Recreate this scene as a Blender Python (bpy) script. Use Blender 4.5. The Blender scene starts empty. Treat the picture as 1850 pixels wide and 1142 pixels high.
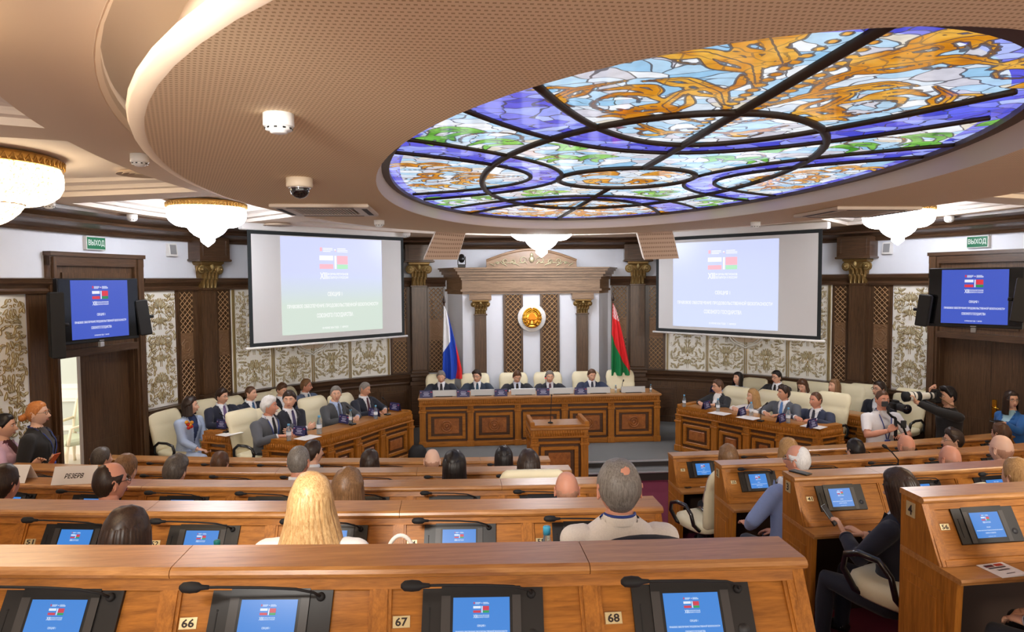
import bpy, math, random, bmesh
import numpy as np
from mathutils import Vector, Matrix, noise
from mathutils.bvhtree import BVHTree
random.seed(7)
PI = math.pi
SC = bpy.context.scene
COL = SC.collection
# ------------------------------------------------------------------ camera
F = 1250.0
YAW, PITCH, ROLL = [math.radians(a) for a in (4.870153, -2.995671, -0.380306)]
CAM = np.array([-1.4434, 0.0, 0.0])
def cam_axes():
    cy, sy, cp, sp, cr, sr = math.cos(YAW), math.sin(YAW), math.cos(PITCH), math.sin(PITCH), math.cos(ROLL), math.sin(ROLL)
    f = np.array([sy*cp, cy*cp, sp]); rt = np.array([cy, -sy, 0.0]); up = np.cross(rt, f)
    return np.array([rt*cr+up*sr, -rt*sr+up*cr, f])
RM = cam_axes()
def ray(x, y): return RM.T @ np.array([(x-925)/F, (571-y)/F, 1.0])
def at_z(x, y, z): d = ray(x, y); return CAM + d*((z-CAM[2])/d[2])
def at_y(x, y, Y): d = ray(x, y); return CAM + d*(Y/d[1])
cd = bpy.data.cameras.new('camera'); cd.sensor_width = 36.0; cd.sensor_fit = 'HORIZONTAL'; cd.lens = 36.0*F/1850.0
cd.clip_start = 0.05; cd.clip_end = 100
cam = bpy.data.objects.new('camera', cd); COL.objects.link(cam)
cam.matrix_world = Matrix(((RM[0][0], RM[1][0], -RM[2][0], CAM[0]), (RM[0][1], RM[1][1], -RM[2][1], CAM[1]), (RM[0][2], RM[1][2], -RM[2][2], CAM[2]), (0, 0, 0, 1)))
SC.camera = cam
# ------------------------------------------------------------------ world, view and large lights
w = bpy.data.worlds.new('World'); SC.world = w; w.use_nodes = True
w.node_tree.nodes['Background'].inputs[0].default_value = (1.0, 0.93, 0.83, 1)
w.node_tree.nodes['Background'].inputs[1].default_value = 2.6
vs = SC.view_settings; vs.view_transform = 'Standard'; vs.look = 'None'; vs.gamma = 1.0; vs.exposure = 0.0; vs.use_curve_mapping = False
def area_light(name, loc, size, power, col, rot=(0, 0, 0)):
    l = bpy.data.lights.new(name, 'AREA'); l.energy = power; l.color = col; l.shape = 'DISK'; l.size = size
    o = bpy.data.objects.new(name, l); o.location = loc; o.rotation_euler = rot; COL.objects.link(o); return o
FILL_POWER = 520
CHANDELIER_EMIT, CHANDELIER_WARM, GLASS_EMIT = 29.0, 12.0, 1.0      # lamps: cool-white far chandeliers, warm near ones, backlit stained glass
# ------------------------------------------------------------------ helpers
def lin(c):
    return tuple((x/255/12.92 if x/255 <= 0.04045 else ((x/255+0.055)/1.055)**2.4) for x in c)
def tag(o, label=None, cat=None, group=None, kind=None):
    if label: o['label'] = label
    if cat: o['category'] = cat
    if group: o['group'] = group
    if kind: o['kind'] = kind
    return o
def thing(name, label, cat, loc=(0, 0, 0), rz=0.0, group=None):
    o = bpy.data.objects.new(name, None); o.empty_display_size = 0.1; COL.objects.link(o)
    o.location = loc; o.rotation_euler = (0, 0, rz); return tag(o, label, cat, group)
def dup(root, loc, rz=0.0, label=None, group=None):
    r = root.copy(); COL.objects.link(r); r.location = loc; r.rotation_euler = (0, 0, rz)
    if label: r['label'] = label
    if group: r['group'] = group
    for ch in list(root.children):
        c = ch.copy(); COL.objects.link(c); c.parent = r
        for g in list(ch.children):
            d = g.copy(); COL.objects.link(d); d.parent = c
    return r
class MB:
    def __init__(s): s.v = []; s.f = []; s.m = []; s.s = []
    def add(s, vs_, fs, mi=0, sm=False, M=None):
        b = len(s.v)
        if M is not None: vs_ = [tuple(M @ Vector(p)) for p in vs_]
        s.v += [tuple(p) for p in vs_]
        for f in fs: s.f.append([i+b for i in f]); s.m.append(mi); s.s.append(sm)
        return s
    def box(s, x0, x1, y0, y1, z0, z1, mi=0, M=None):
        vs_ = [(x, y, z) for z in (z0, z1) for y in (y0, y1) for x in (x0, x1)]
        return s.add(vs_, [(0, 2, 3, 1), (4, 5, 7, 6), (0, 1, 5, 4), (2, 6, 7, 3), (0, 4, 6, 2), (1, 3, 7, 5)], mi, False, M)
    def bbox(s, x0, x1, y0, y1, z0, z1, b=0.01, mi=0, M=None):        # box with chamfered edges
        return s.loft([[(x0+b, y0+b, z0), (x1-b, y0+b, z0), (x1-b, y1-b, z0), (x0+b, y1-b, z0)],
                       [(x0, y0, z0+b), (x1, y0, z0+b), (x1, y1, z0+b), (x0, y1, z0+b)],
                       [(x0, y0, z1-b), (x1, y0, z1-b), (x1, y1, z1-b), (x0, y1, z1-b)],
                       [(x0+b, y0+b, z1), (x1-b, y0+b, z1), (x1-b, y1-b, z1), (x0+b, y1-b, z1)]], mi, False, M)
    def loft(s, rings, mi=0, sm=True, M=None, caps=True, close=True):
        n = len(rings[0]); vs_ = [p for r in rings for p in r]; fs = []
        for i in range(len(rings)-1):
            for j in range(n if close else n-1):
                k = (j+1) % n
                fs.append((i*n+j, i*n+k, (i+1)*n+k, (i+1)*n+j))
        if caps: fs.append(tuple(range(n-1, -1, -1))); fs.append(tuple((len(rings)-1)*n+j for j in range(n)))
        return s.add(vs_, fs, mi, sm, M)
    def tube(s, path, r, n=8, mi=0, caps=True, sm=True, flat=1.0, M=None):
        P = [Vector(p) for p in path]; rs = list(r) if hasattr(r, '__len__') else [r]*len(P)
        rings = []; up = None
        for i, p in enumerate(P):
            t = (P[min(i+1, len(P)-1)]-P[max(i-1, 0)]).normalized()
            if up is None:
                a = Vector((0, 0, 1)) if abs(t.z) < 0.9 else Vector((0, 1, 0)); up = (a-t*a.dot(t)).normalized()
            else: up = (up-t*up.dot(t)).normalized()
            sd = t.cross(up)
            rings.append([p+up*(rs[i]*flat*math.cos(2*PI*k/n))+sd*(rs[i]*math.sin(2*PI*k/n)) for k in range(n)])
        return s.loft(rings, mi, sm, M, caps)
    def lathe(s, prof, n=24, mi=0, c=(0, 0, 0), sm=True, M=None, caps=True):
        return s.loft([[(c[0]+r*math.cos(2*PI*k/n), c[1]+r*math.sin(2*PI*k/n), c[2]+z) for k in range(n)] for r, z in prof], mi, sm, M, caps)
    def prism(s, poly, z0, z1, mi=0, M=None, sm=False):
        return s.loft([[(x, y, z0) for x, y in poly], [(x, y, z1) for x, y in poly]], mi, sm, M)
    def ell(s, c, r, n=12, m=8, mi=0, M=None):
        rings = []
        for i in range(m+1):
            a = PI*min(max(i/m, 0.02), 0.98)
            rings.append([(c[0]+r[0]*math.sin(a)*math.cos(2*PI*k/n), c[1]+r[1]*math.sin(a)*math.sin(2*PI*k/n), c[2]-r[2]*math.cos(a)) for k in range(n)])
        return s.loft(rings, mi, True, M)
    def ribbon(s, pts, wd, h, mi=0, y=0.0, taper=True):     # raised rib along a 2-D path in the x-z plane, standing out to -y
        n = len(pts); vs_ = []; fs = []
        for i, (x, z) in enumerate(pts):
            a = pts[max(i-1, 0)]; b = pts[min(i+1, n-1)]; dx, dz = b[0]-a[0], b[1]-a[1]; L = math.hypot(dx, dz) or 1
            q = wd*(1.0 if not taper else (0.35+0.65*math.sin(PI*min(max((i+0.5)/n, 0.05), 0.95))))
            nx, nz = -dz/L*q/2, dx/L*q/2
            vs_ += [(x-nx, y, z-nz), (x, y-h, z), (x+nx, y, z+nz)]
        for i in range(n-1):
            a = 3*i; fs += [(a, a+1, a+4, a+3), (a+1, a+2, a+5, a+4)]
        return s.add(vs_, fs, mi, True)
    def mesh(s, name, mats):
        me = bpy.data.meshes.new(name); me.from_pydata(s.v, [], s.f); me.validate(); me.update()
        for m in (mats if isinstance(mats, (list, tuple)) else [mats]): me.materials.append(m)
        if len(me.polygons) == len(s.m):
            me.polygons.foreach_set('material_index', s.m); me.polygons.foreach_set('use_smooth', s.s)
        return me
    def build(s, name, mats, parent=None, loc=None):
        o = bpy.data.objects.new(name, s.mesh(name, mats)); COL.objects.link(o)
        if parent is not None: o.parent = parent
        if loc is not None: o.location = loc
        return o
def Rz(a, t=(0, 0, 0)): return Matrix.Translation(Vector(t)) @ Matrix.Rotation(a, 4, 'Z')
# ------------------------------------------------------------------ materials
MATS = {}
def mat(name, col, rough=0.5, metal=0.0, spec=0.5, emit=0.0, alpha=1.0, trans=0.0, noise_=0.0, nscale=30.0, bump=0.0, bscale=200.0, coat=0.0, sheen=0.0):
    if name in MATS: return MATS[name]
    m = bpy.data.materials.new(name); m.use_nodes = True; nt = m.node_tree; p = nt.nodes['Principled BSDF']; c = lin(col)
    p.inputs['Base Color'].default_value = (*c, 1); p.inputs['Roughness'].default_value = rough; p.inputs['Metallic'].default_value = metal
    p.inputs['Specular IOR Level'].default_value = spec
    if coat: p.inputs['Coat Weight'].default_value = coat
    if sheen: p.inputs['Sheen Weight'].default_value = sheen
    if emit: p.inputs['Emission Color'].default_value = (*c, 1); p.inputs['Emission Strength'].default_value = emit
    if trans: p.inputs['Transmission Weight'].default_value = trans; p.inputs['IOR'].default_value = 1.15
    if alpha < 1: p.inputs['Alpha'].default_value = alpha
    if noise_ or bump:
        tc = nt.nodes.new('ShaderNodeTexCoord')
    if noise_:
        nz = nt.nodes.new('ShaderNodeTexNoise'); nz.inputs['Scale'].default_value = nscale; nz.inputs['Detail'].default_value = 4
        nt.links.new(tc.outputs['Object'], nz.inputs['Vector'])
        mx = nt.nodes.new('ShaderNodeMix'); mx.data_type = 'RGBA'
        mx.inputs[6].default_value = (*[x*(1-noise_) for x in c], 1); mx.inputs[7].default_value = (*[min(1, x*(1+noise_)) for x in c], 1)
        nt.links.new(nz.outputs['Fac'], mx.inputs[0]); nt.links.new(mx.outputs[2], p.inputs['Base Color'])
    if bump:
        nb = nt.nodes.new('ShaderNodeTexNoise'); nb.inputs['Scale'].default_value = bscale
        nt.links.new(tc.outputs['Object'], nb.inputs['Vector'])
        bp = nt.nodes.new('ShaderNodeBump'); bp.inputs['Strength'].default_value = bump; bp.inputs['Distance'].default_value = 0.01
        nt.links.new(nb.outputs['Fac'], bp.inputs['Height']); nt.links.new(bp.outputs['Normal'], p.inputs['Normal'])
    MATS[name] = m; return m
def wood(name, c0, c1, scale=(1.5, 22, 22), rough=0.35, coat=0.2, spec=0.5):
    if name in MATS: return MATS[name]
    m = bpy.data.materials.new(name); m.use_nodes = True; nt = m.node_tree; p = nt.nodes['Principled BSDF']
    tc = nt.nodes.new('ShaderNodeTexCoord'); mp = nt.nodes.new('ShaderNodeMapping'); mp.inputs['Scale'].default_value = scale
    nt.links.new(tc.outputs['Object'], mp.inputs['Vector'])
    n1 = nt.nodes.new('ShaderNodeTexNoise'); n1.inputs['Scale'].default_value = 2.2; n1.inputs['Detail'].default_value = 8; n1.inputs['Roughness'].default_value = 0.65; n1.inputs['Distortion'].default_value = 0.6
    nt.links.new(mp.outputs[0], n1.inputs['Vector'])
    n2 = nt.nodes.new('ShaderNodeTexNoise'); n2.inputs['Scale'].default_value = 12; n2.inputs['Detail'].default_value = 4
    nt.links.new(mp.outputs[0], n2.inputs['Vector'])
    ad = nt.nodes.new('ShaderNodeMath'); ad.operation = 'MULTIPLY_ADD'; ad.inputs[1].default_value = 0.35; nt.links.new(n2.outputs['Fac'], ad.inputs[0]); nt.links.new(n1.outputs['Fac'], ad.inputs[2])
    rp = nt.nodes.new('ShaderNodeValToRGB'); rp.color_ramp.elements[0].position = 0.48; rp.color_ramp.elements[1].position = 0.86
    rp.color_ramp.elements[0].color = (*lin(c0), 1); rp.color_ramp.elements[1].color = (*lin(c1), 1)
    nt.links.new(ad.outputs[0], rp.inputs[0]); nt.links.new(rp.outputs[0], p.inputs['Base Color'])
    p.inputs['Roughness'].default_value = rough; p.inputs['Coat Weight'].default_value = coat; p.inputs['Coat Roughness'].default_value = 0.25; p.inputs['Specular IOR Level'].default_value = spec
    MATS[name] = m; return m
OAK = wood('oak', (136, 82, 22), (186, 118, 42), rough=0.45, coat=0.05, spec=0.3)
OAK_V = wood('oak_vertical', (136, 82, 22), (186, 118, 42), (22, 22, 1.5), rough=0.45, coat=0.05, spec=0.3)
OAK_TOP = wood('oak_top', (154, 100, 48), (194, 138, 78), rough=0.34, coat=0.5)
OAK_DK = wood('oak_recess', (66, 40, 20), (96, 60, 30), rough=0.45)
BURL = wood('burl', (124, 68, 26), (172, 104, 46), (6, 6, 6), rough=0.4)
DARK = wood('dark_oak', (62, 42, 27), (102, 74, 50), (22, 22, 1.3), rough=0.34, coat=0.2)
DARK_H = wood('dark_oak_horizontal', (58, 40, 28), (96, 70, 50), (1.3, 1.3, 24), rough=0.3, coat=0.25)
MID_H = wood('walnut_entablature', (108, 82, 58), (152, 122, 94), (1.6, 1.6, 22), rough=0.36, coat=0.15)
WALLW = mat('wall_white', (226, 231, 242), 0.85, noise_=0.02, nscale=6)
CREAMW = mat('panel_white', (240, 239, 232), 0.7)
GOLDTRIM = mat('gold_trim', (168, 146, 96), 0.4, 0.3)
GOLDREL = mat('gold_relief', (158, 134, 76), 0.45, 0.2)
RELCREAM = mat('cream_relief', (240, 234, 208), 0.55)
LATT = mat('lattice_wood', (176, 140, 98), 0.45)
LATBK = mat('lattice_back', (74, 52, 34), 0.6)
CARVE = mat('carved_wood', (132, 100, 70), 0.5)
BRONZE = mat('antique_gold', (140, 112, 66), 0.38, 0.55, noise_=0.35, nscale=40)
GOLD = mat('polished_gold', (226, 178, 70), 0.22, 1.0)
BLACK = mat('black_plastic', (16, 17, 19), 0.35)
BLACKM = mat('black_matte', (20, 20, 22), 0.7)
DKGREY = mat('dark_grey', (52, 53, 56), 0.5)
GREY = mat('grey_plastic', (150, 152, 156), 0.5)
WHITEP = mat('white_plastic', (232, 232, 232), 0.4)
PAPER = mat('paper', (240, 236, 234), 0.7)
CHROME = mat('chrome', (200, 200, 205), 0.15, 1.0)
LEATHER = mat('cream_leather', (236, 226, 192), 0.45, bump=0.08, bscale=60)
CARPET = mat('grey_carpet', (114, 116, 116), 0.95, noise_=0.2, nscale=120)
MAROON = mat('maroon_carpet', (108, 26, 54), 0.95, noise_=0.2, nscale=120)
PLASTERTAN = mat('tan_plaster', (226, 204, 180), 0.8)
PLASTERWHT = mat('cream_plaster', (236, 226, 216), 0.75)
def emis(name, col, s=1.0):
    if name in MATS: return MATS[name]
    m = bpy.data.materials.new(name); m.use_nodes = True; nt = m.node_tree; p = nt.nodes['Principled BSDF']; c = lin(col)
    p.inputs['Base Color'].default_value = (0.01, 0.01, 0.012, 1); p.inputs['Roughness'].default_value = 0.3
    p.inputs['Emission Color'].default_value = (*c, 1); p.inputs['Emission Strength'].default_value = s
    MATS[name] = m; return m
# ------------------------------------------------------------------ lettering
TXT = {}
def text_geo(body, res=2):
    if body in TXT: return TXT[body]
    c = bpy.data.curves.new('lettering', 'FONT'); c.body = body; c.size = 1.0; c.resolution_u = res; c.offset = 0.026
    o = bpy.data.objects.new('lettering', c); COL.objects.link(o)
    dg = bpy.context.evaluated_depsgraph_get(); me = bpy.data.meshes.new_from_object(o.evaluated_get(dg))
    vs_ = [tuple(v.co) for v in me.vertices]; fs = [tuple(p.vertices) for p in me.polygons]
    bpy.data.objects.remove(o); bpy.data.meshes.remove(me); bpy.data.curves.remove(c)
    xs = [v[0] for v in vs_]; ys = [v[1] for v in vs_]
    TXT[body] = (vs_, fs, min(xs), max(xs), min(ys), max(ys)); return TXT[body]
def put_text(mb, body, cx, cz, wd, ht, y, mi=0, slant=0.0, back=False):     # fits the word into wd x ht, centred, on the plane facing -y
    vs_, fs, x0, x1, y0, y1 = text_geo(body); kx = wd/(x1-x0); kz = ht/(y1-y0)
    mb.add([(cx+(v[0]-(x0+x1)/2)*kx+slant*(v[1]-(y0+y1)/2)*kz, y, cz+(v[1]-(y0+y1)/2)*kz) for v in vs_], fs, mi)
# ------------------------------------------------------------------ room shell
FZ, SZ = -2.95, -2.74          # hall floor and podium levels (z = 0 is the photographer's eye height)
_W0 = [(2.2, 13.08), (2.65, 12.96), (3.29, 12.59), (3.89, 12.21), (4.43, 11.65), (4.91, 11.19), (5.4, 10.26), (5.66, 9.77), (5.94, 8.86), (6.15, 7.81), (6.25, 7.0), (6.3, 5.5), (6.3, 3.5), (6.3, -2)]
def _resample(P, st):
    P = np.array(P, float); d = np.r_[0, np.cumsum(np.hypot(*np.diff(P, axis=0).T))]; n = int(d[-1]/st); t = np.linspace(0, d[-1], n+1)
    return np.c_[np.interp(t, d, P[:, 0]), np.interp(t, d, P[:, 1])]
_D = _resample(_W0, 0.05); _k = 13
_pad = np.r_[2*_D[0]-_D[_k:0:-1], _D, 2*_D[-1]-_D[-2:-_k-2:-1]]
WLN = np.array([_pad[i:i+2*_k+1].mean(0) for i in range(len(_D))])
WSS = np.r_[0, np.cumsum(np.hypot(*np.diff(WLN, axis=0).T))]
def wp(side, s, off=0.0):
    def q(s):
        if s < 0: return np.array([2.2+0.985*s, 13.08-0.17*s])
        return np.array([np.interp(s, WSS, WLN[:, 0]), np.interp(s, WSS, WLN[:, 1])])
    a, b = q(s-0.06), q(s+0.06); t = (b-a)/np.hypot(*(b-a)); n = np.array([-abs(t[1]), -abs(t[0])]) if s > 0 else np.array([-abs(t[1]), -abs(t[0])])
    p = q(s)+n*off
    return (side*p[0], p[1]), (side*n[0], n[1])
def wframe(side, s, z, off=0.0):              # location and heading of a thing hung on the wall; its face looks along local -y
    p, n = wp(side, s, off); return (p[0], p[1], z), math.atan2(n[1], n[0])+PI/2
def wsweep(mb, side, s0, s1, prof, mi=0, step=0.15, sm=False, caps=True):       # prof: closed loop of (off, z)
    n = max(1, int(abs(s1-s0)/step)); rings = []
    for i in range(n+1):
        s = s0+(s1-s0)*i/n
        rings.append([(*wp(side, s, o)[0], z) for o, z in prof])
    if side > 0: rings = [r[::-1] for r in rings]
    mb.loft(rings, mi, sm, None, caps)
def wbox(mb, side, s0, s1, z0, z1, o0, o1, mi=0, step=0.15): wsweep(mb, side, s0, s1, [(o0, z0), (o1, z0), (o1, z1), (o0, z1)], mi, step)
SIDE = {-1: 'left', 1: 'right'}
DOOR = (5.1, 6.42, -0.82)
CORN = [(-0.02, 0.58), (0.06, 0.58), (0.09, 0.61), (0.07, 0.63), (0.12, 0.66), (0.20, 0.69), (0.26, 0.70), (0.27, 0.73), (0.24, 0.735), (0.30, 0.77), (0.40, 0.80), (0.44, 0.81), (0.44, 0.85), (-0.02, 0.95)]
for sd in (-1, 1):
    m = MB(); nm = SIDE[sd]
    wbox(m, sd, -0.75, DOOR[0], FZ-0.1, 1.15, -0.25, 0.0); wbox(m, sd, DOOR[1], 15.6, FZ-0.1, 1.15, -0.25, 0.0); wbox(m, sd, DOOR[0], DOOR[1], DOOR[2], 1.15, -0.25, 0.0)
    tag(m.build('wall_'+nm, [WALLW]), kind='structure')
    m = MB(); wsweep(m, sd, -0.75, 15.6, CORN, 0, 0.2)
    tag(m.build('trim_1' if sd < 0 else 'trim_2', [DARK_H]), 'dark wooden cornice along the top of the %s wall' % nm, kind='structure')
    m = MB()
    for a, b in ((-0.62, 4.98), (6.46, 15.6)):
        wsweep(m, sd, a, b, [(0, -0.12), (0.05, -0.12), (0.06, -0.09), (0.035, -0.06), (0.06, -0.03), (0.09, -0.005), (0.10, 0.03), (0.11, 0.05), (0, 0.06)])
    tag(m.build('trim_3' if sd < 0 else 'trim_4', [DARK_H]), 'dark moulded picture rail below the white band of the %s wall' % nm, kind='structure')
    m = MB()
    for a, b in ((-0.2, 4.98), (6.46, 15.6)):
        wsweep(m, sd, a, b, [(0, -1.96), (0.03, -1.96), (0.05, -1.92), (0.035, -1.90), (0.05, -1.86), (0.085, -1.82), (0.09, -1.78), (0.10, -1.75), (0, -1.745)])
    tag(m.build('trim_5' if sd < 0 else 'trim_6', [DARK_H]), 'dark chair rail along the %s wall' % nm, kind='structure')
    m = MB(); wbox(m, sd, -0.2, 4.98, FZ, -1.95, 0, 0.02); wbox(m, sd, 6.46, 15.6, FZ, -1.95, 0, 0.02); wbox(m, sd, -0.2, 4.98, FZ, FZ+0.32, 0, 0.05); wbox(m, sd, 6.46, 15.6, FZ, FZ+0.32, 0, 0.05)
    wbox(m, sd, 6.44, 6.76, -1.75, -0.1, 0, 0.03); wbox(m, sd, 3.40, 4.39, -1.75, -0.1, 0, 0.008); wbox(m, sd, -0.68, 0.44, -1.75, -0.1, 0, 0.008)
    s = 0.15
    while s < 4.7:                                            # raised dado panels
        if not 3.6 < s+0.2 < 4.1:
            wbox(m, sd, s, s+0.5, -2.52, -2.05, 0.02, 0.035, 0, 0.25); wbox(m, sd, s+0.05, s+0.45, -2.48, -2.09, 0.02, 0.05, 1, 0.25)
        s += 0.62
    tag(m.build('baseboard_'+nm, [DARK, DARK_H]), 'dark panelled dado of the %s wall' % nm, kind='structure')
    # doorway: casing, transom and two leaves
    m = MB()
    for a, b in ((5.07, 5.13), (6.39, 6.45)): wbox(m, sd, a, b, FZ, DOOR[2], -0.27, 0.01)
    for a, b in ((4.97, 5.12), (6.38, 6.48)):
        wbox(m, sd, a, b, FZ, 0.33, 0, 0.07); wbox(m, sd, a+0.03, b-0.03, FZ, 0.30, 0.07, 0.10)
    wbox(m, sd, 4.97, 6.48, 0.20, 0.33, 0, 0.075, 1); wbox(m, sd, 4.96, 6.49, 0.31, 0.36, 0, 0.10, 1); wbox(m, sd, 5.10, 6.42, DOOR[2], 0.2, 0, 0.02, 0)
    wbox(m, sd, 5.10, 6.42, DOOR[2]-0.06, DOOR[2]+0.03, 0.0, 0.08, 1); wbox(m, sd, 5.18, 6.26, -0.72, 0.12, 0.02, 0.04, 0)
    tag(m.build('trim_7' if sd < 0 else 'trim_8', [DARK, DARK_H]), 'dark door casing in the %s wall' % nm, kind='structure')
def door(n, label, sd, s0, s1, off, handle_s=None, ajar=None):
    d = thing('door_%d' % n, label, 'door'); d['kind'] = 'structure'
    m = MB(); wbox(m, sd, s0, s1, FZ+0.01, DOOR[2]-0.01, off-0.05, off, 0, 0.4)
    w_ = s1-s0
    for z0, z1 in ((-2.75, -2.0), (-1.85, -0.98)): wbox(m, sd, s0+0.1*w_, s1-0.1*w_, z0, z1, off, off+0.006, 0, 0.4)
    m.build('door_leaf', [DARK], d)
    if handle_s:
        h = MB(); p, nn = wp(sd, handle_s, off+0.006); z = -1.83
        h.bbox(-0.03, 0.03, -0.012, 0, -0.13, 0.13, 0.008, 0, Matrix.Translation((p[0], p[1], z)) @ Matrix.Rotation(math.atan2(nn[1], nn[0])+PI/2, 4, 'Z'))
        h.tube([(0, 0, 0.03), (0, -0.05, 0.03), (0.03, -0.055, 0.03), (0.1, -0.055, 0.02)], 0.009, 8, 0, M=Matrix.Translation((p[0], p[1], z)) @ Matrix.Rotation(math.atan2(nn[1], nn[0])+PI/2, 4, 'Z'))
        h.build('door_handle', [GOLD], d)
    return d
door(1, 'closed leaf of the dark double door by the seated woman in pale blue', -1, 5.12, 5.90, -0.08)
door(2, 'near leaf of the closed dark double door behind the photographer', 1, 5.12, 5.795, -0.10)
door(3, 'leaf with a gold handle in the closed dark double door, beside the woman in blue', 1, 5.803, 6.41, -0.10, 5.87)
# lobby seen through the open leaf on the left
m = MB(); m.box(-11, -6.55, 12.4, 12.5, FZ, 0.3, 0)
m.box(-11, -6.55, 12.37, 12.4, FZ, FZ+0.14, 1); m.box(-11, -6.55, 12.36, 12.4, FZ+0.42, FZ+0.5, 1); m.box(-11, -6.55, 12.36, 12.4, FZ+0.92, FZ+1.22, 1); m.box(-11, -6.55, 12.35, 12.36, FZ+0.97, FZ+1.0, 1); m.box(-11, -6.55, 12.35, 12.36, FZ+1.14, FZ+1.17, 1)
wbox(m, -1, 3.6, 5.1, FZ, 0.3, -0.29, -0.255, 0)
tag(m.build('wall_lobby', [mat('lobby_green', (186, 192, 184), 0.8), PLASTERWHT]), kind='structure')
m = MB(); m.box(-11, -5.9, 7.3, 12.5, FZ-0.05, FZ, 0); tag(m.build('floor_lobby', [mat('lobby_floor', (206, 196, 180), 0.4)]), kind='structure')
area_light('lobby_lamp', (-8.3, 10.3, 0.2), 1.2, 20, (1, 0.95, 0.88))
# portal behind the presidium and wall round it
m = MB(); m.box(-1.75, 1.75, 13.17, 13.3, FZ-0.1, 1.15)
pl = [(-1.56, 13.2), (-1.27, 12.72), (1.27, 12.72), (1.56, 13.2)]
m.prism(pl, FZ, -0.2, 0)
tag(m.build('wall_back', [WALLW]), kind='structure')
m = MB()
def portal(z0, z1, e, mi=0): m.prism([(-1.56-e, 13.22), (-1.25-e*0.9, 12.70-e), (1.25+e*0.9, 12.70-e), (1.56+e, 13.22)], z0, z1, mi)
for z0, z1, e in ((-0.26, -0.21, 0.02), (-0.21, -0.17, 0.06), (-0.17, 0.0, 0.03), (0.0, 0.05, 0.05), (0.05, 0.10, 0.085), (0.10, 0.16, 0.12), (0.16, 0.20, 0.16), (0.20, 0.225, 0.19)): portal(z0, z1, e)
tag(m.build('trim_9', [MID_H]), 'walnut entablature spanning the emblem wall', kind='structure')
m = MB(); N = 24
arc = [(-0.83, 0.225)] + [(-0.83+1.66*i/N, 0.36+0.20*math.sin(PI*i/N)) for i in range(N+1)] + [(0.83, 0.225)]
m.loft([[(x, 12.62, z) for x, z in arc], [(x, 12.72, z) for x, z in arc]], 0, False)
m.ribbon([(-0.83+1.66*i/N, 0.35+0.20*math.sin(PI*i/N)) for i in range(N+1)], 0.05, 0.03, 0, 12.62, False)
ped = tag(m.build('trim_10', [MID_H]), 'arched walnut pediment above the entablature', kind='structure')
# floors: hall floor, seating tiers, podium with two steps
m = MB(); m.box(-6.6, 6.6, -2.5, 13.3, FZ-0.1, FZ); tag(m.build('floor', [MAROON]), kind='structure')
XC, KC = 0.293, 0.019
def crv(x): return KC*(x-XC)**2
ROWS = [(2.00, -0.86), (3.42, -1.17), (4.80, -1.46), (6.17, -1.74), (7.56, -2.01)]      # front edge y on the centre line, ledge height
TIER = [-1.93, -2.24, -2.53, -2.78, FZ]
edges = [-2.4, 2.22, 3.66, 5.02, 6.40]
m = MB(); NX = 22
for k in range(4):
    y0, y1, z = edges[k], edges[k+1], TIER[k]
    xs = [-6.29+12.58*i/NX for i in range(NX+1)]
    ring = [(x, y0+(crv(x) if k else 0)) for x in xs]+[(x, y1+crv(x)) for x in reversed(xs)]
    m.prism(ring, FZ-0.02, z)
    mid = TIER[k+1] + (z-TIER[k+1])/2
    m.prism([(-0.36, y1+0.005), (1.0, y1+0.005), (1.0, y1+0.34), (-0.36, y1+0.34)], FZ-0.02, mid)
tag(m.build('floor_tiers', [MAROON]), 'maroon carpeted tiers of the seating with aisle steps', kind='structure')
m = MB()
stage = [(-6.2, 8.2), (-5.2, 8.2), (-3.9, 8.35), (-2.6, 9.55), (-1.95, 10.12), (2.1, 10.12), (2.75, 9.5), (3.9, 8.35), (5.2, 8.2), (6.2, 8.2), (5.3, 10.6), (3.9, 12.3), (2.2, 13.2), (-2.2, 13.2), (-3.9, 12.3), (-5.3, 10.6)]
m.prism(stage, FZ+0.001, SZ, 0)
m.prism([(-1.95, 9.80), (2.1, 9.80), (2.1, 10.121), (-1.95, 10.121)], FZ+0.001, SZ-0.085, 0)
tag(m.build('floor_podium', [CARPET]), 'grey carpeted podium with a step', kind='structure')
m = MB(); m.bbox(-1.95, 2.1, 10.08, 10.14, SZ-0.012, SZ+0.008, 0.004); m.bbox(-1.95, 2.1, 9.765, 9.82, SZ-0.097, SZ-0.077, 0.004)
m.box(-1.95, 2.1, 10.112, 10.119, SZ-0.085, SZ-0.012, 1); m.box(-1.95, 2.1, 9.793, 9.799, FZ, SZ-0.097, 1)
tag(m.build('trim_11', [mat('step_nosing', (186, 190, 194), 0.35, 0.6), mat('riser', (58, 52, 50), 0.7)]), 'pale metal nosing on the podium steps', kind='structure')
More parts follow.
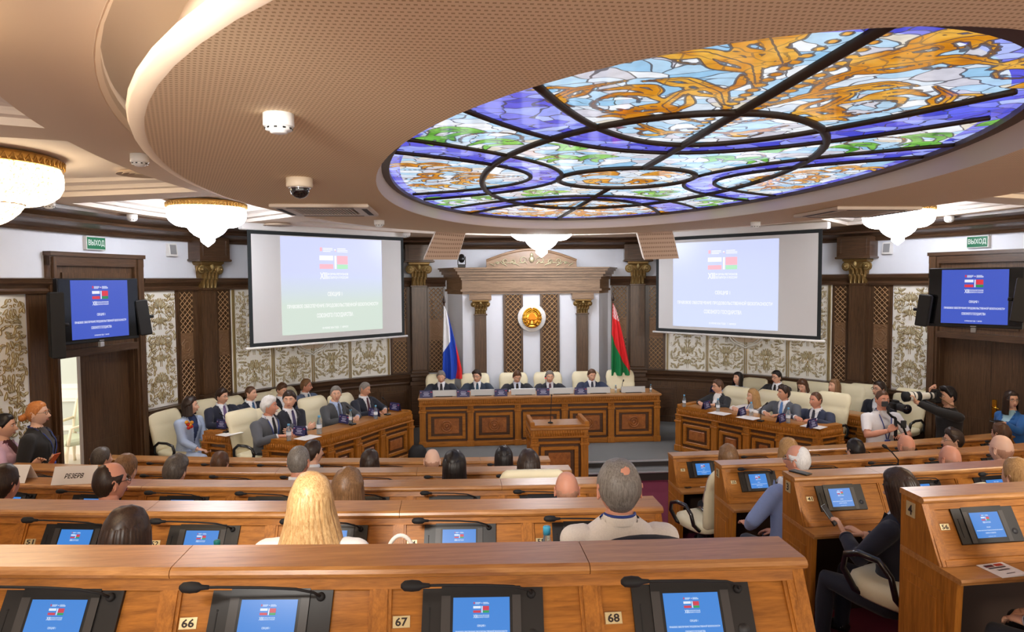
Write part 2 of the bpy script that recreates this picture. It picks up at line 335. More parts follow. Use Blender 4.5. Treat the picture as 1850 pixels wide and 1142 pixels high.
# ------------------------------------------------------------------ wall ornament
def spiral(cx, cz, r, a0, turns, n=16, shrink=0.75):
    return [(cx+r*(1-shrink*i/n)*math.cos(a0+turns*2*PI*i/n), cz+r*(1-shrink*i/n)*math.sin(a0+turns*2*PI*i/n)) for i in range(n+1)]
def leafp(x, z, L, a, w_=0.3, bend=0.5, n=8):           # closed outline of a bent leaf
    L1, L2 = [], []
    for i in range(n+1):
        t = i/n; aa = a+bend*t; q = w_*L*math.sin(PI*t**0.8)*0.5
        px, pz = x+L*t*math.cos(a+bend*t*0.5), z+L*t*math.sin(a+bend*t*0.5)
        L1.append((px-q*math.sin(aa), pz+q*math.cos(aa))); L2.append((px+q*math.sin(aa), pz-q*math.cos(aa)))
    return L1+L2[::-1]
def relief(mb, W, z0, z1, lw=0.0055, dens=1.0, seed=3):
    H = z1-z0; hw = W/2; rg = random.Random(seed)
    def rb(p, k=1.0, taper=True):
        for sx in (-1, 1): mb.ribbon([(sx*a, b) for a, b in p], lw*k, 0.012, 0, -0.004, taper)
    def lf(x, z, L, a, w_=0.36, bend=0.5, n=5):
        P = leafp(x, z, L, a, w_, bend, n)
        if max(abs(p) for p, q in P) > hw*0.99 or min(p for p, q in P) < -0.012 or max(q for p, q in P) > z1 or min(q for p, q in P) < z0: return
        for sx in (-1, 1):
            Q = [(sx*p, q) for p, q in P]
            mb.ribbon(Q+[Q[0]], lw*0.8, 0.011, 0, -0.004, False)
            k = len(Q)//2; c = [((Q[i][0]+Q[-1-i][0])/2, (Q[i][1]+Q[-1-i][1])/2) for i in range(k)]
            m_ = len(Q); mb.add([(p, -0.006, q) for p, q in Q]+[(p, -0.014, q) for p, q in c], [(i, i+1, m_+i+1, m_+i) for i in range(k-1)]+[(m_-1-i, m_-2-i, m_+i+1, m_+i) for i in range(k-1)], 1, True)
    m = max(1, int(round(H/0.62))); uh = H/m
    for u in range(m):                                              # stacked bouquets on the axis
        c = z0+uh*(u+0.5); s = min(uh*0.5, hw*1.15)
        for a, L in ((0.25, 0.42), (0.6, 0.46), (0.95, 0.5), (1.3, 0.52)): lf(0.012, c+0.22*s, s*L, a, 0.34, 0.45)
        for a, L in ((-0.5, 0.4), (-0.95, 0.42), (-1.35, 0.4)): lf(0.012, c-0.30*s, s*L, a, 0.34, -0.4)
        rb([(0.015, c+0.18*s), (0.14*s, c-0.02*s), (0.36*s, c-0.14*s), (0.58*s, c-0.04*s), (0.70*s, c+0.22*s)], 1.2)
        rb(spiral(0.42*s, c+0.16*s, 0.17*s, -0.8, 0.9, 12)); rb(spiral(0.40*s, c-0.42*s, 0.18*s, 1.9, -0.95, 12)); rb([(0.012, c-0.12*s), (0.10*s, c-0.4*s), (0.05*s, c-0.7*s), (0.014, c-0.95*s)])
        mb.ell((0, 0, c), (0.07*s, 0.014, 0.10*s), 8, 6, 0)
    st = 0.056; nz_ = int(H/st); nx_ = max(1, int(hw/st))
    for iz in range(nz_):                                           # leaves and tendrils that fill the field
        for ix in range(nx_):
            x = (ix+0.55)*hw/nx_+rg.uniform(-0.010, 0.010); z = z0+(iz+0.5)*H/nz_+rg.uniform(-0.010, 0.010)
            if x < hw*0.34 and rg.random() < 0.6: continue
            fl = 1.2*math.sin(z*9.0)+2.2*math.cos(x*13.0)+0.6
            if rg.random() < 0.22: rb(spiral(x, z, 0.026, fl, rg.choice((-0.9, 0.9)), 9), 0.9)
            else: lf(x-0.03*math.cos(fl), z-0.03*math.sin(fl), rg.uniform(0.065, 0.098), fl, 0.40, rg.choice((-0.9, 0.9)))
def lattice(mb, x0, x1, z0, z1, p=0.062, t=0.0085, y=-0.012):
    W, H = x1-x0, z1-z0
    for sg in (1, -1):
        k = -int(H/p)-2
        while k*p < W+H:
            pts = []
            for zz in (0, H):
                pts.append((k*p+zz if sg > 0 else k*p-zz+H, zz))
            (xa, za), (xb, zb) = pts
            def clip(xa, za, xb, zb):
                out = []
                for lim in (0, W):
                    if (xa-lim)*(xb-lim) < 0:
                        f = (lim-xa)/(xb-xa); zc = za+f*(zb-za); out.append((lim, zc))
                for q in ((xa, za), (xb, zb)):
                    if 0 <= q[0] <= W: out.append(q)
                return out[:2]
            q = clip(xa, za, xb, zb)
            if len(q) == 2 and abs(q[0][0]-q[1][0]) > 0.004:
                yy = y if sg > 0 else y-0.004
                mb.tube([(x0+q[0][0], yy, z0+q[0][1]), (x0+q[1][0], yy, z0+q[1][1])], t*0.62, 4, 0, False, False)
            k += 1
ZT, ZB = -0.125, -1.74
def panel_thing(sd, s0, s1, name, label, cat, group, kind, off=0.012):
    W = s1-s0; loc, rz = wframe(sd, (s0+s1)/2, 0.0, off); t = thing(name, label, cat, loc, rz, group)
    m = MB()
    if kind == 'relief':
        m.box(-W/2, W/2, -0.004, 0.05, ZB, ZT, 0); m.build('backing', [CREAMW], t)
        r = MB(); relief(r, W, ZB+0.03, ZT-0.03, seed=int(W*1000)); r.build('relief_ornament', [GOLDREL, RELCREAM], t)
    elif kind == 'lattice':
        m.box(-W/2, W/2, 0.01, 0.05, ZB, ZT, 1)
        for a, b in ((-W/2, -W/2+0.03), (W/2-0.03, W/2)): m.box(a, b, -0.02, 0.02, ZB, ZT, 0)
        m.box(-W/2, W/2, -0.02, 0.02, ZT-0.02, ZT, 0); m.box(-W/2, W/2, -0.02, 0.02, ZB, ZB+0.03, 0)
        m.build('frame', [DARK, LATBK], t)
        lt = MB(); za, zb = -0.74, -1.13
        lattice(lt, -W/2+0.03, W/2-0.03, za, ZT-0.02, 0.083); lt.build('lattice', [LATT], t); lt = MB(); lattice(lt, -W/2+0.03, W/2-0.03, ZB+0.03, zb, 0.083); lt.build('lattice', [LATT], t)
        cv = MB(); w2 = W/2-0.03; cv.box(-w2, w2, -0.006, 0.02, zb, za, 0)
        cz = (za+zb)/2
        for k in range(4):
            for q in (0.05, 0.085):
                a = k*PI/2; P = [(q*1.0*math.cos(a+j*PI/8-PI/4)*(1.2 if j % 2 else 0.8), cz+q*1.3*math.sin(a+j*PI/8-PI/4)) for j in range(5)]
                cv.ribbon(P, 0.012, 0.01, 0, -0.006, False)
        for zz in (za-0.05, zb+0.05):
            for sx in (-1, 1): cv.ribbon(spiral(sx*0.045, zz, 0.035, 0, sx*1.0, 10), 0.010, 0.01, 0, -0.006)
            cv.ribbon([(-w2+0.01, zz), (-0.04, zz+0.02), (0, zz), (0.04, zz+0.02), (w2-0.01, zz)], 0.010, 0.009, 0, -0.006, False)
        cv.build('carved_panel', [CARVE], t)
    return t
for sd in (-1, 1):
    nm = SIDE[sd]; RG = 'gilded relief panels on the hall walls'; LG = 'lattice panels on the hall walls'
    by = {-1: 'left', 1: 'right'}[sd]
    panel_thing(sd, 4.40, 4.95, 'relief_panel', 'tall white panel with gilded leaves between door and pilaster, %s wall' % nm, 'wall panel', RG, 'relief')
    panel_thing(sd, 6.78, 7.75, 'relief_panel', 'gilded leaf panel on the near side of the door in the %s wall' % nm, 'wall panel', RG, 'relief')
    for (a, b), ds in zip(((2.70, 3.31), (1.96, 2.62), (1.25, 1.88), (0.52, 1.18)), ('nearest the door', 'left of the crest' if sd < 0 else 'right of the crest', 'right of the crest' if sd < 0 else 'left of the crest', 'nearest the emblem')):
        panel_thing(sd, a, b, 'relief_panel', 'gilded relief panel under the %s projection screen, the one %s' % (nm, ds), 'wall panel', RG, 'relief')
    m = MB(); wbox(m, sd, 0.44, 3.40, ZB, ZT, 0, 0.006, 0)
    for s in (0.465, 0.485, 1.20, 1.23, 1.90, 1.935, 2.645, 2.68, 3.345, 3.37): wbox(m, sd, s-0.006, s+0.006, ZB, ZT, 0.0, 0.03, 1)
    tag(m.build('trim_12' if sd < 0 else 'trim_13', [CREAMW, GOLDTRIM]), 'cream wall field with thin gilt mouldings behind the %s screen' % nm, kind='structure')
    # shield-shaped crest frame low between the two middle panels
    loc, rz = wframe(sd, 1.92, 0, 0.03); t = thing('crest_frame', 'curved crest moulding cut off by the %s projection screen' % nm, 'wall ornament', loc, rz, 'crests behind the projection screens')
    m = MB()
    for k, wd in ((1.0, 0.03), (0.86, 0.016)):
        P = [(0.33*k*math.cos(a), -0.95+0.4*k*math.sin(a)*(1 if math.sin(a) > 0 else 0.72)) for a in [PI+PI*i/20 for i in range(21)]]
        P = [(-0.33*k, -0.6)]+P+[(0.33*k, -0.6)]; P[11] = (0, P[11][1]-0.03); m.ribbon(P, wd, 0.03, 0, -0.01, False)
    m.box(-0.28, 0.28, 0.0, 0.012, -1.16, -0.5, 1); m.build('moulding', [CREAMW, mat('crest_tan', (206, 186, 160), 0.6)], t)
    r = MB(); relief(r, 0.4, -1.12, -0.6); r.build('crest_ornament', [GOLDREL, RELCREAM], t)
    panel_thing(sd, 4.07, 4.36, 'lattice_screen', 'lattice and carved panel on the door side of the tall pilaster, %s wall' % nm, 'wall panel', LG, 'lattice')
    panel_thing(sd, 3.42, 3.67, 'lattice_screen', 'lattice panel between tall pilaster and projection screen, %s wall' % nm, 'wall panel', LG, 'lattice')
    panel_thing(sd, 0.10, 0.42, 'lattice_screen', 'lattice panel beside the edge of the %s projection screen near the emblem wall' % nm, 'wall panel', LG, 'lattice')
    panel_thing(sd, -0.60, -0.28, 'lattice_screen', 'lattice panel behind the %s' % ('white, blue and red flag' if sd < 0 else 'red and green flag'), 'wall panel', LG, 'lattice')
# pilasters with gilded capitals
def capital(t, w, zt, zb, hub=0.06):
    m = MB(); h = zt-zb
    def sq(hw, d, z): return [(-hw, 0.02, z), (-hw, -d, z), (hw, -d, z), (hw, 0.02, z)]
    hw = w/2
    m.loft([sq(hw*0.95, hub, zb), sq(hw*0.92, hub, zb+0.3*h), sq(hw*1.0, hub+0.02, zb+0.6*h), sq(hw*1.12, hub+0.05, zb+0.85*h)], 0, False)
    m.loft([sq(hw*1.25, hub+0.07, zb+0.86*h), sq(hw*1.42, hub+0.10, zb+0.93*h), sq(hw*1.42, hub+0.10, zt)], 0, False)
    for x in (-0.75, -0.25, 0.25, 0.75):                        # acanthus leaves, two tiers
        for z0, L in ((0.0, 0.36), (0.26, 0.36)):
            xx = x*hw*0.95+(hw*0.22 if z0 else 0)
            if abs(xx) > hw: continue
            y = -hub-0.006; P = [(xx, y, zb+z0*h), (xx, y-0.012, zb+(z0+L*0.5)*h), (xx, y-0.03, zb+(z0+L*0.9)*h), (xx, y-0.055, zb+(z0+L)*h), (xx, y-0.06, zb+(z0+L*0.86)*h)]
            m.tube(P, [hw*0.2, hw*0.24, hw*0.22, hw*0.15, hw*0.06], 6, 0, True, True, 0.45)
            m.ribbon([(xx, zb+z0*h), (xx, zb+(z0+L)*h)], hw*0.12, 0.02, 1, y-0.012)
    for sx in (-1, 1):                                              # volutes
        c = (sx*hw*1.2, -hub-0.03, zb+0.70*h); R_ = 0.17*h
        for k in range(3):
            m.tube([(c[0]+R_*(1-k*0.33)*math.cos(a), c[1]-0.02*k, c[2]+R_*(1-k*0.33)*math.sin(a)) for a in [2*PI*i/12 for i in range(13)]], R_*0.2, 6, k % 2, False)
        m.tube([(c[0], c[1]+0.03, c[2]), (c[0], c[1]-0.03, c[2])], R_*0.8, 12, 0)
        m.tube([(c[0], c[1]-0.02, c[2]+R_*0.9), (sx*hw*0.7, c[1], zb+0.84*h), (sx*hw*0.15, c[1], zb+0.6*h)], [R_*0.22, R_*0.25, R_*0.1], 6, 1)
        m.ell((c[0], c[1]-0.05, c[2]), (R_*0.25, 0.015, R_*0.25), 8, 6, 1)
    m.ell((0, -hub-0.08, zb+0.8*h), (hw*0.22, 0.03, 0.11*h), 8, 6, 1)
    m.build('capital', [BRONZE, GOLDTRIM], t)
def pilaster(loc, rz, label, w, ztop, zcap, zimp, zbase, d=0.10, imp=True):
    t = thing('pilaster', label, 'pilaster', loc, rz, 'pilasters of the hall'); hw = w/2
    m = MB(); m.bbox(-hw, hw, -d, 0.03, zbase, ztop, 0.006)
    for x0, x1 in ((-hw+0.015, -hw+0.035), (hw-0.035, hw-0.015)): m.box(x0, x1, -d-0.008, -d, zbase+0.1, ztop-0.06)
    m.box(-hw+0.015, hw-0.015, -d-0.008, -d, ztop-0.07, ztop-0.05); m.bbox(-hw-0.015, hw+0.015, -d-0.02, 0.03, ztop-0.03, ztop, 0.006)
    m.build('shaft', [DARK], t)
    capital(t, w, zcap, ztop, d)
    m = MB()
    for z0, z1, e in ((zbase-0.06, zbase, 0.02), (zbase-0.12, zbase-0.06, 0.045), (zbase-0.2, zbase-0.12, 0.02), (zbase-0.28, zbase-0.2, 0.05)): m.bbox(-hw-e, hw+e, -d-e, 0.03, z0, z1, 0.01)
    m.bbox(-hw-0.03, hw+0.03, -d-0.03, 0.03, FZ+0.25, zbase-0.28, 0.006); m.bbox(-hw-0.06, hw+0.06, -d-0.06, 0.03, FZ, FZ+0.25, 0.01)
    m.build('pedestal', [DARK_H], t)
    if imp:
        m = MB(); iw = w*0.95; m.bbox(-iw, iw, -d-0.15, 0.05, zcap, zimp, 0.012); m.bbox(-iw-0.02, iw+0.02, -d-0.17, 0.05, zcap, zcap+0.035, 0.01)
        for x0, x1, z0, z1 in ((-iw+0.05, -iw+0.075, zcap+0.07, zimp-0.03), (iw-0.075, iw-0.05, zcap+0.07, zimp-0.03), (-iw+0.05, iw-0.05, zcap+0.07, zcap+0.09), (-iw+0.05, iw-0.05, zimp-0.05, zimp-0.03)): m.box(x0, x1, -d-0.165, -d-0.15, z0, z1)
        m.build('impost_block', [DARK_H], t)
    return t
for sd in (-1, 1):
    nm = SIDE[sd]
    loc, rz = wframe(sd, 3.86, 0); pilaster(loc, rz, 'dark oak pilaster with gilded capital between door and screen, %s side' % nm, 0.285, -0.09, 0.30, 0.66, -1.68)
    loc, rz = wframe(sd, -0.07, 0); pilaster((sd*2.09, 13.06, 0), sd*-0.18, 'dark oak pilaster with gilded capital beside the emblem wall, %s side' % nm, 0.27, -0.09, 0.33, 0.66, -1.68)
    t = pilaster((sd*0.945, 12.72, 0), 0, 'slim pilaster with small gilded capital %s of the gold emblem' % nm, 0.215, -0.62, -0.37, 0, -2.0, 0.07, False)
    m = MB(); m.bbox(-0.2, 0.2, -0.13, 0.02, -0.37, -0.255, 0.008); m.box(-0.16, 0.16, -0.14, -0.13, -0.35, -0.275); m.box(-0.14, 0.14, -0.142, -0.14, -0.335, -0.29); m.build('impost_block', [MID_H], t)
    # tall lattice strips beside the emblem
    x = sd*0.34; W = 0.36
    t = thing('lattice_strip', 'tall lattice strip behind the %s half of the round emblem' % nm, 'wall panel', (x, 12.705, 0), 0, 'lattice strips behind the emblem')
    m = MB(); m.box(-W/2, W/2, 0.0, 0.02, -2.6, -0.27, 1)
    for a, b in ((-W/2, -W/2+0.04), (W/2-0.04, W/2)): m.bbox(a, b, -0.03, 0.02, -2.6, -0.27, 0.006, 0)
    m.build('frame', [DARK, LATBK], t); lt = MB(); lattice(lt, -W/2+0.04, W/2-0.04, -2.6, -0.27, 0.0935, 0.011); lt.build('lattice', [LATT], t)
# gilded scrollwork on the pediment
t = thing('scroll_ornament', 'gilded scrollwork on the arched pediment above the presidium', 'wall ornament', (0, 12.615, 0.25))
m = MB()
for sx in (-1, 1):
    for cx, cz, r, a0, tn in ((0.16, 0.10, 0.075, PI, -1.2), (0.34, 0.07, 0.05, 0, 1.2), (0.50, 0.085, 0.05, PI, -1.2), (0.63, 0.055, 0.03, 0, 1.1)):
        m.ribbon([(sx*p, q) for p, q in spiral(cx, cz, r, a0, tn, 18)], 0.022, 0.03)
    for k in range(9):
        x = 0.08+k*0.075; m.ribbon([(sx*x, 0.03+0.03*math.sin(k*2.1)), (sx*(x+0.05), 0.06+0.03*math.sin(k*2.1+1)), (sx*(x+0.09), 0.05)], 0.02, 0.025)
m.ell((0, -0.01, 0.12), (0.05, 0.03, 0.06)); m.ell((0, -0.01, 0.2), (0.03, 0.02, 0.04))
m.build('scrolls', [mat('old_silver_gilt', (176, 170, 140), 0.4, 0.4)], t)
# state emblem: gilt wreath, ribbons, sun rays, outline shape and star on a white disc
t = thing('wall_emblem', 'gold wreathed emblem on a round white disc above the presidium', 'emblem', (0, 12.68, -0.70))
m = MB(); m.lathe([(0.245, 0.0), (0.262, 0.015), (0.262, 0.035), (0.25, 0.05)], 48, M=Matrix.Rotation(PI/2, 4, 'X')); m.build('disc', [WHITEP], t)
m = MB()
m.loft([[(0.178*e*math.cos(a), y, 0.186*e*math.sin(a)-0.005) for a in [2*PI*i/40 for i in range(40)]] for y, e in ((-0.045, 1.0), (-0.06, 0.97), (-0.066, 0.9))], 0, True)
for sx in (-1, 1):
    for k in range(24):                                     # wheat sheaves
        a = -0.95+2.35*k/23
        for q_, s_ in ((0, 1.0), (1, 0.9), (2, 0.8)):
            R_ = 0.168-0.030*q_; m.ell((sx*R_*math.cos(a), -0.07-0.010*(q_ == 1), R_*math.sin(a)*1.06), (0.013*s_, 0.016, 0.019*s_), 6, 5, 0)
    for k in range(4):                                      # ribbon wound round the sheaf
        a = -0.85+0.42*k; m.tube([(sx*0.088*math.cos(a), -0.085, 0.15*math.sin(a)), (sx*0.14*math.cos(a), -0.098, 0.16*math.sin(a)), (sx*0.185*math.cos(a-0.1), -0.085, 0.185*math.sin(a-0.1))], [0.014, 0.02, 0.014], 6, 1, True, True, 0.5)
m.loft([[(k_*0.085*math.cos(a), y, -0.158+0.030*k_*math.sin(a)) for a in [2*PI*i/20 for i in range(20)]] for y, k_ in ((-0.06, 1.0), (-0.095, 1.0), (-0.105, 0.8))], 1, True)
m.tube([(-0.10, -0.09, -0.125), (0, -0.10, -0.10), (0.10, -0.09, -0.125)], [0.012, 0.024, 0.012], 8, 0)
for k in range(15):                                         # sun rays
    a = PI*k/14; m.tube([(0, -0.06, -0.085), (0.12*math.cos(a), -0.068, -0.085+0.13*math.sin(a))], [0.006, 0.010], 5, 1)
m.ell((0, -0.07, -0.085), (0.055, 0.03, 0.042), 16, 10, 1)
m.build('wreath', [GOLD, mat('warm_gold', (238, 170, 70), 0.28, 1.0)], t)
m = MB(); P = [(0.055, -0.025), (0.075, 0.02), (0.05, 0.07), (0.01, 0.10), (-0.02, 0.09), (-0.06, 0.045), (-0.072, -0.015), (-0.02, -0.035)]
m.loft([[(x, -0.07, z) for x, z in P], [(x, -0.095, z) for x, z in P]], 0, False); m.build('outline_relief', [mat('amber_gold', (206, 128, 44), 0.3, 0.9)], t)
m = MB(); st = [((0.036 if k % 2 == 0 else 0.015)*math.sin(k*PI/5), 0.165+(0.036 if k % 2 == 0 else 0.015)*math.cos(k*PI/5)) for k in range(10)]
m.loft([[(x, -0.06, z) for x, z in st], [(x*0.3, -0.11, 0.165+(z-0.165)*0.3) for x, z in st]], 0, False); m.build('star', [GOLD], t)
# exit signs, wall speakers, fire call points
def exit_sign(sd, s, z, label):
    loc, rz = wframe(sd, s, z, 0.0); t = thing('exit_sign', label, 'exit sign', loc, rz, 'green exit signs')
    m = MB(); m.bbox(-0.155, 0.155, -0.05, 0, -0.085, 0.085, 0.006); m.build('housing', [WHITEP], t)
    m = MB(); m.box(-0.145, 0.145, -0.054, -0.05, -0.072, 0.072, 0); m.box(-0.145, 0.145, -0.0545, -0.053, -0.078, -0.072, 1)
    put_text(m, 'ВЫХОД', 0, 0, 0.262, 0.085, -0.056, 1); m.build('sign_face', [emis('exit_green', (24, 128, 86), 0.8), emis('exit_white', (226, 240, 234), 0.9)], t)
exit_sign(-1, 5.72, 0.485, 'green exit sign over the left doorway'); exit_sign(1, 5.66, 0.485, 'green exit sign over the right doorway')
for sd, s, lb in ((-1, 4.44, 'small white wall speaker right of the left exit sign'), (1, 4.30, 'small white wall speaker left of the right exit sign')):
    loc, rz = wframe(sd, s, 0.455); t = thing('wall_speaker', lb, 'speaker', loc, rz, 'white wall speakers')
    m = MB(); m.loft([[(-0.075, 0, -0.09), (0.075, 0, -0.09), (0.075, 0, 0.09), (-0.075, 0, 0.09)], [(-0.07, -0.07, -0.09), (0.07, -0.07, -0.09), (0.07, -0.045, 0.09), (-0.07, -0.045, 0.09)]], 0, False); m.build('casing', [WHITEP], t)
    m = MB(); m.loft([[(-0.05, -0.064, -0.065), (0.05, -0.064, -0.065), (0.05, -0.048, 0.07), (-0.05, -0.048, 0.07)], [(-0.05, -0.072, -0.065), (0.05, -0.072, -0.065), (0.05, -0.056, 0.07), (-0.05, -0.056, 0.07)]], 0, False); m.build('grille', [GREY], t)
for sd, s, lb in ((-1, 4.86, 'red fire call point on the dado right of the left door'), (1, 4.7, 'red fire call point low on the wall left of the right door')):
    loc, rz = wframe(sd, s, -2.12 if sd < 0 else -1.95, 0.04); t = thing('fire_call_point', lb, 'call point', loc, rz, 'red fire call points')
    m = MB(); m.bbox(-0.05, 0.05, -0.05, 0, -0.05, 0.05, 0.006); m.build('casing', [mat('alarm_red', (206, 34, 38), 0.4)], t)
    m = MB(); m.box(-0.03, 0.03, -0.054, -0.05, -0.02, 0.03, 0); m.build('press_plate', [WHITEP], t)
# ------------------------------------------------------------------ the slide, projection screens and televisions
LINES = [('СЕКЦИЯ 1', 0.145, 0.405, 0.052), ('ПРАВОВОЕ ОБЕСПЕЧЕНИЕ ПРОДОВОЛЬСТВЕННОЙ БЕЗОПАСНОСТИ', 0.905, 0.29, 0.055), ('СОЮЗНОГО ГОСУДАРСТВА', 0.36, 0.182, 0.055), ('25 ИЮНЯ 2026 ГОДА   Г. МИНСК', 0.26, 0.05, 0.026)]
def slide(W, H, y, mats, small=False):
    m = MB(); m.add([(-W/2, y, -H/2), (W/2, y, -H/2), (W/2, y, H/2), (-W/2, y, H/2)], [(0, 1, 2, 3)], 0)
    e = 0.0012 if W < 0.5 else 0.003; Y = y-e
    def bar(x0, x1, z0, z1, mi, k=1):
        m.add([(x0*W, Y*1-e*0*k, (z0-0.5)*H), (x1*W, Y, (z0-0.5)*H), (x1*W, Y, (z1-0.5)*H), (x0*W, Y, (z1-0.5)*H)], [(0, 1, 2, 3)], mi)
    bar(-0.145, -0.012, 0.765, 0.815, 1); bar(-0.145, -0.012, 0.675, 0.725, 2); bar(0.002, 0.02, 0.675, 0.815, 1); bar(0.026, 0.135, 0.725, 0.815, 2); bar(0.026, 0.135, 0.675, 0.722, 3)
    bar(-0.14, -0.118, 0.86, 0.90, 2)
    for k in range(3): bar(-0.11, -0.015-0.02*(k == 0), 0.855+0.016*k, 0.863+0.016*k, 4); bar(0.03, 0.135-0.02*(k == 2), 0.855+0.016*k, 0.863+0.016*k, 4)
    bar(0.0, 0.016, 0.87, 0.885, 4); bar(0.008, 0.018, 0.86, 0.87, 2)
    T = lambda b, cx, w_, cz, h: put_text(m, b, cx*W, (cz-0.5)*H, w_*W, h*H, Y, 4)
    T('XIII', -0.108, 0.072, 0.602, 0.07); T('ФОРУМ РЕГИОНОВ', 0.035, 0.205, 0.619, 0.028); T('БЕЛАРУСИ И РОССИИ', 0.035, 0.205, 0.583, 0.028)
    for b, w_, cz, h in LINES: T(b, 0.0, w_, cz, h)
    return m
TVM = [emis('slide_blue', (62, 88, 194), 1.0), emis('slide_white', (232, 236, 250), 1.0), emis('slide_red', (222, 52, 66), 1.0), emis('slide_green', (40, 140, 78), 1.0), emis('slide_text', (236, 240, 255), 1.0)]
DESKM = [emis('desk_slide_blue', (58, 132, 214), 1.0), emis('desk_slide_white', (226, 236, 250), 1.0), emis('desk_slide_red', (206, 60, 78), 1.0), emis('desk_slide_green', (40, 160, 90), 1.0), emis('desk_slide_text', (214, 232, 252), 1.0)]
def gradient_emis(name, top, bot, z0, z1):
    m = emis(name, top, 1.0); nt = m.node_tree; p = nt.nodes['Principled BSDF']; tc = nt.nodes.new('ShaderNodeTexCoord'); sp = nt.nodes.new('ShaderNodeSeparateXYZ'); nt.links.new(tc.outputs['Object'], sp.inputs[0])
    mr = nt.nodes.new('ShaderNodeMapRange'); mr.inputs[1].default_value = z0; mr.inputs[2].default_value = z1; nt.links.new(sp.outputs[2], mr.inputs[0])
    mx = nt.nodes.new('ShaderNodeMix'); mx.data_type = 'RGBA'; mx.inputs[6].default_value = (*lin(bot), 1); mx.inputs[7].default_value = (*lin(top), 1); nt.links.new(mr.outputs[0], mx.inputs[0]); nt.links.new(mx.outputs[2], p.inputs['Emission Color']); return m
PALE = [emis('beam_white', (255, 255, 255), 1.0), emis('beam_red', (255, 190, 204), 1.0), emis('beam_green', (184, 238, 198), 1.0), emis('beam_text', (252, 254, 252), 1.0)]
SCRW = mat('screen_cloth', (214, 216, 220), 0.9)
def proj_screen(near, far, zt, zb, label, bgm, sx0, sx1, sz0, sz1, flip):
    a, b = Vector((*near, 0)), Vector((*far, 0)); c = (a+b)/2; L = (b-a).length; d = (b-a)/L
    n = Vector((-d.y, d.x, 0)); n = -n if n.y > 0 else n
    rz = math.atan2(n.y, n.x)+PI/2; t = thing('projection_screen', label, 'projection screen', (c.x, c.y, (zt+zb)/2), rz, 'projection screens'); H = zt-zb; f = 0.055
    m = MB(); m.box(-L/2+f, L/2-f, -0.002, 0.002, -H/2+f, H/2-f); m.build('screen_surface', [SCRW], t)
    m = MB()
    for x0, x1, z0, z1 in ((-L/2, -L/2+f, -H/2, H/2), (L/2-f, L/2, -H/2, H/2), (-L/2+f, L/2-f, -H/2, -H/2+f), (-L/2+f, L/2-f, H/2-f, H/2)): m.box(x0, x1, -0.003, 0.003, z0, z1)
    m.build('border', [mat('screen_black', (34, 40, 44), 0.8)], t)
    m = MB(); m.tube([(-L/2-0.06, 0, -H/2-0.015), (L/2+0.06, 0, -H/2-0.015)], 0.018, 10); m.build('weight_bar', [WHITEP], t)
    m = MB(); m.bbox(-L/2-0.08, L/2+0.08, -0.02, 0.09, H/2, H/2+0.10, 0.012); m.build('roller_case', [WHITEP], t)
    W, Hs = sx1-sx0, sz1-sz0
    s = slide(W, Hs, -0.006, None).build('projected_slide', [bgm]+PALE, t); s.location = ((sx0+sx1)/2, 0, (sz0+sz1)/2)
proj_screen((-4.30, 9.99), (-2.27, 11.85), 0.725, -0.93, 'projection screen left of the emblem, its slide fading to pale green', gradient_emis('beam_left', (212, 218, 255), (214, 228, 216), -0.3, 0.22), -0.88, 0.92, -0.69, 0.76, False)
proj_screen((2.13, 11.95), (3.96, 9.76), 0.715, -0.92, 'projection screen right of the emblem with a lavender slide', gradient_emis('beam_right', (208, 216, 255), (216, 226, 255), -0.6, 0.6), -1.08, 0.78, -0.71, 0.71, True)
def television(c, rz, W, H, label, tilt):
    t = thing('television', label, 'television', c, rz, 'wall televisions')
    m = MB(); m.bbox(-W/2, W/2, -0.01, 0.05, -H/2, H/2, 0.008); m.build('casing', [BLACK], t)
    g = MB(); g.box(-W/2+0.012, W/2-0.012, -0.0125, -0.010, -H/2+0.035, H/2-0.012); g.build('glass', [mat('tv_black', (6, 7, 9), 0.12)], t)
    sw = W*0.71; s = slide(sw, H-0.07, -0.014, None).build('screen', TVM, t); s.location = (0, 0, 0.012)
    m = MB(); m.box(-0.03, 0.03, -0.0135, -0.012, -H/2+0.010, -H/2+0.022); m.build('badge', [GREY], t)
    m = MB(); m.bbox(-0.025, 0.025, -0.02, 0.02, -H/2-0.06, -H/2, 0.006); m.build('sensor', [GREY], t)
    m = MB(); m.box(-0.25, 0.25, 0.05, 0.09, -0.2, 0.2); m.tube([(0, 0.08, 0), (0, 0.32, 0)], 0.035, 8); m.build('bracket', [BLACKM], t)
def tv_place(pl, pr, zt, zb, dl, dr):          # plan points of the two sides from picture columns at given distances
    a = CAM+ray(pl, 505)*dl; b = CAM+ray(pr, 505)*dr; c = (a+b)/2; d = b-a; L = math.hypot(d[0], d[1])
    return (c[0], c[1], (zt+zb)/2), math.atan2(d[1], d[0]), L
c, rz, L = tv_place(101, 247, 0, 0, 7.55, 8.55); television((c[0], c[1], -0.32), rz, L, 0.74, 'television hung before the left door with a blue slide', 0)
TVL = (c, rz, L)
c, rz, L = tv_place(1679, 1850, 0, 0, 8.75, 8.05); television((c[0], c[1], -0.255), rz, L, 0.73, 'television hung before the right door with a blue slide', 0)
TVR = (c, rz, L)
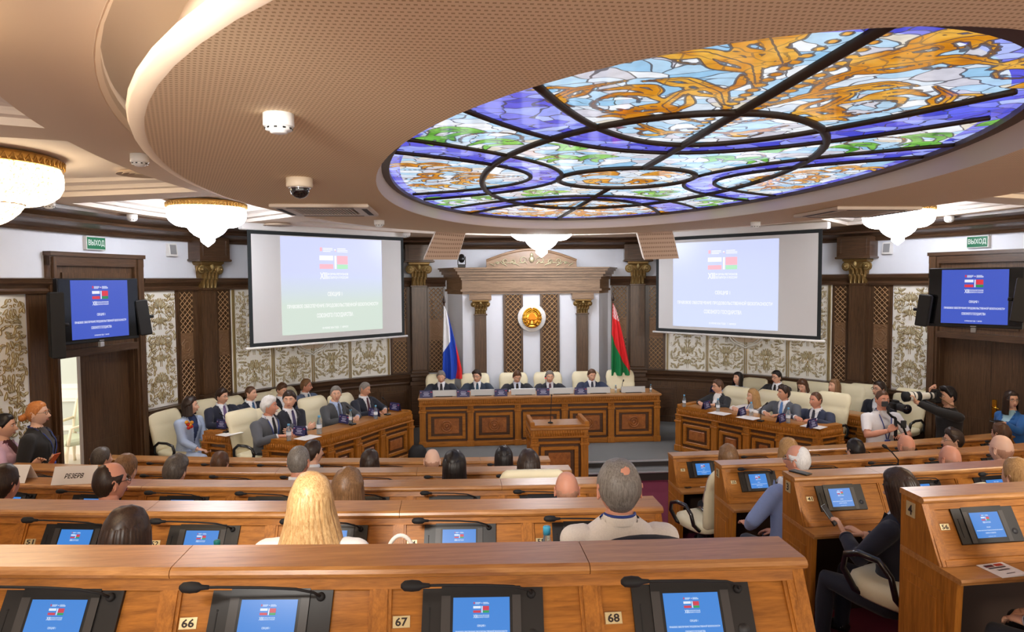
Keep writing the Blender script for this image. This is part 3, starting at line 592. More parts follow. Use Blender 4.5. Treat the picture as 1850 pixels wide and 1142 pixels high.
def column_speaker(p, z0, z1, label, rz, w_=0.11, tilt=0.0):
    t = thing('column_speaker', label, 'speaker', (p[0], p[1], (z0+z1)/2), rz, 'slim black column speakers by the televisions'); h = (z1-z0)/2
    t.rotation_euler = (tilt, 0, rz)
    m = MB(); m.bbox(-w_/2, w_/2, -0.05, 0.08, -h, h, 0.012); m.build('cabinet', [BLACKM], t)
    m = MB(); m.bbox(-w_/2+0.008, w_/2-0.008, -0.06, -0.05, -h+0.02, h-0.02, 0.004); m.build('grille', [mat('speaker_cloth', (26, 27, 30), 0.9, bump=0.4, bscale=400)], t)
    m = MB(); m.tube([(0, 0.08, 0), (0, 0.13, 0)], 0.02, 8); m.build('bracket', [BLACKM], t)
column_speaker(CAM+ray(99, 575)*7.5, -0.82, -0.10, 'slim black column speaker at the near edge of the left television', -0.9, 0.14)
column_speaker(CAM+ray(257, 580)*8.6, -0.66, -0.22, 'slim black column speaker at the far edge of the left television', -0.9, 0.07, 0.12)
column_speaker(CAM+ray(1671, 565)*8.7, -0.62, -0.22, 'slim black column speaker at the far edge of the right television', 0.7, 0.10, 0.12)
column_speaker(CAM+ray(1846, 545)*7.8, -0.52, -0.02, 'slim black column speaker at the near edge of the right television', 0.9, 0.12, 0.12)
# flags
def flag(base, top, label, bands, sgn):
    t = thing('flag', label, 'flag', base, 0, 'flags beside the emblem'); h = top-base[2]
    m = MB(); m.tube([(0, 0, 0), (0, 0, h)], 0.014, 10); m.build('pole', [mat('pole_brown', (70, 48, 34), 0.4)], t)
    m = MB(); m.lathe([(0.002, 0), (0.02, 0.01), (0.026, 0.035), (0.02, 0.07), (0.002, 0.16)], 10, c=(0, 0, h)); m.build('finial', [mat('finial_brown', (50, 34, 26), 0.4)], t)
    m = MB(); m.lathe([(0.17, 0.0), (0.17, 0.03), (0.05, 0.05), (0.03, 0.08)], 20); m.build('stand', [DARK], t)
    m = MB(); NU, NV = 90, 110; L = 1.32; z_top = h-0.03; vs_ = []
    for j in range(NV+1):
        v = j/NV; z = z_top-v*L
        for i in range(NU+1):
            u = i/NU; wdt = 0.05+0.30*min(1, v*1.15)**0.9
            x = sgn*(u*wdt-0.12*wdt); y = -0.03-0.05*v*math.sin(u*PI*4.5+v*1.5)-0.04*v*math.sin(u*PI)
            vs_.append((x, y, z-0.10*u*(1-v)))
    fs = []
    for j in range(NV):
        for i in range(NU): k = j*(NU+1)+i; fs.append((k, k+1, k+NU+2, k+NU+1))
    m.v = vs_
    for q, f in enumerate(fs):
        j, i = divmod(q, NU); u, v = (i+0.5)/NU, (j+0.5)/NV; m.f.append(list(f)); m.m.append(bands(u, v)); m.s.append(True)
    return t, m
RW, RB, RR, BG = mat('flag_white', (232, 234, 240), 0.75), mat('flag_blue', (30, 74, 190), 0.7), mat('flag_red', (222, 34, 40), 0.7), mat('flag_green', (10, 122, 66), 0.7)
p = at_y(803, 600, 12.45); t, m = flag((p[0], 12.45, SZ), -0.42, 'white, blue and red flag hanging on a pole left of the presidium', lambda u, v: 0 if v < 0.40+0.15*(0.8-u)*2 - 0.0 and u*1.25+v*0.9 < 1.15 else (1 if u*0.9+v*0.55 < 1.15 else 2), 1)
m.build('flag_cloth', [RW, RB, RR], t)
p = at_y(1107, 600, 12.35)
def bel(u, v):
    if v < 0.2: return 2 if (int(u*10)+int(v*44)) % 2 and u < 0.9 else 0
    return 0 if u*0.55+v < 0.98 - 0.0 else 1
t, m = flag((p[0], 12.35, SZ), -0.40, 'red and green flag with white ornament hanging right of the presidium', lambda u, v: bel(1-u, v), 1)
m.build('flag_cloth', [RR, BG, RW], t)
# ------------------------------------------------------------------ ceiling
CY = 5.83
def zc(y): return 0.93-0.014*(y-2.4)
def pol(rho, deg, dz=0.0):
    a = math.radians(deg); r = rho/math.sqrt((math.cos(a)/3.55)**2+(math.sin(a)/5.0)**2); x, y = r*math.cos(a), CY+r*math.sin(a)
    return (x, y, zc(y)+dz)
def perf(name, col, hole, sx, sy):
    m = mat(name, col, 0.75); nt = m.node_tree; p = nt.nodes['Principled BSDF']; tc = nt.nodes.new('ShaderNodeTexCoord'); sp = nt.nodes.new('ShaderNodeSeparateXYZ'); nt.links.new(tc.outputs['Object'], sp.inputs[0])
    def mth(op, a, b=None):
        n = nt.nodes.new('ShaderNodeMath'); n.operation = op
        for i, q in enumerate((a, b)):
            if q is None: continue
            if isinstance(q, (int, float)): n.inputs[i].default_value = q
            else: nt.links.new(q, n.inputs[i])
        return n.outputs[0]
    ax = mth('MULTIPLY', sp.outputs[0], 1/sx); ay = mth('MULTIPLY', sp.outputs[1], 1/sy)
    row = mth('MULTIPLY', mth('MODULO', mth('FLOOR', ay), 2.0), 0.5)
    fx = mth('ABSOLUTE', mth('SUBTRACT', mth('FRACT', mth('ADD', mth('ADD', ax, row), 1000.0)), 0.5)); fy = mth('ABSOLUTE', mth('SUBTRACT', mth('FRACT', mth('ADD', ay, 1000.0)), 0.5))
    k = mth('MULTIPLY', mth('LESS_THAN', fx, 0.27), mth('LESS_THAN', fy, 0.2))
    mx = nt.nodes.new('ShaderNodeMix'); mx.data_type = 'RGBA'; mx.inputs[6].default_value = (*lin(col), 1); mx.inputs[7].default_value = (*lin(hole), 1); nt.links.new(k, mx.inputs[0]); nt.links.new(mx.outputs[2], p.inputs['Base Color'])
    return m
PERF = perf('perforated_tan', (240, 214, 176), (194, 162, 120), 0.019, 0.025)
m = MB()
COFF = [(-16.7, 16.0, 1.61), (20.4, 44.0, 1.61), (49, 131, 1.32), (136, 159.6, 1.61), (164, 196.7, 1.61), (201.7, 230, 1.61), (235, 305, 1.55), (310, 338.3, 1.61)]
def strip(r0, r1, a0, a1, mi=0, dz=0.0, n=None):
    n = n or max(2, int((a1-a0)/3)); vs_ = []
    for i in range(n+1): a = a0+(a1-a0)*i/n; vs_ += [pol(r0, a, dz), pol(r1, a, dz)]
    m.add(vs_, [(2*i, 2*i+1, 2*i+3, 2*i+2) for i in range(n)], mi, True)
prev = COFF[-1][1]-360
for a0, a1, ro in COFF:
    strip(0.99, 2.3, prev, a0); strip(0.99, 1.115, a0, a1); strip(ro, 2.3, a0, a1); prev = a1
    def outline(k, dz):
        r0, r1 = 1.115+0.022*k, ro-0.022*k; b0, b1 = a0+1.1*k, a1-1.1*k; n = max(3, int((a1-a0)/3)); P = [pol(r0, b0+(b1-b0)*i/n, dz) for i in range(n+1)]+[pol(r1, b1-(b1-b0)*i/n, dz) for i in range(n+1)]; return P
    m.loft([outline(0, 0), outline(0, 0.045), outline(0.8, 0.05), outline(1.0, 0.07), outline(1.2, 0.085), outline(2.2, 0.10), outline(2.6, 0.13), outline(3.0, 0.135)], 1, False, None, False)
    strip(1.115+0.066, ro-0.066, a0+3.3, a1-3.3, 1, 0.135)
tag(m.build('ceiling', [PLASTERTAN, PLASTERWHT]), 'sloping outer ceiling with white coffers', kind='structure')
def ell2(a, b, c, z, n=96): return [(a*math.cos(2*PI*i/n), c+b*math.sin(2*PI*i/n), z) for i in range(n)]
m = MB()                                           # stepped white cove between the outer ceiling and the lower disc
def rr(rho, dz, n=96): return [pol(rho, 360*i/n, dz) for i in range(n)]
m.loft([rr(0.992, -0.002), rr(0.985, 0.03), rr(0.998, 0.035), rr(0.998, 0.06), rr(0.985, 0.075), rr(0.985, 0.11), rr(1.0, 0.12), rr(1.0, 0.2), rr(0.8, 0.22)], 0, False, None, False)
tag(m.build('ceiling_cove', [PLASTERWHT]), 'white moulded cove above the perforated disc', kind='structure')
m = MB(); ZS = 0.70
m.loft([ell2(2.01, 3.84, 5.70, ZS), ell2(3.30, 4.90, CY, ZS)], 0, True, None, False); tag(m.build('ceiling_disc', [PERF]), 'large perforated tan oval ceiling disc', kind='structure')
m = MB(); m.loft([ell2(3.30, 4.90, CY, ZS), ell2(3.36, 4.96, CY, ZS+0.012), ell2(3.37, 4.97, CY, ZS+0.04), ell2(3.28, 4.88, CY, ZS+0.075), ell2(3.22, 4.82, CY, ZS+0.085), ell2(3.2, 4.8, CY, ZS+0.3)], 0, True, None, False)
m.loft([ell2(2.01, 3.84, 5.70, ZS), ell2(2.00, 3.83, 5.70, ZS+0.02), ell2(1.985, 3.76, 5.78, ZS+0.10), ell2(1.98, 3.73, 5.82, ZS+0.13)], 1, True, None, False)
tag(m.build('trim_14', [PLASTERTAN, mat('bevel_plaster', (222, 206, 194), 0.7)]), 'smooth edge and inner bevel of the ceiling disc', kind='structure')
m = MB(); m.loft([[(-1.6, 13.0+0.18-o, z), (1.6, 13.0+0.18-o, z)] for o, z in CORN], 0, False, None, False, False)
tag(m.build('trim_15', [DARK_H]), 'dark cornice across the emblem wall', kind='structure')
# ------------------------------------------------------------------ stained glass skylight
sky = thing('stained_glass_skylight', 'oval backlit stained glass skylight with golden leaves and blue bands', 'skylight', (0, CY, 0.845))
PCY = 5.70
BAR = mat('glazing_bar', (62, 50, 40), 0.5, 0.3)
bars = {}
def bar(name, pts, r):
    b = MB(); b.tube([(x, y-CY, -0.012) for x, y in pts], r, 6, 0, True, True, 0.7); b.build('glazing_bar', [BAR], sky)
def inside(x, y, k=1.0): return (x/1.95)**2+((y-CY)/3.68)**2 <= k
bar('centre', [(0.56*math.cos(2*PI*i/40), PCY+0.56*math.sin(2*PI*i/40)) for i in range(41)], 0.026)
bar('oval', [(1.19*math.cos(2*PI*i/72), 5.73+2.31*math.sin(2*PI*i/72)) for i in range(73)], 0.028)
def g_side(x, ap, k): return k*math.sqrt(max(0, x-ap))
for sx in (-1, 1):
    for ap, k, r in ((0.55, 1.42, 0.019), (0.80, 1.10, 0.019)):
        P = []
        for i in range(61):
            q = -1+2*i/60; x = ap+1.35*q*q; y = PCY+math.copysign(g_side(x, ap, k), q)
            if inside(x, y): P.append((sx*x, y))
        bar('petal', P, r)
for sy in (-1, 1):
    for ap, k, r in ((1.18, 1.33, 0.020), (1.45, 0.96, 0.024)):
        P = []
        for i in range(61):
            q = -1+2*i/60; d = ap+2.4*q*q; x = math.copysign(k*math.sqrt(max(0, d-ap)), q)
            if inside(x, PCY+sy*d): P.append((x, PCY+sy*d))
        bar('petal', P, r)
bar('spine', [(0, CY-3.68), (0, PCY-0.56)], 0.03); bar('spine', [(0, PCY+0.56), (0, CY+3.68)], 0.026)
m = MB(); m.loft([[(a*math.cos(2*PI*i/96), b*math.sin(2*PI*i/96), z) for i in range(96)] for a, b, z in ((2.0, 3.76, -0.03), (1.93, 3.66, -0.03), (1.93, 3.66, 0.0))], 0, False, None, False); m.build('rim', [mat('bronze_rim', (92, 74, 58), 0.45, 0.4)], sky)
# glass: a fine grid carrying design fields (distance to the golden and green shapes, blue bands), read by the material
GX = np.linspace(-1.98, 1.98, 199); GY = np.linspace(-3.72, 3.72, 373)
X, Y = np.meshgrid(GX, GY); Yp = Y+CY-PCY; AXx, AYy = np.abs(X), np.abs(Yp)
def stroke(P, r0, r1, n=26):
    P = np.array(P, float); d = np.r_[0, np.cumsum(np.hypot(*np.diff(P, axis=0).T))]; t = np.linspace(0, d[-1], n)
    q = np.c_[np.interp(t, d, P[:, 0]), np.interp(t, d, P[:, 1])]; 
    for _ in range(2): q[1:-1] = (q[:-2]+2*q[1:-1]+q[2:])/4
    tt = t/d[-1]; R_ = r0+(r1-r0)*np.sin(PI*np.clip(tt, 0.02, 1))**0.8
    return q, R_
gold = np.full(X.shape, 9.0); green = np.full(X.shape, 9.0); vein = np.full(X.shape, 9.0)
def draw(field, P, r0, r1, mirror=True, v=True):
    global vein
    q, R_ = stroke(P, r0*0.8, r1*0.62)
    for sx in ((-1, 1) if mirror else (1,)):
        for (x, y), r in zip(q, R_):
            k = np.hypot(X-sx*x, Yp-y); np.minimum(field, k-r, out=field)
            if v and r1 > 9: np.minimum(vein, np.maximum(k, 0.0), out=vein)
def leaf_cluster(field, x, y, a, L, r, n=3):
    for k in range(n):
        aa = a+(k-(n-1)/2)*0.5; l = L*(1-0.15*abs(k-(n-1)/2))
        P = [(x, y), (x+0.4*l*math.cos(aa), y+0.4*l*math.sin(aa)), (x+0.75*l*math.cos(aa+0.25), y+0.75*l*math.sin(aa+0.25)), (x+l*math.cos(aa+0.7), y+l*math.sin(aa+0.7))]
        draw(field, P, 0.012, r)
def sp(cx, cy, r, a0, t, n=20): return [(cx+r*(1-0.7*i/n)*math.cos(a0+t*2*PI*i/n), cy+r*(1-0.7*i/n)*math.sin(a0+t*2*PI*i/n)) for i in range(n+1)]
def acanthus(field, P, r):                         # a long curved leaf with a midrib and two shorter side leaves
    q, R_ = stroke(P, 0.02, 0.03, 30); draw(field, P, 0.014, r*0.8, True, False); n = len(q); L = np.hypot(*np.diff(q, axis=0).T).sum()
    for i, s_, f in ((7, 1, 0.42), (10, -1, 0.40), (17, 1, 0.30)):
        t = q[i+1]-q[i-1]; a = math.atan2(t[1], t[0])+s_*0.8; l = L*f; x, y = q[i]
        Q = [(x, y), (x+0.5*l*math.cos(a), y+0.5*l*math.sin(a)), (x+0.5*l*math.cos(a)+0.5*l*math.cos(a-s_*0.6), y+0.5*l*math.sin(a)+0.5*l*math.sin(a-s_*0.6))]
        draw(field, Q, 0.010, r*0.55, True, False)
    s_ = stroke(P, 0.01, 0.01, 60)[0]; tg = np.gradient(s_, axis=0); tg /= np.linalg.norm(tg, axis=1)[:, None]
    for sx in (-1, 1):
        best = np.full(X.shape, 9.0); sg = np.ones(X.shape)
        for (x, y), (tx, ty) in zip(s_[3:-3], tg[3:-3]):
            dx, dy = X-sx*x, Yp-y; k = np.hypot(dx, dy); up = k < best; best = np.where(up, k, best); sg = np.where(up, np.sign(sx*tx*dy-ty*dx+1e-9), sg)
        near = best < 0.035; vein[near] = (best*sg)[near]
for sy in (-1, 1):                                  # near and far fields: large golden acanthus
    S_ = lambda P: [(x, sy*y) for x, y in P]
    draw(gold, S_([(0.05, 3.6), (0.10, 3.0), (0.08, 2.4), (0.06, 1.6)]), 0.02, 0.05)
    for P, r in (([(0.08, 2.0), (0.25, 2.1), (0.42, 2.35), (0.40, 2.62), (0.22, 2.66)], 0.075), ([(0.10, 2.35), (0.22, 2.6), (0.45, 2.8), (0.62, 2.75)], 0.08), ([(0.1, 2.7), (0.25, 3.0), (0.5, 3.15), (0.8, 3.05)], 0.09), ([(0.12, 3.0), (0.35, 3.35), (0.6, 3.45)], 0.08), ([(0.06, 1.75), (0.25, 1.75), (0.42, 1.95)], 0.06), ([(0.7, 2.75), (0.9, 2.6), (0.98, 2.4), (0.85, 2.3)], 0.06)):
        acanthus(gold, S_(P), r)
    draw(gold, S_(sp(0.62, 2.4, 0.24, 2.5, 1.1)), 0.012, 0.028, True, False); draw(gold, S_(sp(0.45, 3.1, 0.3, 3.6, -0.9)), 0.014, 0.03, True, False); draw(gold, S_(sp(0.95, 3.0, 0.2, 1.0, 1.0)), 0.012, 0.026, True, False); draw(gold, S_(sp(0.28, 1.75, 0.14, 2.5, 1.0)), 0.010, 0.022, True, False)
    for x, y, a, L in ((0.3, 2.25, 0.4, 0.3), (0.75, 3.0, 0.9, 0.35), (0.5, 2.5, 1.0, 0.3), (0.25, 2.95, 2.0, 0.3), (1.05, 2.75, 0.8, 0.25), (0.2, 3.3, 0.5, 0.3), (1.15, 3.0, -0.6, 0.25), (0.5, 2.05, 1.4, 0.22)): leaf_cluster(gold, x, sy*y, sy*a, L, 0.045)
for q in (-1, 1):                                   # side fields and centre
    for x, y, a, L in ((1.05, 0.05, 0.2, 0.45), (1.3, 0.25, 1.0, 0.3), (1.45, 0.5, 0.6, 0.3), (1.5, 0.15, -0.4, 0.3), (1.7, 0.45, 1.0, 0.25)): leaf_cluster(gold, x, q*y, q*a, L, 0.038)
    draw(gold, [(0.9, q*0.02), (1.3, q*0.12), (1.6, q*0.35), (1.8, q*0.3)], 0.012, 0.03)
    draw(gold, sp(0.25, q*0.22, 0.2, 1.0, q*0.9), 0.012, 0.035); leaf_cluster(gold, 0.1, q*0.1, q*0.8, 0.35, 0.05)
    for x, y, a, L in ((1.0, 1.35, 0.5, 0.35), (1.25, 1.7, 0.2, 0.38), (0.75, 1.15, 2.4, 0.3), (1.45, 1.55, -0.5, 0.3), (0.55, 0.85, 0.5, 0.3), (1.5, 2.0, 1.2, 0.25), (0.3, 0.95, 0.0, 0.3)): leaf_cluster(green, x, q*y, q*a, L, 0.05)
    draw(gold, sp(1.15, q*1.5, 0.26, 0.5, q*0.8), 0.010, 0.022, True, False); draw(gold, sp(0.6, q*1.0, 0.2, 2.5, q*0.8), 0.010, 0.02, True, False)
side_o = AYy-1.42*np.sqrt(np.clip(AXx-0.55, 0, None)); side_i = AYy-1.10*np.sqrt(np.clip(AXx-0.80, 0, None))
end_o = AXx-1.33*np.sqrt(np.clip(AYy-1.18, 0, None)); end_i = AXx-0.96*np.sqrt(np.clip(AYy-1.45, 0, None))
cen = np.hypot(X, Yp)-0.56
blue = np.minimum(np.maximum(np.where(AXx > 0.55, side_o, 9), np.where(AXx > 0.8, -side_i, -9)), np.maximum(np.where(AYy > 1.18, end_o, 9), np.where(AYy > 1.45, -end_i, -9)))
edge = 0.09-(1-np.sqrt((X/1.93)**2+(Y/3.66)**2))*2.2
m = MB(); nx, ny = len(GX), len(GY); keep = ((X/2.0)**2+(Y/3.76)**2 <= 1.0)
me = bpy.data.meshes.new('glass'); vs_ = np.c_[X.ravel(), Y.ravel(), np.zeros(X.size)]
fs = [(j*nx+i, (j+1)*nx+i, (j+1)*nx+i+1, j*nx+i+1) for j in range(ny-1) for i in range(nx-1) if keep[j, i] and keep[j+1, i+1] and keep[j, i+1] and keep[j+1, i]]
me.from_pydata(vs_.tolist(), [], fs); me.update()
for nm_, A in (('gold', gold), ('green', green), ('blue', np.minimum(blue, -edge*0.4)), ('vein', vein)):
    at_ = me.attributes.new(nm_, 'FLOAT', 'POINT'); at_.data.foreach_set('value', np.clip(A, -1, 1).astype(np.float32).ravel())
gm = bpy.data.materials.new('stained_glass'); gm.use_nodes = True; nt = gm.node_tree; p = nt.nodes['Principled BSDF']
N_ = lambda t: nt.nodes.new(t); LK = lambda a, b: nt.links.new(a, b)
def mth(op, a, b=None, c=None):
    n = N_('ShaderNodeMath'); n.operation = op
    for i, q in enumerate((a, b, c)):
        if q is None: continue
        if isinstance(q, (int, float)): n.inputs[i].default_value = q
        else: LK(q, n.inputs[i])
    return n.outputs[0]
def mixc(f, a, b):
    n = N_('ShaderNodeMix'); n.data_type = 'RGBA'
    for i, q in ((0, f), (6, a), (7, b)):
        if isinstance(q, tuple): n.inputs[i].default_value = (*lin(q), 1)
        elif isinstance(q, float): n.inputs[i].default_value = q
        else: LK(q, n.inputs[i])
    return n.outputs[2]
def ramp(f, stops, interp='CONSTANT'):
    n = N_('ShaderNodeValToRGB'); n.color_ramp.interpolation = interp
    while len(n.color_ramp.elements) < len(stops): n.color_ramp.elements.new(0.5)
    for e, (q, c) in zip(n.color_ramp.elements, stops): e.position = q; e.color = (*lin(c), 1)
    LK(f, n.inputs[0]); return n.outputs[0]
tc = N_('ShaderNodeTexCoord'); nz = N_('ShaderNodeTexNoise'); nz.inputs['Scale'].default_value = 3.2; nz.inputs['Detail'].default_value = 2; LK(tc.outputs['Object'], nz.inputs['Vector'])
ds = N_('ShaderNodeVectorMath'); ds.operation = 'MULTIPLY_ADD'; LK(nz.outputs['Color'], ds.inputs[0]); ds.inputs[1].default_value = (0.34, 0.34, 0); LK(tc.outputs['Object'], ds.inputs[2])
mp = N_('ShaderNodeMapping'); mp.inputs['Scale'].default_value = (6.0, 9.5, 1); LK(ds.outputs[0], mp.inputs['Vector'])
def vor(feature, scale=1.0):
    v = N_('ShaderNodeTexVoronoi'); v.voronoi_dimensions = '2D'; v.feature = feature; v.inputs['Scale'].default_value = scale; v.inputs['Randomness'].default_value = 0.85; LK(mp.outputs[0], v.inputs['Vector']); return v
cell = N_('ShaderNodeSeparateColor'); LK(vor('F1').outputs['Color'], cell.inputs[0]); dist = vor('DISTANCE_TO_EDGE').outputs['Distance']
ga = {}
for nm_ in ('gold', 'green', 'blue', 'vein'):
    a = N_('ShaderNodeAttribute'); a.attribute_name = nm_; ga[nm_] = a.outputs['Fac']
white = ramp(cell.outputs[0], [(0.0, (236, 240, 246)), (0.28, (178, 212, 238)), (0.5, (214, 226, 240)), (0.66, (205, 204, 216)), (0.8, (150, 196, 230)), (0.93, (222, 214, 200))])
bluec = ramp(cell.outputs[1], [(0.0, (92, 92, 218)), (0.3, (124, 128, 232)), (0.55, (150, 162, 242)), (0.78, (72, 76, 204)), (0.9, (176, 190, 246))])
goldc = ramp(nz.outputs['Fac'], [(0.3, (176, 98, 14)), (0.48, (214, 142, 30)), (0.62, (232, 178, 74)), (0.75, (196, 118, 20))], 'LINEAR')
greenc = ramp(nz.outputs['Fac'], [(0.3, (70, 150, 40)), (0.6, (140, 206, 96)), (0.8, (196, 196, 90))], 'LINEAR')
lt = lambda v, k: mth('LESS_THAN', v, k)
col_ = mixc(lt(ga['blue'], 0.0), white, bluec); col_ = mixc(lt(ga['green'], 0.0), col_, greenc); col_ = mixc(lt(ga['gold'], 0.0), col_, goldc)
inm = mth('MAXIMUM', lt(ga['gold'], 0.0), lt(ga['green'], 0.0))
lead = mth('MULTIPLY', lt(dist, 0.035), mth('SUBTRACT', 1.0, mth('MULTIPLY', inm, 0.4)))
lead = mth('MAXIMUM', lead, lt(mth('ABSOLUTE', ga['gold']), 0.006)); lead = mth('MAXIMUM', lead, lt(mth('ABSOLUTE', ga['green']), 0.005)); lead = mth('MAXIMUM', lead, mth('MULTIPLY', lt(mth('ABSOLUTE', ga['vein']), 0.005), inm))
col_ = mixc(mth('MULTIPLY', lead, 0.85), col_, (66, 62, 70))
n2 = N_('ShaderNodeTexNoise'); n2.inputs['Scale'].default_value = 14; LK(tc.outputs['Object'], n2.inputs['Vector'])
LK(col_, p.inputs['Emission Color']); LK(mth('MULTIPLY_ADD', n2.outputs['Fac'], 0.5*GLASS_EMIT, 0.78*GLASS_EMIT), p.inputs['Emission Strength'])
p.inputs['Base Color'].default_value = (0.02, 0.02, 0.025, 1); p.inputs['Roughness'].default_value = 0.08
me.materials.append(gm); go = bpy.data.objects.new('glass', me); COL.objects.link(go); go.parent = sky
# ------------------------------------------------------------------ chandeliers
def crystal(name, col, s):
    m = emis(name, col, s); nt = m.node_tree; p = nt.nodes['Principled BSDF']; tc = nt.nodes.new('ShaderNodeTexCoord'); mp = nt.nodes.new('ShaderNodeMapping'); mp.inputs['Scale'].default_value = (80, 80, 60); nt.links.new(tc.outputs['Object'], mp.inputs[0])
    v = nt.nodes.new('ShaderNodeTexVoronoi'); v.inputs['Scale'].default_value = 1.0; nt.links.new(mp.outputs[0], v.inputs['Vector'])
    mr = nt.nodes.new('ShaderNodeMapRange'); mr.inputs[1].default_value = 0.25; mr.inputs[2].default_value = 0.72; mr.inputs[3].default_value = s*1.3; mr.inputs[4].default_value = s*0.10; nt.links.new(v.outputs['Distance'], mr.inputs[0]); nt.links.new(mr.outputs[0], p.inputs['Emission Strength']); return m
def chandelier(loc, label, warm, k=1.0):
    t = thing('chandelier', label, 'chandelier', loc, 0.3, 'crystal bowl chandeliers')
    cm = crystal('crystal_warm', (255, 226, 186), CHANDELIER_WARM) if warm else crystal('crystal_cool', (246, 248, 255), CHANDELIER_EMIT)
    m = MB(); n = 72
    def ring(r, z, f): return [(k*r*(1+f*(-1 if i % 2 else 1))*math.cos(2*PI*i/n), k*r*(1+f*(-1 if i % 2 else 1))*math.sin(2*PI*i/n), k*(z+(f*0.5 if i % 3 == 0 else 0))) for i in range(n)]
    m.loft([ring(r, z, 0.012) for r, z in ((0.50, -0.05), (0.535, -0.09), (0.54, -0.15), (0.535, -0.21), (0.51, -0.26), (0.47, -0.295), (0.42, -0.325), (0.36, -0.338), (0.28, -0.34))], 0, True); m.build('upper_bowl', [cm], t)
    m = MB(); m.loft([ring(r, z, 0.016) for r, z in ((0.28, -0.335), (0.27, -0.36), (0.245, -0.40), (0.20, -0.445), (0.15, -0.48), (0.095, -0.505))], 0, True); m.build('lower_bowl', [cm], t)
    m = MB(); m.loft([ring(r, z, 0.03) for r, z in ((0.092, -0.503), (0.098, -0.53), (0.096, -0.555), (0.075, -0.575), (0.045, -0.60), (0.01, -0.63))], 0, True); m.build('crystal_tail', [cm], t)
    m = MB(); m.lathe([(k*0.52, 0.02), (k*0.545, 0.0), (k*0.55, -0.03*k), (k*0.545, -0.06*k), (k*0.53, -0.065*k)], 64)
    for i in range(64):
        a = 2*PI*i/64; b = a+PI/64; m.tube([(k*0.552*math.cos(a), k*0.552*math.sin(a), -0.055*k), (k*0.556*math.cos(b), k*0.556*math.sin(b), -0.008*k), (k*0.552*math.cos(b+PI/64), k*0.552*math.sin(b+PI/64), -0.055*k)], 0.006, 4, 0, False)
    m.lathe([(k*0.285, -0.332*k), (k*0.29, -0.338*k), (k*0.285, -0.344*k)], 48); m.lathe([(k*0.098, -0.498*k), (k*0.103, -0.504*k), (k*0.098, -0.51*k)], 32)
    m.build('gilt_band', [mat('chandelier_gilt', (206, 160, 84), 0.3, 0.7)], t)
    m = MB(); m.lathe([(0.03, 0.25), (0.03, 0.02)], 10); m.lathe([(0.12*k, 0.03), (0.5*k, 0.018)], 32); m.build('canopy', [GOLDTRIM], t)
chandelier((-5.15, 5.83, zc(5.83)+0.10), 'warm crystal chandelier nearest the camera at the left edge', True, 1.04)
chandelier((-4.40, 8.72, zc(8.7)+0.10), 'white crystal chandelier over the left television side', False, 0.82)
chandelier((4.58, 8.95, zc(8.9)+0.10), 'white crystal chandelier over the right-hand pilaster', False, 0.80)
chandelier((0.02, 11.35, zc(11.35)+0.16), 'white crystal chandelier hanging before the arched pediment', False, 0.95)
chandelier((4.62, 5.83, zc(5.83)+0.10), 'added unseen crystal chandelier beyond the right edge of the picture', True, 1.1)  # out of view, added to brighten the hall
chandelier((-3.6, 2.2, 1.05), 'added unseen crystal chandelier above the left rear seats', True); chandelier((3.6, 2.2, 1.05), 'added unseen crystal chandelier above the right rear seats', True)  # unseen pair added to lift the light on the ceiling and rear rows
# ------------------------------------------------------------------ ceiling fittings
SMK = 'round white smoke detectors'
def smoke(loc, label, col=WHITEP, k=1.0):
    t = thing('smoke_detector', label, 'smoke detector', loc, 0, SMK)
    m = MB(); m.lathe([(0.06*k, 0.01), (0.06*k, -0.045*k), (0.056*k, -0.05*k)], 24); m.build('base', [col], t)
    m = MB(); m.lathe([(0.05*k, -0.05*k), (0.052*k, -0.062*k), (0.034*k, -0.066*k), (0.034*k, -0.072*k), (0.02*k, -0.076*k)], 24); m.build('sensor_head', [col], t)
    m = MB()
    for i in range(10): a = 2*PI*i/10; m.box(-0.006, 0.006, -0.0535*k, -0.048*k, -0.061*k, -0.054*k, 0, Rz(a))
    m.build('vents', [BLACKM], t)
def cpt(x, y, dz=0.0):
    d = ray(x, y); t = (0.93+0.014*2.4)/(d[2]+0.014*d[1]); q = CAM+d*t; return (q[0], q[1], q[2]-0.012+dz)
def dpt(x, y): q = at_z(x, y, ZS); return (q[0], q[1], ZS-0.002)
smoke(dpt(503, 206), 'large smoke detector on the perforated disc, left of the glass', k=1.05)
smoke(dpt(685, 398), 'small smoke detector on the disc near its far left rim'); smoke(dpt(1365, 401), 'small smoke detector on the disc near its far right rim')
smoke(cpt(252, 278), 'smoke detector on the outer ceiling beside the disc edge, left'); smoke(cpt(88, 362), 'smoke detector by the left cornice between the two chandeliers'); smoke((-5.35, 8.9, 0.82), 'smoke detector by the cornice under the left white chandelier'); smoke((5.35, 9.0, 0.82), 'smoke detector by the cornice right of the right white chandelier'); smoke((-2.2, 11.75, 0.80), 'smoke detector by the cornice between left screen and hanging panel')
p = dpt(541, 322); t = thing('dome_camera', 'ceiling dome camera with dark bubble on the perforated disc', 'security camera', p)
m = MB(); m.lathe([(0.088, 0.01), (0.088, -0.055), (0.082, -0.062)], 32); m.build('base', [mat('camera_beige', (222, 204, 180), 0.5)], t)
m = MB(); m.lathe([(0.066, -0.06)]+[(0.064*math.cos(a), -0.075-0.06*math.sin(a)) for a in [i*PI/20 for i in range(10)]]+[(0.004, -0.136)], 32); m.build('dome', [mat('smoked_dome', (22, 20, 20), 0.06, coat=1.0)], t)
m = MB(); m.lathe([(0.069, -0.058), (0.071, -0.068), (0.067, -0.07)], 32); m.build('dome_ring', [CHROME], t)
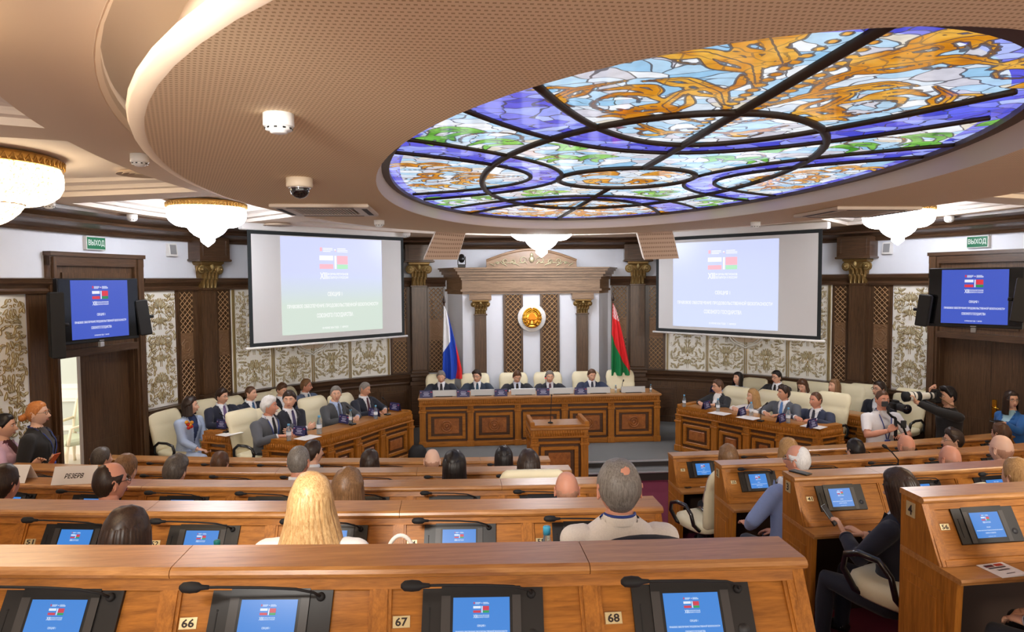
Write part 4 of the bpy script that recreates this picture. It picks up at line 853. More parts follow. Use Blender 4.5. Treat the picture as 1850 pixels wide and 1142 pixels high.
def cassette(cx, cy, rz, label):
    t = thing('air_conditioner', label, 'air conditioner', (cx, cy, ZS-0.001), rz, 'ceiling cassette air conditioners'); h = 0.44
    m = MB()
    for x0, x1, y0, y1 in ((-h, h, -h, -h+0.16), (-h, h, h-0.16, h), (-h, -h+0.16, -h+0.16, h-0.16), (h-0.16, h, -h+0.16, h-0.16)): m.bbox(x0, x1, y0, y1, -0.035, 0.0, 0.008)
    m.build('panel', [mat('cassette_panel', (214, 196, 178), 0.5)], t)
    m = MB()
    for k in range(18): x = -0.25+0.5*k/17; m.box(x-0.006, x+0.006, -0.27, 0.27, -0.035, -0.02)
    m.build('grille', [mat('cassette_grille', (196, 176, 156), 0.5)], t)
    m = MB(); m.box(-0.28, 0.28, -0.28, 0.28, -0.015, -0.004)
    for x0, x1, y0, y1 in ((-0.3, 0.3, -0.41, -0.36), (-0.3, 0.3, 0.36, 0.41), (-0.41, -0.36, -0.3, 0.3), (0.36, 0.41, -0.3, 0.3)): m.box(x0, x1, y0, y1, -0.037, -0.034)
    m.build('air_slot', [mat('slot_dark', (60, 50, 44), 0.8)], t)
cassette(-2.64, 6.85, 0.0, 'ceiling cassette air conditioner left of the stained glass'); cassette(2.75, 6.95, 0.0, 'ceiling cassette air conditioner right of the stained glass')
for (x, y), lb in (((-4.25, 6.6), 'round air diffuser in the coffer by the warm chandelier'), ((-3.9, 10.1), 'round air diffuser above the left projection screen')):
    t = thing('air_diffuser', lb, 'air vent', (x, y, zc(y)+(0.13 if x < -4 else -0.005)), 0, 'round ceiling diffusers'); m = MB()
    for r in (0.05, 0.10, 0.15, 0.2): m.lathe([(r-0.035, -0.004), (r, -0.03), (r+0.004, -0.028), (r-0.03, -0.002)], 32, 0, caps=False)
    m.build('rings', [mat('diffuser', (190, 170, 150), 0.5)], t)
def hung_panel(cs, label, th):
    tl, tr, br, bl = [Vector(q) for q in cs]; c = (tl+tr+br+bl)/4; n = (tr-tl).cross(bl-tl).normalized(); n = n if n.y > 0 else -n
    t = thing('hanging_loudspeaker', label, 'loudspeaker', c, 0, 'perforated hanging loudspeaker panels'); m = MB(); m.loft([[q-c for q in (tl, tr, br, bl)], [q-c+n*th for q in (tl, tr, br, bl)]], 0, False); m.build('cabinet', [PERFS, ], t)
    m = MB(); 
    for q, r in ((tl, bl), (tr, br)): m.loft([[q-c-n*0.003, q-c+n*th, r-c+n*th, r-c-n*0.003], [q-c+(q-c).normalized()*0.012-n*0.003, q-c+(q-c).normalized()*0.012+n*th, r-c+(r-c).normalized()*0.012+n*th, r-c+(r-c).normalized()*0.012-n*0.003]], 0, False)
    m.build('side_cheeks', [PLASTERWHT], t)
    m = MB(); m.tube([(tl+tr)/2-c+n*0.1, (tl+tr)/2-c+n*0.1+Vector((0, 0, 0.18))], 0.03, 8); m.build('bracket', [BLACKM], t)
PERFS = perf('perforated_panel', (206, 176, 152), (150, 120, 98), 0.03, 0.03)
g = lambda x, y, Y: at_y(x, y, Y)
hung_panel([g(789, 416, 10.75), g(841, 420, 10.75), g(826, 469, 10.95), g(766, 469, 10.95)], 'tilted tan perforated loudspeaker panel hanging left of the emblem', 0.12)
hung_panel([g(1151, 418, 10.75), g(1214, 416, 10.75), g(1226, 467, 10.95), g(1165, 469, 10.95)], 'tilted tan perforated loudspeaker panel hanging right of the emblem', 0.12)
p = at_y(834, 471, 12.55); t = thing('stage_light', 'small black moving stage light on the entablature left of the pediment', 'spotlight', (p[0], 12.62, 0.226))
m = MB(); m.bbox(-0.07, 0.07, -0.06, 0.06, 0, 0.06, 0.01); m.build('base', [BLACK], t); m = MB(); m.box(-0.075, -0.06, -0.03, 0.03, 0.05, 0.2); m.box(0.06, 0.075, -0.03, 0.03, 0.05, 0.2); m.build('yoke', [BLACK], t)
m = MB(); m.tube([(0, 0.06, 0.2), (0, -0.05, 0.15), (0, -0.09, 0.13)], [0.055, 0.058, 0.05], 14); m.build('lamp_head', [BLACK], t)

for x, lb in ((-2.6, 'added black fill spot out of view on the rear ceiling, left, aimed at the podium'), (2.6, 'added black fill spot out of view on the rear ceiling, right, aimed at the podium')):  # fill spots added out of view to brighten the podium, with small black housings
    t = thing('added_fill_spot', lb, 'spotlight', (x, 0.6, 0.62), 0, 'added fill spots'); aim = Vector((x*0.1, 11.3, -2.2))-Vector((x, 0.6, 0.62)); qd = aim.to_track_quat('-Z', 'Y')
    m = MB(); m.tube([(0, 0, 0.3), (0, 0, 0.12)], 0.02, 8); m.build('bracket', [BLACKM], t)
    m = MB(); R4 = qd.to_matrix().to_4x4(); m.lathe([(0.10, 0.22), (0.13, 0.16), (0.14, 0.02), (0.15, 0.0), (0.135, 0.0), (0.12, 0.05)], 20, M=R4, caps=False); m.build('lamp_head', [BLACKM], t)
    l = bpy.data.lights.new('added_fill_lamp', 'SPOT'); l.energy = FILL_POWER; l.color = (1.0, 0.95, 0.88); l.spot_size = math.radians(62); l.spot_blend = 0.6; l.shadow_soft_size = 0.3
    o = bpy.data.objects.new('added_fill_lamp', l); COL.objects.link(o); o.location = (x, 0.6, 0.62); o.rotation_euler = qd.to_euler()
# ------------------------------------------------------------------ seating rows
def rowpt(k, x, dy, dz): y, z = ROWS[k]; return (x, y+crv(x)+dy, z+dz)
def rowfloor(k): return TIER[k]
PLATE = mat('plate_brass', (214, 196, 150), 0.35, 0.4); INK = mat('ink', (40, 26, 24), 0.6)
def desk_row(k, x0, pitch, n, label, side, nums, rownum=None, ext=0.0):
    y, zl = ROWS[k]; t = thing('desk_row', label, 'desk', (x0, y+crv(x0), zl), 0, 'curved rows of oak desks')
    zf = zl-TIER[k]
    xs = [x0+side*pitch*i for i in range(n+1)]; xe = x0-side*ext; xse = [xe]+xs[1:]
    L = lambda x, dy, dz: Vector(rowpt(k, x, dy, dz))-Vector((x0, y+crv(x0), zl))
    def sweep(name, prof, a, b, mats, mi=0, sub=1, sm=False):
        m = MB(); rings = []
        for i in range(sub+1):
            x = a+(b-a)*i/sub; rings.append([L(x, dy, dz) for dy, dz in prof])
        m.loft(rings, mi, sm); return m.build(name, mats, t)
    e = 0.04*side
    i = 0
    while i < n:                                           # ledge in two-seat lengths with rounded nosing
        j = min(n, i+2 if i or k % 2 else i+1); a = xse[i]-(e if i == 0 else -0.0012*side); b = xs[j]+(e if j == n else -0.0012*side)
        sweep('ledge', [(0.18, -0.03), (0.18, -0.004), (0.175, 0), (0.0, 0), (-0.014, -0.006), (-0.02, -0.017), (-0.016, -0.028), (-0.004, -0.035), (0.0, -0.036)], a, b, [OAK_TOP], 0, j-i); i = j
    sweep('slant_panel', [(0.012, -0.036), (0.012, -0.06), (-0.145, -0.315), (-0.125, -0.32), (0.03, -0.06), (0.03, -0.036)], xse[0]-e*0.3, xs[-1]+e*0.3, [OAK], 0, n)
    sweep('bottom_rail', [(-0.135, -0.318), (-0.155, -0.318), (-0.140, -0.29), (-0.122, -0.29)], xse[0], xs[-1], [OAK], 0, n)
    sweep('top_rail', [(0.012, -0.036), (0.002, -0.036), (-0.010, -0.068), (0.012, -0.068)], xse[0], xs[-1], [OAK], 0, n)
    sweep('worktop', [(0.165, -0.32), (-0.30, -0.32), (-0.306, -0.333), (-0.30, -0.35), (0.165, -0.35)], xse[0]-e, xs[-1]+e, [OAK_TOP], 0, n)
    sweep('back_panel', [(0.135, -0.03), (0.17, -0.03), (0.17, -zf), (0.135, -zf)], xse[0], xs[-1], [OAK], 0, n)
    sweep('modesty_panel', [(0.10, -0.35), (0.13, -0.35), (0.13, -zf), (0.10, -zf)], xs[0], xs[-1], [mat('modesty_brown', (52, 34, 20), 0.6)], 0, n)  # modesty panel in plain dark brown
    for i, x in enumerate(xs):                               # slanted divider posts
        m = MB(); w_ = 0.022
        for q0, q1, d in ((-w_, w_, 0.012), (-w_*1.5, w_*1.5, 0.006)):
            m.loft([[L(x+q0, 0.012-d, -0.05), L(x+q1, 0.012-d, -0.05), L(x+q1, 0.03, -0.05), L(x+q0, 0.03, -0.05)], [L(x+q0, -0.140-d, -0.318), L(x+q1, -0.140-d, -0.318), L(x+q1, -0.12, -0.318), L(x+q0, -0.12, -0.318)]], 0, False)
        m.build('post', [OAK_V], t)
        if i not in (0, n) and i % 2 == 0:
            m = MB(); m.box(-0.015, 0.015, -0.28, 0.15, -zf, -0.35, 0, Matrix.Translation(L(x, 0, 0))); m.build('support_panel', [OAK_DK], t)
    for x, s in ((xe, -side), (xs[-1], side)):            # end panels, upper cheek and lower pedestal with a raised field
        o = L(x, 0, 0); m = MB(); M = Matrix.Translation(o)
        x_0, x_1 = (-0.035, 0.0) if s < 0 else (0.0, 0.035)
        P = [(0.17, -0.032), (0.005, -0.032), (-0.145, -0.32), (0.17, -0.32)]; m.loft([[(x_0, a, b) for a, b in P], [(x_1, a, b) for a, b in P]], 0, False, M)
        P = [(0.17, -0.35), (-0.27, -0.35), (-0.24, -zf), (0.17, -zf)]; m.loft([[(x_0, a, b) for a, b in P], [(x_1, a, b) for a, b in P]], 0, False, M)
        xx = x_0-0.008 if s < 0 else x_1; m.box(xx, xx+0.008, -0.19, 0.14, -zf+0.1, -0.44, 0, M); xx = x_0-0.014 if s < 0 else x_1; m.box(xx, xx+0.014, -0.14, 0.09, -zf+0.15, -0.49, 0, M)
        m.build('end_panel', [OAK_V], t)
        if rownum and x == xe:
            m = MB(); m.bbox(-0.004, 0, -0.035, 0.035, -0.04, 0.04, 0.002, 0); g = MB()
            M2 = Matrix.Translation(o+Vector((x_0-0.001, 0.085, -0.095))); m = MB(); m.box(-0.004, 0, -0.035, 0.035, -0.04, 0.04, 0, M2)
            vs_, fs, a0, a1, b0, b1 = text_geo(rownum); kx, kz = 0.034/(a1-a0), 0.055/(b1-b0)
            m.add([(-0.0055, -(v[0]-(a0+a1)/2)*kx, (v[1]-(b0+b1)/2)*kz) for v in vs_], fs, 1, False, M2); m.build('row_number_plate', [PLATE, INK], t)
    for i, num in nums.items():                              # seat number plates
        x = (xs[i] if side > 0 else xs[i+1]); m = MB(); u = 0.36; c = L(x+0.064, 0.012-0.157*u, -0.06-0.255*u); M = Matrix.Translation(c) @ Matrix.Rotation(-0.552, 4, 'X')
        m.loft([[(-0.026, 0, -0.017), (0.026, 0, -0.017), (0.026, 0, 0.017), (-0.026, 0, 0.017)], [(-0.025, -0.004, -0.016), (0.025, -0.004, -0.016), (0.025, -0.004, 0.016), (-0.025, -0.004, 0.016)]], 0, False, M)
        g = MB(); put_text(g, num, 0, 0, 0.036 if len(num) > 1 else 0.016, 0.024, -0.0046, 1); m.add(g.v, g.f, 1, False, M); m.build('number_plate', [PLATE, INK], t)
    return t, xs
HOUS = mat('console_black', (24, 22, 22), 0.4); HOUS2 = mat('console_grey', (62, 60, 60), 0.35)
def make_console():
    t = thing('desk_monitor', 'x', 'monitor', (0, 0, 0), 0)
    m = MB(); m.bbox(-0.172, 0.172, -0.006, 0.02, -0.105, 0.105, 0.003); m.build('housing', [HOUS], t)
    m = MB(); m.bbox(-0.118, 0.108, -0.011, -0.005, -0.105, 0.088, 0.003); m.box(-0.118, -0.092, -0.0115, -0.010, -0.1, 0.06, 1); m.box(0.084, 0.108, -0.0115, -0.010, -0.1, 0.06, 1); m.build('bezel', [BLACK, HOUS2], t)
    s = slide(0.160, 0.132, -0.0125, None).build('screen', DESKM, t); s.location = (-0.004, 0, -0.012)
    m = MB(); m.tube([(0.138, -0.004, -0.05), (0.138, -0.008, -0.05)], 0.016, 16); m.build('loudspeaker_grille', [DKGREY], t)
    m = MB(); m.box(-0.152, -0.149, -0.0075, -0.005, -0.07, 0.02); m.bbox(-0.153, -0.148, -0.008, -0.005, 0.022, 0.028, 0.001); m.build('card_slot', [BLACKM], t)
    return t
def make_mic():
    t = thing('gooseneck_microphone', 'x', 'microphone', (0, 0, 0), 0)
    m = MB(); m.tube([(0.145, -0.004, 0.062), (0.145, -0.02, 0.062)], [0.014, 0.011], 12); m.build('base', [BLACKM], t)
    m = MB(); m.tube([(0.145, -0.02, 0.062), (0.135, -0.05, 0.068), (0.09, -0.085, 0.074), (0.0, -0.105, 0.076), (-0.12, -0.118, 0.076), (-0.17, -0.122, 0.075)], 0.0042, 8); m.build('stem', [BLACKM], t)
    m = MB(); m.tube([(-0.15, -0.120, 0.0755), (-0.17, -0.122, 0.075), (-0.18, -0.123, 0.075), (-0.20, -0.124, 0.075), (-0.222, -0.124, 0.075), (-0.232, -0.124, 0.075)], [0.006, 0.008, 0.0145, 0.0165, 0.0145, 0.006], 12); m.build('foam_head', [BLACKM], t)
    return t
con0, mic0 = make_console(), make_mic(); used = [False, False]
def console(k, xs, i, side, label, miclabel):
    x = (min(xs[i], xs[i+1]) + 0.305); p = rowpt(k, x, 0.012-0.157*0.31-0.006, -0.06-0.255*0.31-0.003); hd = 2*KC*(x-XC)
    o = con0 if not used[0] else dup(con0, p); used[0] = True
    o.location = p; o.rotation_euler = (-0.552, 0, hd); o.scale = (1.05, 1, 1); o['label'] = label; o['group'] = 'monitors set in the desk rows'
    if miclabel:
        q = mic0 if not used[1] else dup(mic0, p); used[1] = True
        q.location = p; q.rotation_euler = (-0.552, 0, hd); q['label'] = miclabel; q['group'] = 'gooseneck microphones on the desk rows'
RN = ['nearest', 'second', 'third', 'fourth', 'front']
DESKS = {}
def ordn(i): return ['first', 'second', 'third', 'fourth', 'fifth', 'sixth', 'seventh', 'eighth', 'ninth'][i]
for k, side, x0, pitch, n, nums, rn in ((0, -1, -0.41, 0.63, 5, {0: '68', 1: '67', 2: '66', 3: '65', 4: '64'}, None), (1, -1, -0.43, 0.648, 6, {0: '55', 1: '54', 2: '53', 3: '52', 4: '51', 5: '50'}, None), (2, -1, -0.47, 0.642, 8, {}, None), (3, -1, -0.505, 0.642, 8, {}, None), (4, -1, -0.53, 0.63, 8, {}, None),
                                  (1, 1, 1.07, 0.64, 2, {0: '56'}, '4'), (2, 1, 1.07, 0.65, 4, {0: '41', 1: '42'}, '3'), (3, 1, 1.07, 0.65, 6, {0: '25', 1: '26'}, '2'), (4, 1, 1.06, 0.65, 7, {0: '9'}, None)):
    sn = 'left' if side < 0 else 'right'
    lab = {(0, -1): 'oak desk row in the foreground with seats 66, 67 and 68', (1, -1): 'second oak desk row from the camera, with seat plates 51 and 52', (2, -1): 'third oak desk row of the left block, carrying the white reserve cards', (3, -1): 'fourth oak desk row of the left block, just beyond the reserve cards', (4, -1): 'front oak desk row of the left block, nearest the podium',
           (1, 1): 'oak desk at the right edge with row plate 4 and seat 56', (2, 1): 'right-block oak desk row with row plate 3 and seat 41', (3, 1): 'right-block oak desk row with row plate 2 and seat 25', (4, 1): 'front oak desk row of the right block with seat 9'}[(k, side)]
    t, xs = desk_row(k, x0, pitch, n, lab, side, nums, rn, max(0, abs(x0)-0.42) if side < 0 else 0); DESKS[(k, side)] = xs
    for i in range(n):
        if k == 0 and i > 3: continue
        num = nums.get(i); rowd = {0: 'foreground', 1: 'second', 2: 'third', 3: 'fourth', 4: 'front'}[k] if side < 0 else {1: 'row plate 4', 2: 'row plate 3', 3: 'row plate 2', 4: 'front right'}[k]
        pos = ('monitor with blue slide beside seat plate %s' % num) if num else ('desk monitor in the %s row, %s block, %s from the central aisle' % (rowd, sn, ordn(i)))
        ml = ('black gooseneck microphone at seat plate %s' % num) if num else ('black gooseneck microphone in the %s row, %s block, %s from the central aisle' % (rowd, sn, ordn(i)))
        console(k, xs, i, side, pos, None if (side > 0 and k in (1, 2, 4) and i == 0) else ml)
# ------------------------------------------------------------------ executive chairs
def make_chair(h=1.08, arms=True, name='executive_chair'):
    t = thing(name, 'x', 'chair'); 
    def rr(w_, d, cy, z, tilt, n=20):                    # rounded slab section facing -y is the front of the sitter (+y side is sat against)
        return [(w_/2*math.copysign(abs(math.cos(a))**0.45, math.cos(a)), cy+d/2*math.copysign(abs(math.sin(a))**0.7, math.sin(a)), z) for a in [2*PI*i/n for i in range(n)]]
    m = MB(); b = 0.46; S = h-b
    prof = [(0.0, 0.40, 0.05, -0.20), (0.03, 0.45, 0.09, -0.20), (0.16, 0.48, 0.11, -0.215), (0.34, 0.50, 0.10, -0.235), (0.5, 0.515, 0.10, -0.25), (0.62, 0.52, 0.095, -0.265), (0.66, 0.512, 0.078, -0.272), (0.70, 0.52, 0.10, -0.282), (0.82, 0.53, 0.115, -0.31), (0.92, 0.50, 0.11, -0.335), (0.97, 0.46, 0.085, -0.348), (1.0, 0.40, 0.04, -0.352)]
    m.loft([rr(w_, d, cy, b+f*S, 0) for f, w_, d, cy in prof], 0, True); m.build('backrest', [LEATHER], t)
    m = MB(); m.loft([rr(0.46, 0.44, 0.02, 0.40, 0), rr(0.52, 0.50, 0.02, 0.42, 0), rr(0.54, 0.52, 0.02, 0.465, 0), rr(0.52, 0.50, 0.02, 0.50, 0), rr(0.42, 0.40, 0.02, 0.515, 0)], 0, True); m.build('seat', [LEATHER], t)
    if arms:
        for sx in (-1, 1):
            m = MB(); m.tube([(sx*0.24, -0.16, 0.44), (sx*0.30, -0.14, 0.50), (sx*0.315, -0.12, 0.60), (sx*0.315, -0.04, 0.665), (sx*0.31, 0.10, 0.665), (sx*0.305, 0.20, 0.63), (sx*0.30, 0.22, 0.55), (sx*0.27, 0.16, 0.45), (sx*0.2, 0.1, 0.41)], 0.020, 8, 0, True, True, 1.0); m.build('armrest', [mat('arm_black', (28, 28, 30), 0.25, coat=0.6)], t)
    m = MB(); m.tube([(0, 0, 0.1), (0, 0, 0.26)], 0.03, 10); m.tube([(0, 0, 0.26), (0, 0, 0.41)], 0.02, 10); m.build('gas_column', [BLACK], t)
    m = MB()
    for i in range(5): a = 2*PI*i/5+0.3; m.tube([(0, 0, 0.12), (0.16*math.cos(a), 0.16*math.sin(a), 0.11), (0.30*math.cos(a), 0.30*math.sin(a), 0.075)], [0.03, 0.024, 0.016], 6)
    bs = m.build('star_base', [BLACK], t)
    for i in range(5):
        a = 2*PI*i/5+0.3; m = MB(); m.tube([(0.30*math.cos(a)-0.02*math.sin(a), 0.30*math.sin(a)+0.02*math.cos(a), 0.03), (0.30*math.cos(a)+0.02*math.sin(a), 0.30*math.sin(a)-0.02*math.cos(a), 0.03)], 0.03, 10); m.build('castor', [BLACKM], bs)
    return t
chair0 = make_chair(); chair_first = [True]
def chair(loc, rz, label, group, zs=1.0):
    o = chair0 if chair_first[0] else dup(chair0, loc, rz); chair_first[0] = False
    o.location = loc; o.rotation_euler = (0, 0, rz); o['label'] = label; o['group'] = group; o.scale = (1, 1, zs); return o
# ------------------------------------------------------------------ panelled official tables
def front_run(t, A, B, zt, zb, nb, rosette, tops=True, posts=(True, True)):      # panelled front between plan points A, B (seen side on the right hand of A->B is outward)
    A, B = Vector((*A, 0)), Vector((*B, 0)); d = B-A; L = d.length; d /= L; M = Matrix.Translation(A) @ Matrix.Rotation(math.atan2(d.y, d.x), 4, 'Z')   # local x along, -y outward
    H = zt-zb; ap = 0.135
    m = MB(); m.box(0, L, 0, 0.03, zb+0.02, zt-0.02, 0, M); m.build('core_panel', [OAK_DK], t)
    m = MB(); n = int(L/0.034); m.box(-0.03, L+0.03, -0.05, 0.02, zt-ap, zt-0.035, 0, M)
    for i in range(n): x = (i+0.5)*L/n; m.tube([(x, -0.05, zt-ap+0.018), (x, -0.05, zt-0.045)], 0.0125, 6, 0, True, True, 1.0, M)
    m.bbox(-0.05, L+0.05, -0.065, 0.02, zt-ap-0.012, zt-ap+0.008, 0.005, 0, M); m.build('reeded_apron', [OAK], t)
    m = MB(); m.bbox(-0.02, L+0.02, -0.045, 0.02, zb, zb+0.085, 0.01, 0, M); m.build('plinth', [OAK], t)
    m = MB(); zr = zt-ap-0.10; m.bbox(0, L, -0.03, 0.01, zr, zr+0.035, 0.008, 0, M); m.build('rail', [OAK], t)
    for i in range(nb+1):
        if (i == 0 and not posts[0]) or (i == nb and not posts[1]): continue
        x = L*i/nb; m = MB(); w_ = 0.05; m.bbox(x-w_, x+w_, -0.05, 0.02, zb, zt-ap, 0.006, 0, M); m.bbox(x-w_-0.012, x+w_+0.012, -0.062, 0.02, zr-0.02, zr+0.012, 0.005, 0, M); m.bbox(x-w_-0.012, x+w_+0.012, -0.062, 0.02, zb, zb+0.10, 0.006, 0, M)
        for z in (zr+0.03, zr+0.055, zr+0.08): m.tube([(x-0.03, -0.052, z), (x+0.03, -0.052, z)], 0.010, 6, 0, True, True, 1.0, M)
        m.build('post', [OAK_V], t)
    for i in range(nb):
        x0, x1 = L*i/nb+0.085, L*(i+1)/nb-0.085; z0, z1 = zb+0.125, zr-0.035; f = 0.05; m = MB()
        for a, b, c, e in ((x0, x0+f, z0, z1), (x1-f, x1, z0, z1), (x0+f, x1-f, z0, z0+f), (x0+f, x1-f, z1-f, z1)): m.bbox(a, b, -0.035, 0.0, c, e, 0.008, 0, M)
        fr = m.build('panel_frame', [OAK], t)
        m = MB(); m.bbox(x0+f+0.055, x1-f-0.055, -0.022, 0.0, z0+f+0.035, z1-f-0.035, 0.01, 0, M)
        cx, cz = (x0+x1)/2, (z0+z1)/2
        if rosette:
            for R_, r in ((0.085, 0.014), (0.05, 0.012)): m.tube([(cx+R_*math.cos(a), -0.026, cz+R_*math.sin(a)) for a in [2*PI*j/20 for j in range(21)]], r, 6, 0, False, True, 1.0, M)
            m.ell((cx, -0.026, cz), (0.028, 0.02, 0.028), 12, 8, 0, M)
        m.build('burl_panel', [BURL], fr)
def top_slab(t, poly, zt, name='tabletop'):
    m = MB(); c = Vector((sum(p[0] for p in poly)/len(poly), sum(p[1] for p in poly)/len(poly)))
    def sc(e): return [(p[0]+(p[0]-c.x)/max(0.01, math.hypot(p[0]-c.x, p[1]-c.y))*e, p[1]+(p[1]-c.y)/max(0.01, math.hypot(p[0]-c.x, p[1]-c.y))*e) for p in poly]
    m.loft([[(*p, zt-0.04) for p in sc(-0.005)], [(*p, zt-0.03) for p in sc(0.012)], [(*p, zt-0.01) for p in sc(0.012)], [(*p, zt) for p in sc(0.0)]], 0, False); m.build(name, [OAK_TOP], t)
PZT = -1.92
t = thing('presidium_table', 'long panelled oak presidium table under the gold emblem', 'table', (0, 0, 0)); PY = 11.30
front_run(t, (-1.96, PY+0.05), (1.96, PY+0.05), PZT, SZ, 5, True)
front_run(t, (1.96, PY+0.05), (1.96, PY+0.55), PZT, SZ, 1, False, posts=(False, True)); front_run(t, (-1.96, PY+0.55), (-1.96, PY+0.05), PZT, SZ, 1, False, posts=(True, False))
top_slab(t, [(-2.02, PY-0.02), (2.02, PY-0.02), (2.02, PY+0.55), (-2.02, PY+0.55)], PZT)
# lectern
t = thing('lectern', 'square oak lectern with raised rim standing before the presidium table', 'lectern', (-0.03, 9.42, FZ)); hl = -1.985-FZ
front_run(t, (-0.34, -0.24), (0.34, -0.24), hl, 0, 1, False); front_run(t, (0.34, -0.24), (0.34, 0.24), hl, 0, 1, False, posts=(False, True)); front_run(t, (-0.34, 0.24), (-0.34, -0.24), hl, 0, 1, False, posts=(True, False))
top_slab(t, [(-0.39, -0.3), (0.39, -0.3), (0.39, 0.25), (-0.39, 0.25)], hl, 'desk_top')
m = MB(); m.bbox(-0.40, -0.34, -0.3, 0.26, hl-0.01, hl+0.075, 0.01); m.bbox(0.34, 0.40, -0.3, 0.26, hl-0.01, hl+0.075, 0.01); m.bbox(-0.40, 0.40, -0.31, -0.26, hl-0.01, hl+0.03, 0.01); m.build('rim', [OAK], t)
t = thing('lectern_microphone', 'thin gooseneck microphone standing on the oak lectern', 'microphone', (-0.12, 9.40, -1.982)); m = MB(); m.lathe([(0.035, 0), (0.035, 0.012), (0.01, 0.02)], 16); m.build('base', [BLACKM], t)
m = MB(); m.tube([(0, 0, 0.015), (0.01, 0.0, 0.2), (0.02, 0.03, 0.33), (0.03, 0.08, 0.37)], 0.005, 8); m.build('stem', [BLACKM], t); m = MB(); m.tube([(0.03, 0.08, 0.37), (0.033, 0.11, 0.375)], [0.011, 0.008], 10); m.build('head', [BLACKM], t)
# side tables, front and back on each side
SZT = -2.02
def side_table(sd, front, label):
    t = thing('side_table', label, 'table', (0, 0, 0))
    P = ([(2.14, 10.66), (2.52, 10.12), (2.80, 9.62), (3.10, 9.21), (3.44, 8.86)], (3.83, 9.02), (2.52, 10.90)) if front else ([(2.98, 11.42), (3.55, 10.78), (4.05, 10.15), (4.42, 9.42)], (4.78, 9.58), (3.3, 11.6))
    run, e0, e1 = P
    pts = [(sd*x, y) for x, y in run]; q0, q1 = (sd*e0[0], e0[1]), (sd*e1[0], e1[1])
    seq = pts if sd < 0 else pts
    z0 = SZ
    for i in range(len(pts)-1):
        a, b = pts[i], pts[i+1]
        if sd < 0: a, b = b, a
        front_run(t, a, b, SZT, z0, 1, False)
    a, b = pts[-1], q0
    if sd < 0: a, b = b, a
    front_run(t, a, b, SZT, z0, 1, False, posts=(sd < 0, sd > 0) if False else (True, True))
    inn = [(sd*(x+0.36), y+0.17) for x, y in run[1:-1]]
    m = MB(); rings = []
    back = [q1]+inn+[q0]
    for (x, y), (u, v) in zip(pts, back): rings.append([(x, y, SZT-0.04), (x, y, SZT), (u, v, SZT), (u, v, SZT-0.04)])
    m.loft(rings, 0, False); m.build('tabletop', [OAK_TOP], t)
    m = MB()
    for i in range(len(pts)-1):
        for f0, f1, ha, hb in ((-0.12, 0.02, 0, 0.018),):
            a, b = Vector((*pts[i], 0)), Vector((*pts[i+1], 0)); d = (b-a).normalized(); nn = Vector((-d.y, d.x, 0)); c = Vector((*back[i], 0))-a; nn = nn if nn.dot(c) > 0 else -nn
            m.loft([[a-nn*0.06+Vector((0, 0, SZT-0.035)), a+nn*0.05+Vector((0, 0, SZT-0.035)), a+nn*0.05+Vector((0, 0, SZT+hb)), a-nn*0.06+Vector((0, 0, SZT+hb))], [b-nn*0.06+Vector((0, 0, SZT-0.035)), b+nn*0.05+Vector((0, 0, SZT-0.035)), b+nn*0.05+Vector((0, 0, SZT+hb)), b-nn*0.06+Vector((0, 0, SZT+hb))]], 0, False)
    for a, b in ((pts[0], back[0]), (pts[-1], back[-1])):
        a, b = Vector((*a, 0)), Vector((*b, 0)); d = (b-a).normalized(); nn = Vector((-d.y, d.x, 0))*0.055
        m.loft([[a-nn+Vector((0, 0, SZT-0.035)), a+nn+Vector((0, 0, SZT-0.035)), a+nn+Vector((0, 0, SZT+0.018)), a-nn+Vector((0, 0, SZT+0.018))], [b-nn+Vector((0, 0, SZT-0.035)), b+nn+Vector((0, 0, SZT-0.035)), b+nn+Vector((0, 0, SZT+0.018)), b-nn+Vector((0, 0, SZT+0.018))]], 0, False)
    m.build('edge_moulding', [OAK], t)
    return t
side_table(-1, True, 'curved panelled oak table of the front left delegates'); side_table(-1, False, 'panelled oak table of the back left delegates, by the woman in pale blue')
side_table(1, True, 'curved panelled oak table of the front right delegates'); side_table(1, False, 'panelled oak table of the back right delegates, behind the front right table')
# ------------------------------------------------------------------ things on the tables
NAVY = mat('card_navy', (38, 36, 84), 0.5); CARDT = mat('card_text', (176, 178, 206), 0.6); CARDR = mat('card_red', (186, 52, 76), 0.6)
def make_card():
    t = thing('name_card', 'x', 'name card'); m = MB(); m.loft([[(-0.105, -0.03, 0), (0.105, -0.03, 0), (0.105, -0.004, 0.115), (-0.105, -0.004, 0.115)], [(-0.105, -0.024, 0), (0.105, -0.024, 0), (0.105, 0.0, 0.118), (-0.105, 0.0, 0.118)]], 0, False)
    m.loft([[(-0.105, 0.03, 0), (0.105, 0.03, 0), (0.105, 0.0, 0.118), (-0.105, 0.0, 0.118)], [(-0.105, 0.025, 0), (0.105, 0.025, 0), (0.105, -0.003, 0.115), (-0.105, -0.003, 0.115)]], 0, False); m.build('card', [NAVY], t)
    m = MB()
    for x0, x1, z0, z1, mi in ((-0.098, -0.075, 0.088, 0.094, 0), (-0.098, -0.075, 0.078, 0.084, 1), (0.07, 0.098, 0.082, 0.095, 1), (-0.04, 0.04, 0.086, 0.092, 0), (-0.045, 0.05, 0.062, 0.072, 0), (-0.035, 0.04, 0.044, 0.053, 0), (-0.055, 0.06, 0.026, 0.034, 0)):
        y = lambda z: -0.0308+0.026*z/0.115; m.add([(x0, y(z0), z0), (x1, y(z0), z0), (x1, y(z1), z1), (x0, y(z1), z1)], [(0, 1, 2, 3)], mi)
    m.build('card_print', [CARDT, CARDR], t); return t
card0 = make_card(); card_first = [True]
def card(loc, rz, label):
    o = card0 if card_first[0] else dup(card0, loc, rz); card_first[0] = False; o.location = loc; o.rotation_euler = (0, 0, rz); o['label'] = label; o['group'] = 'navy name cards on the tables'
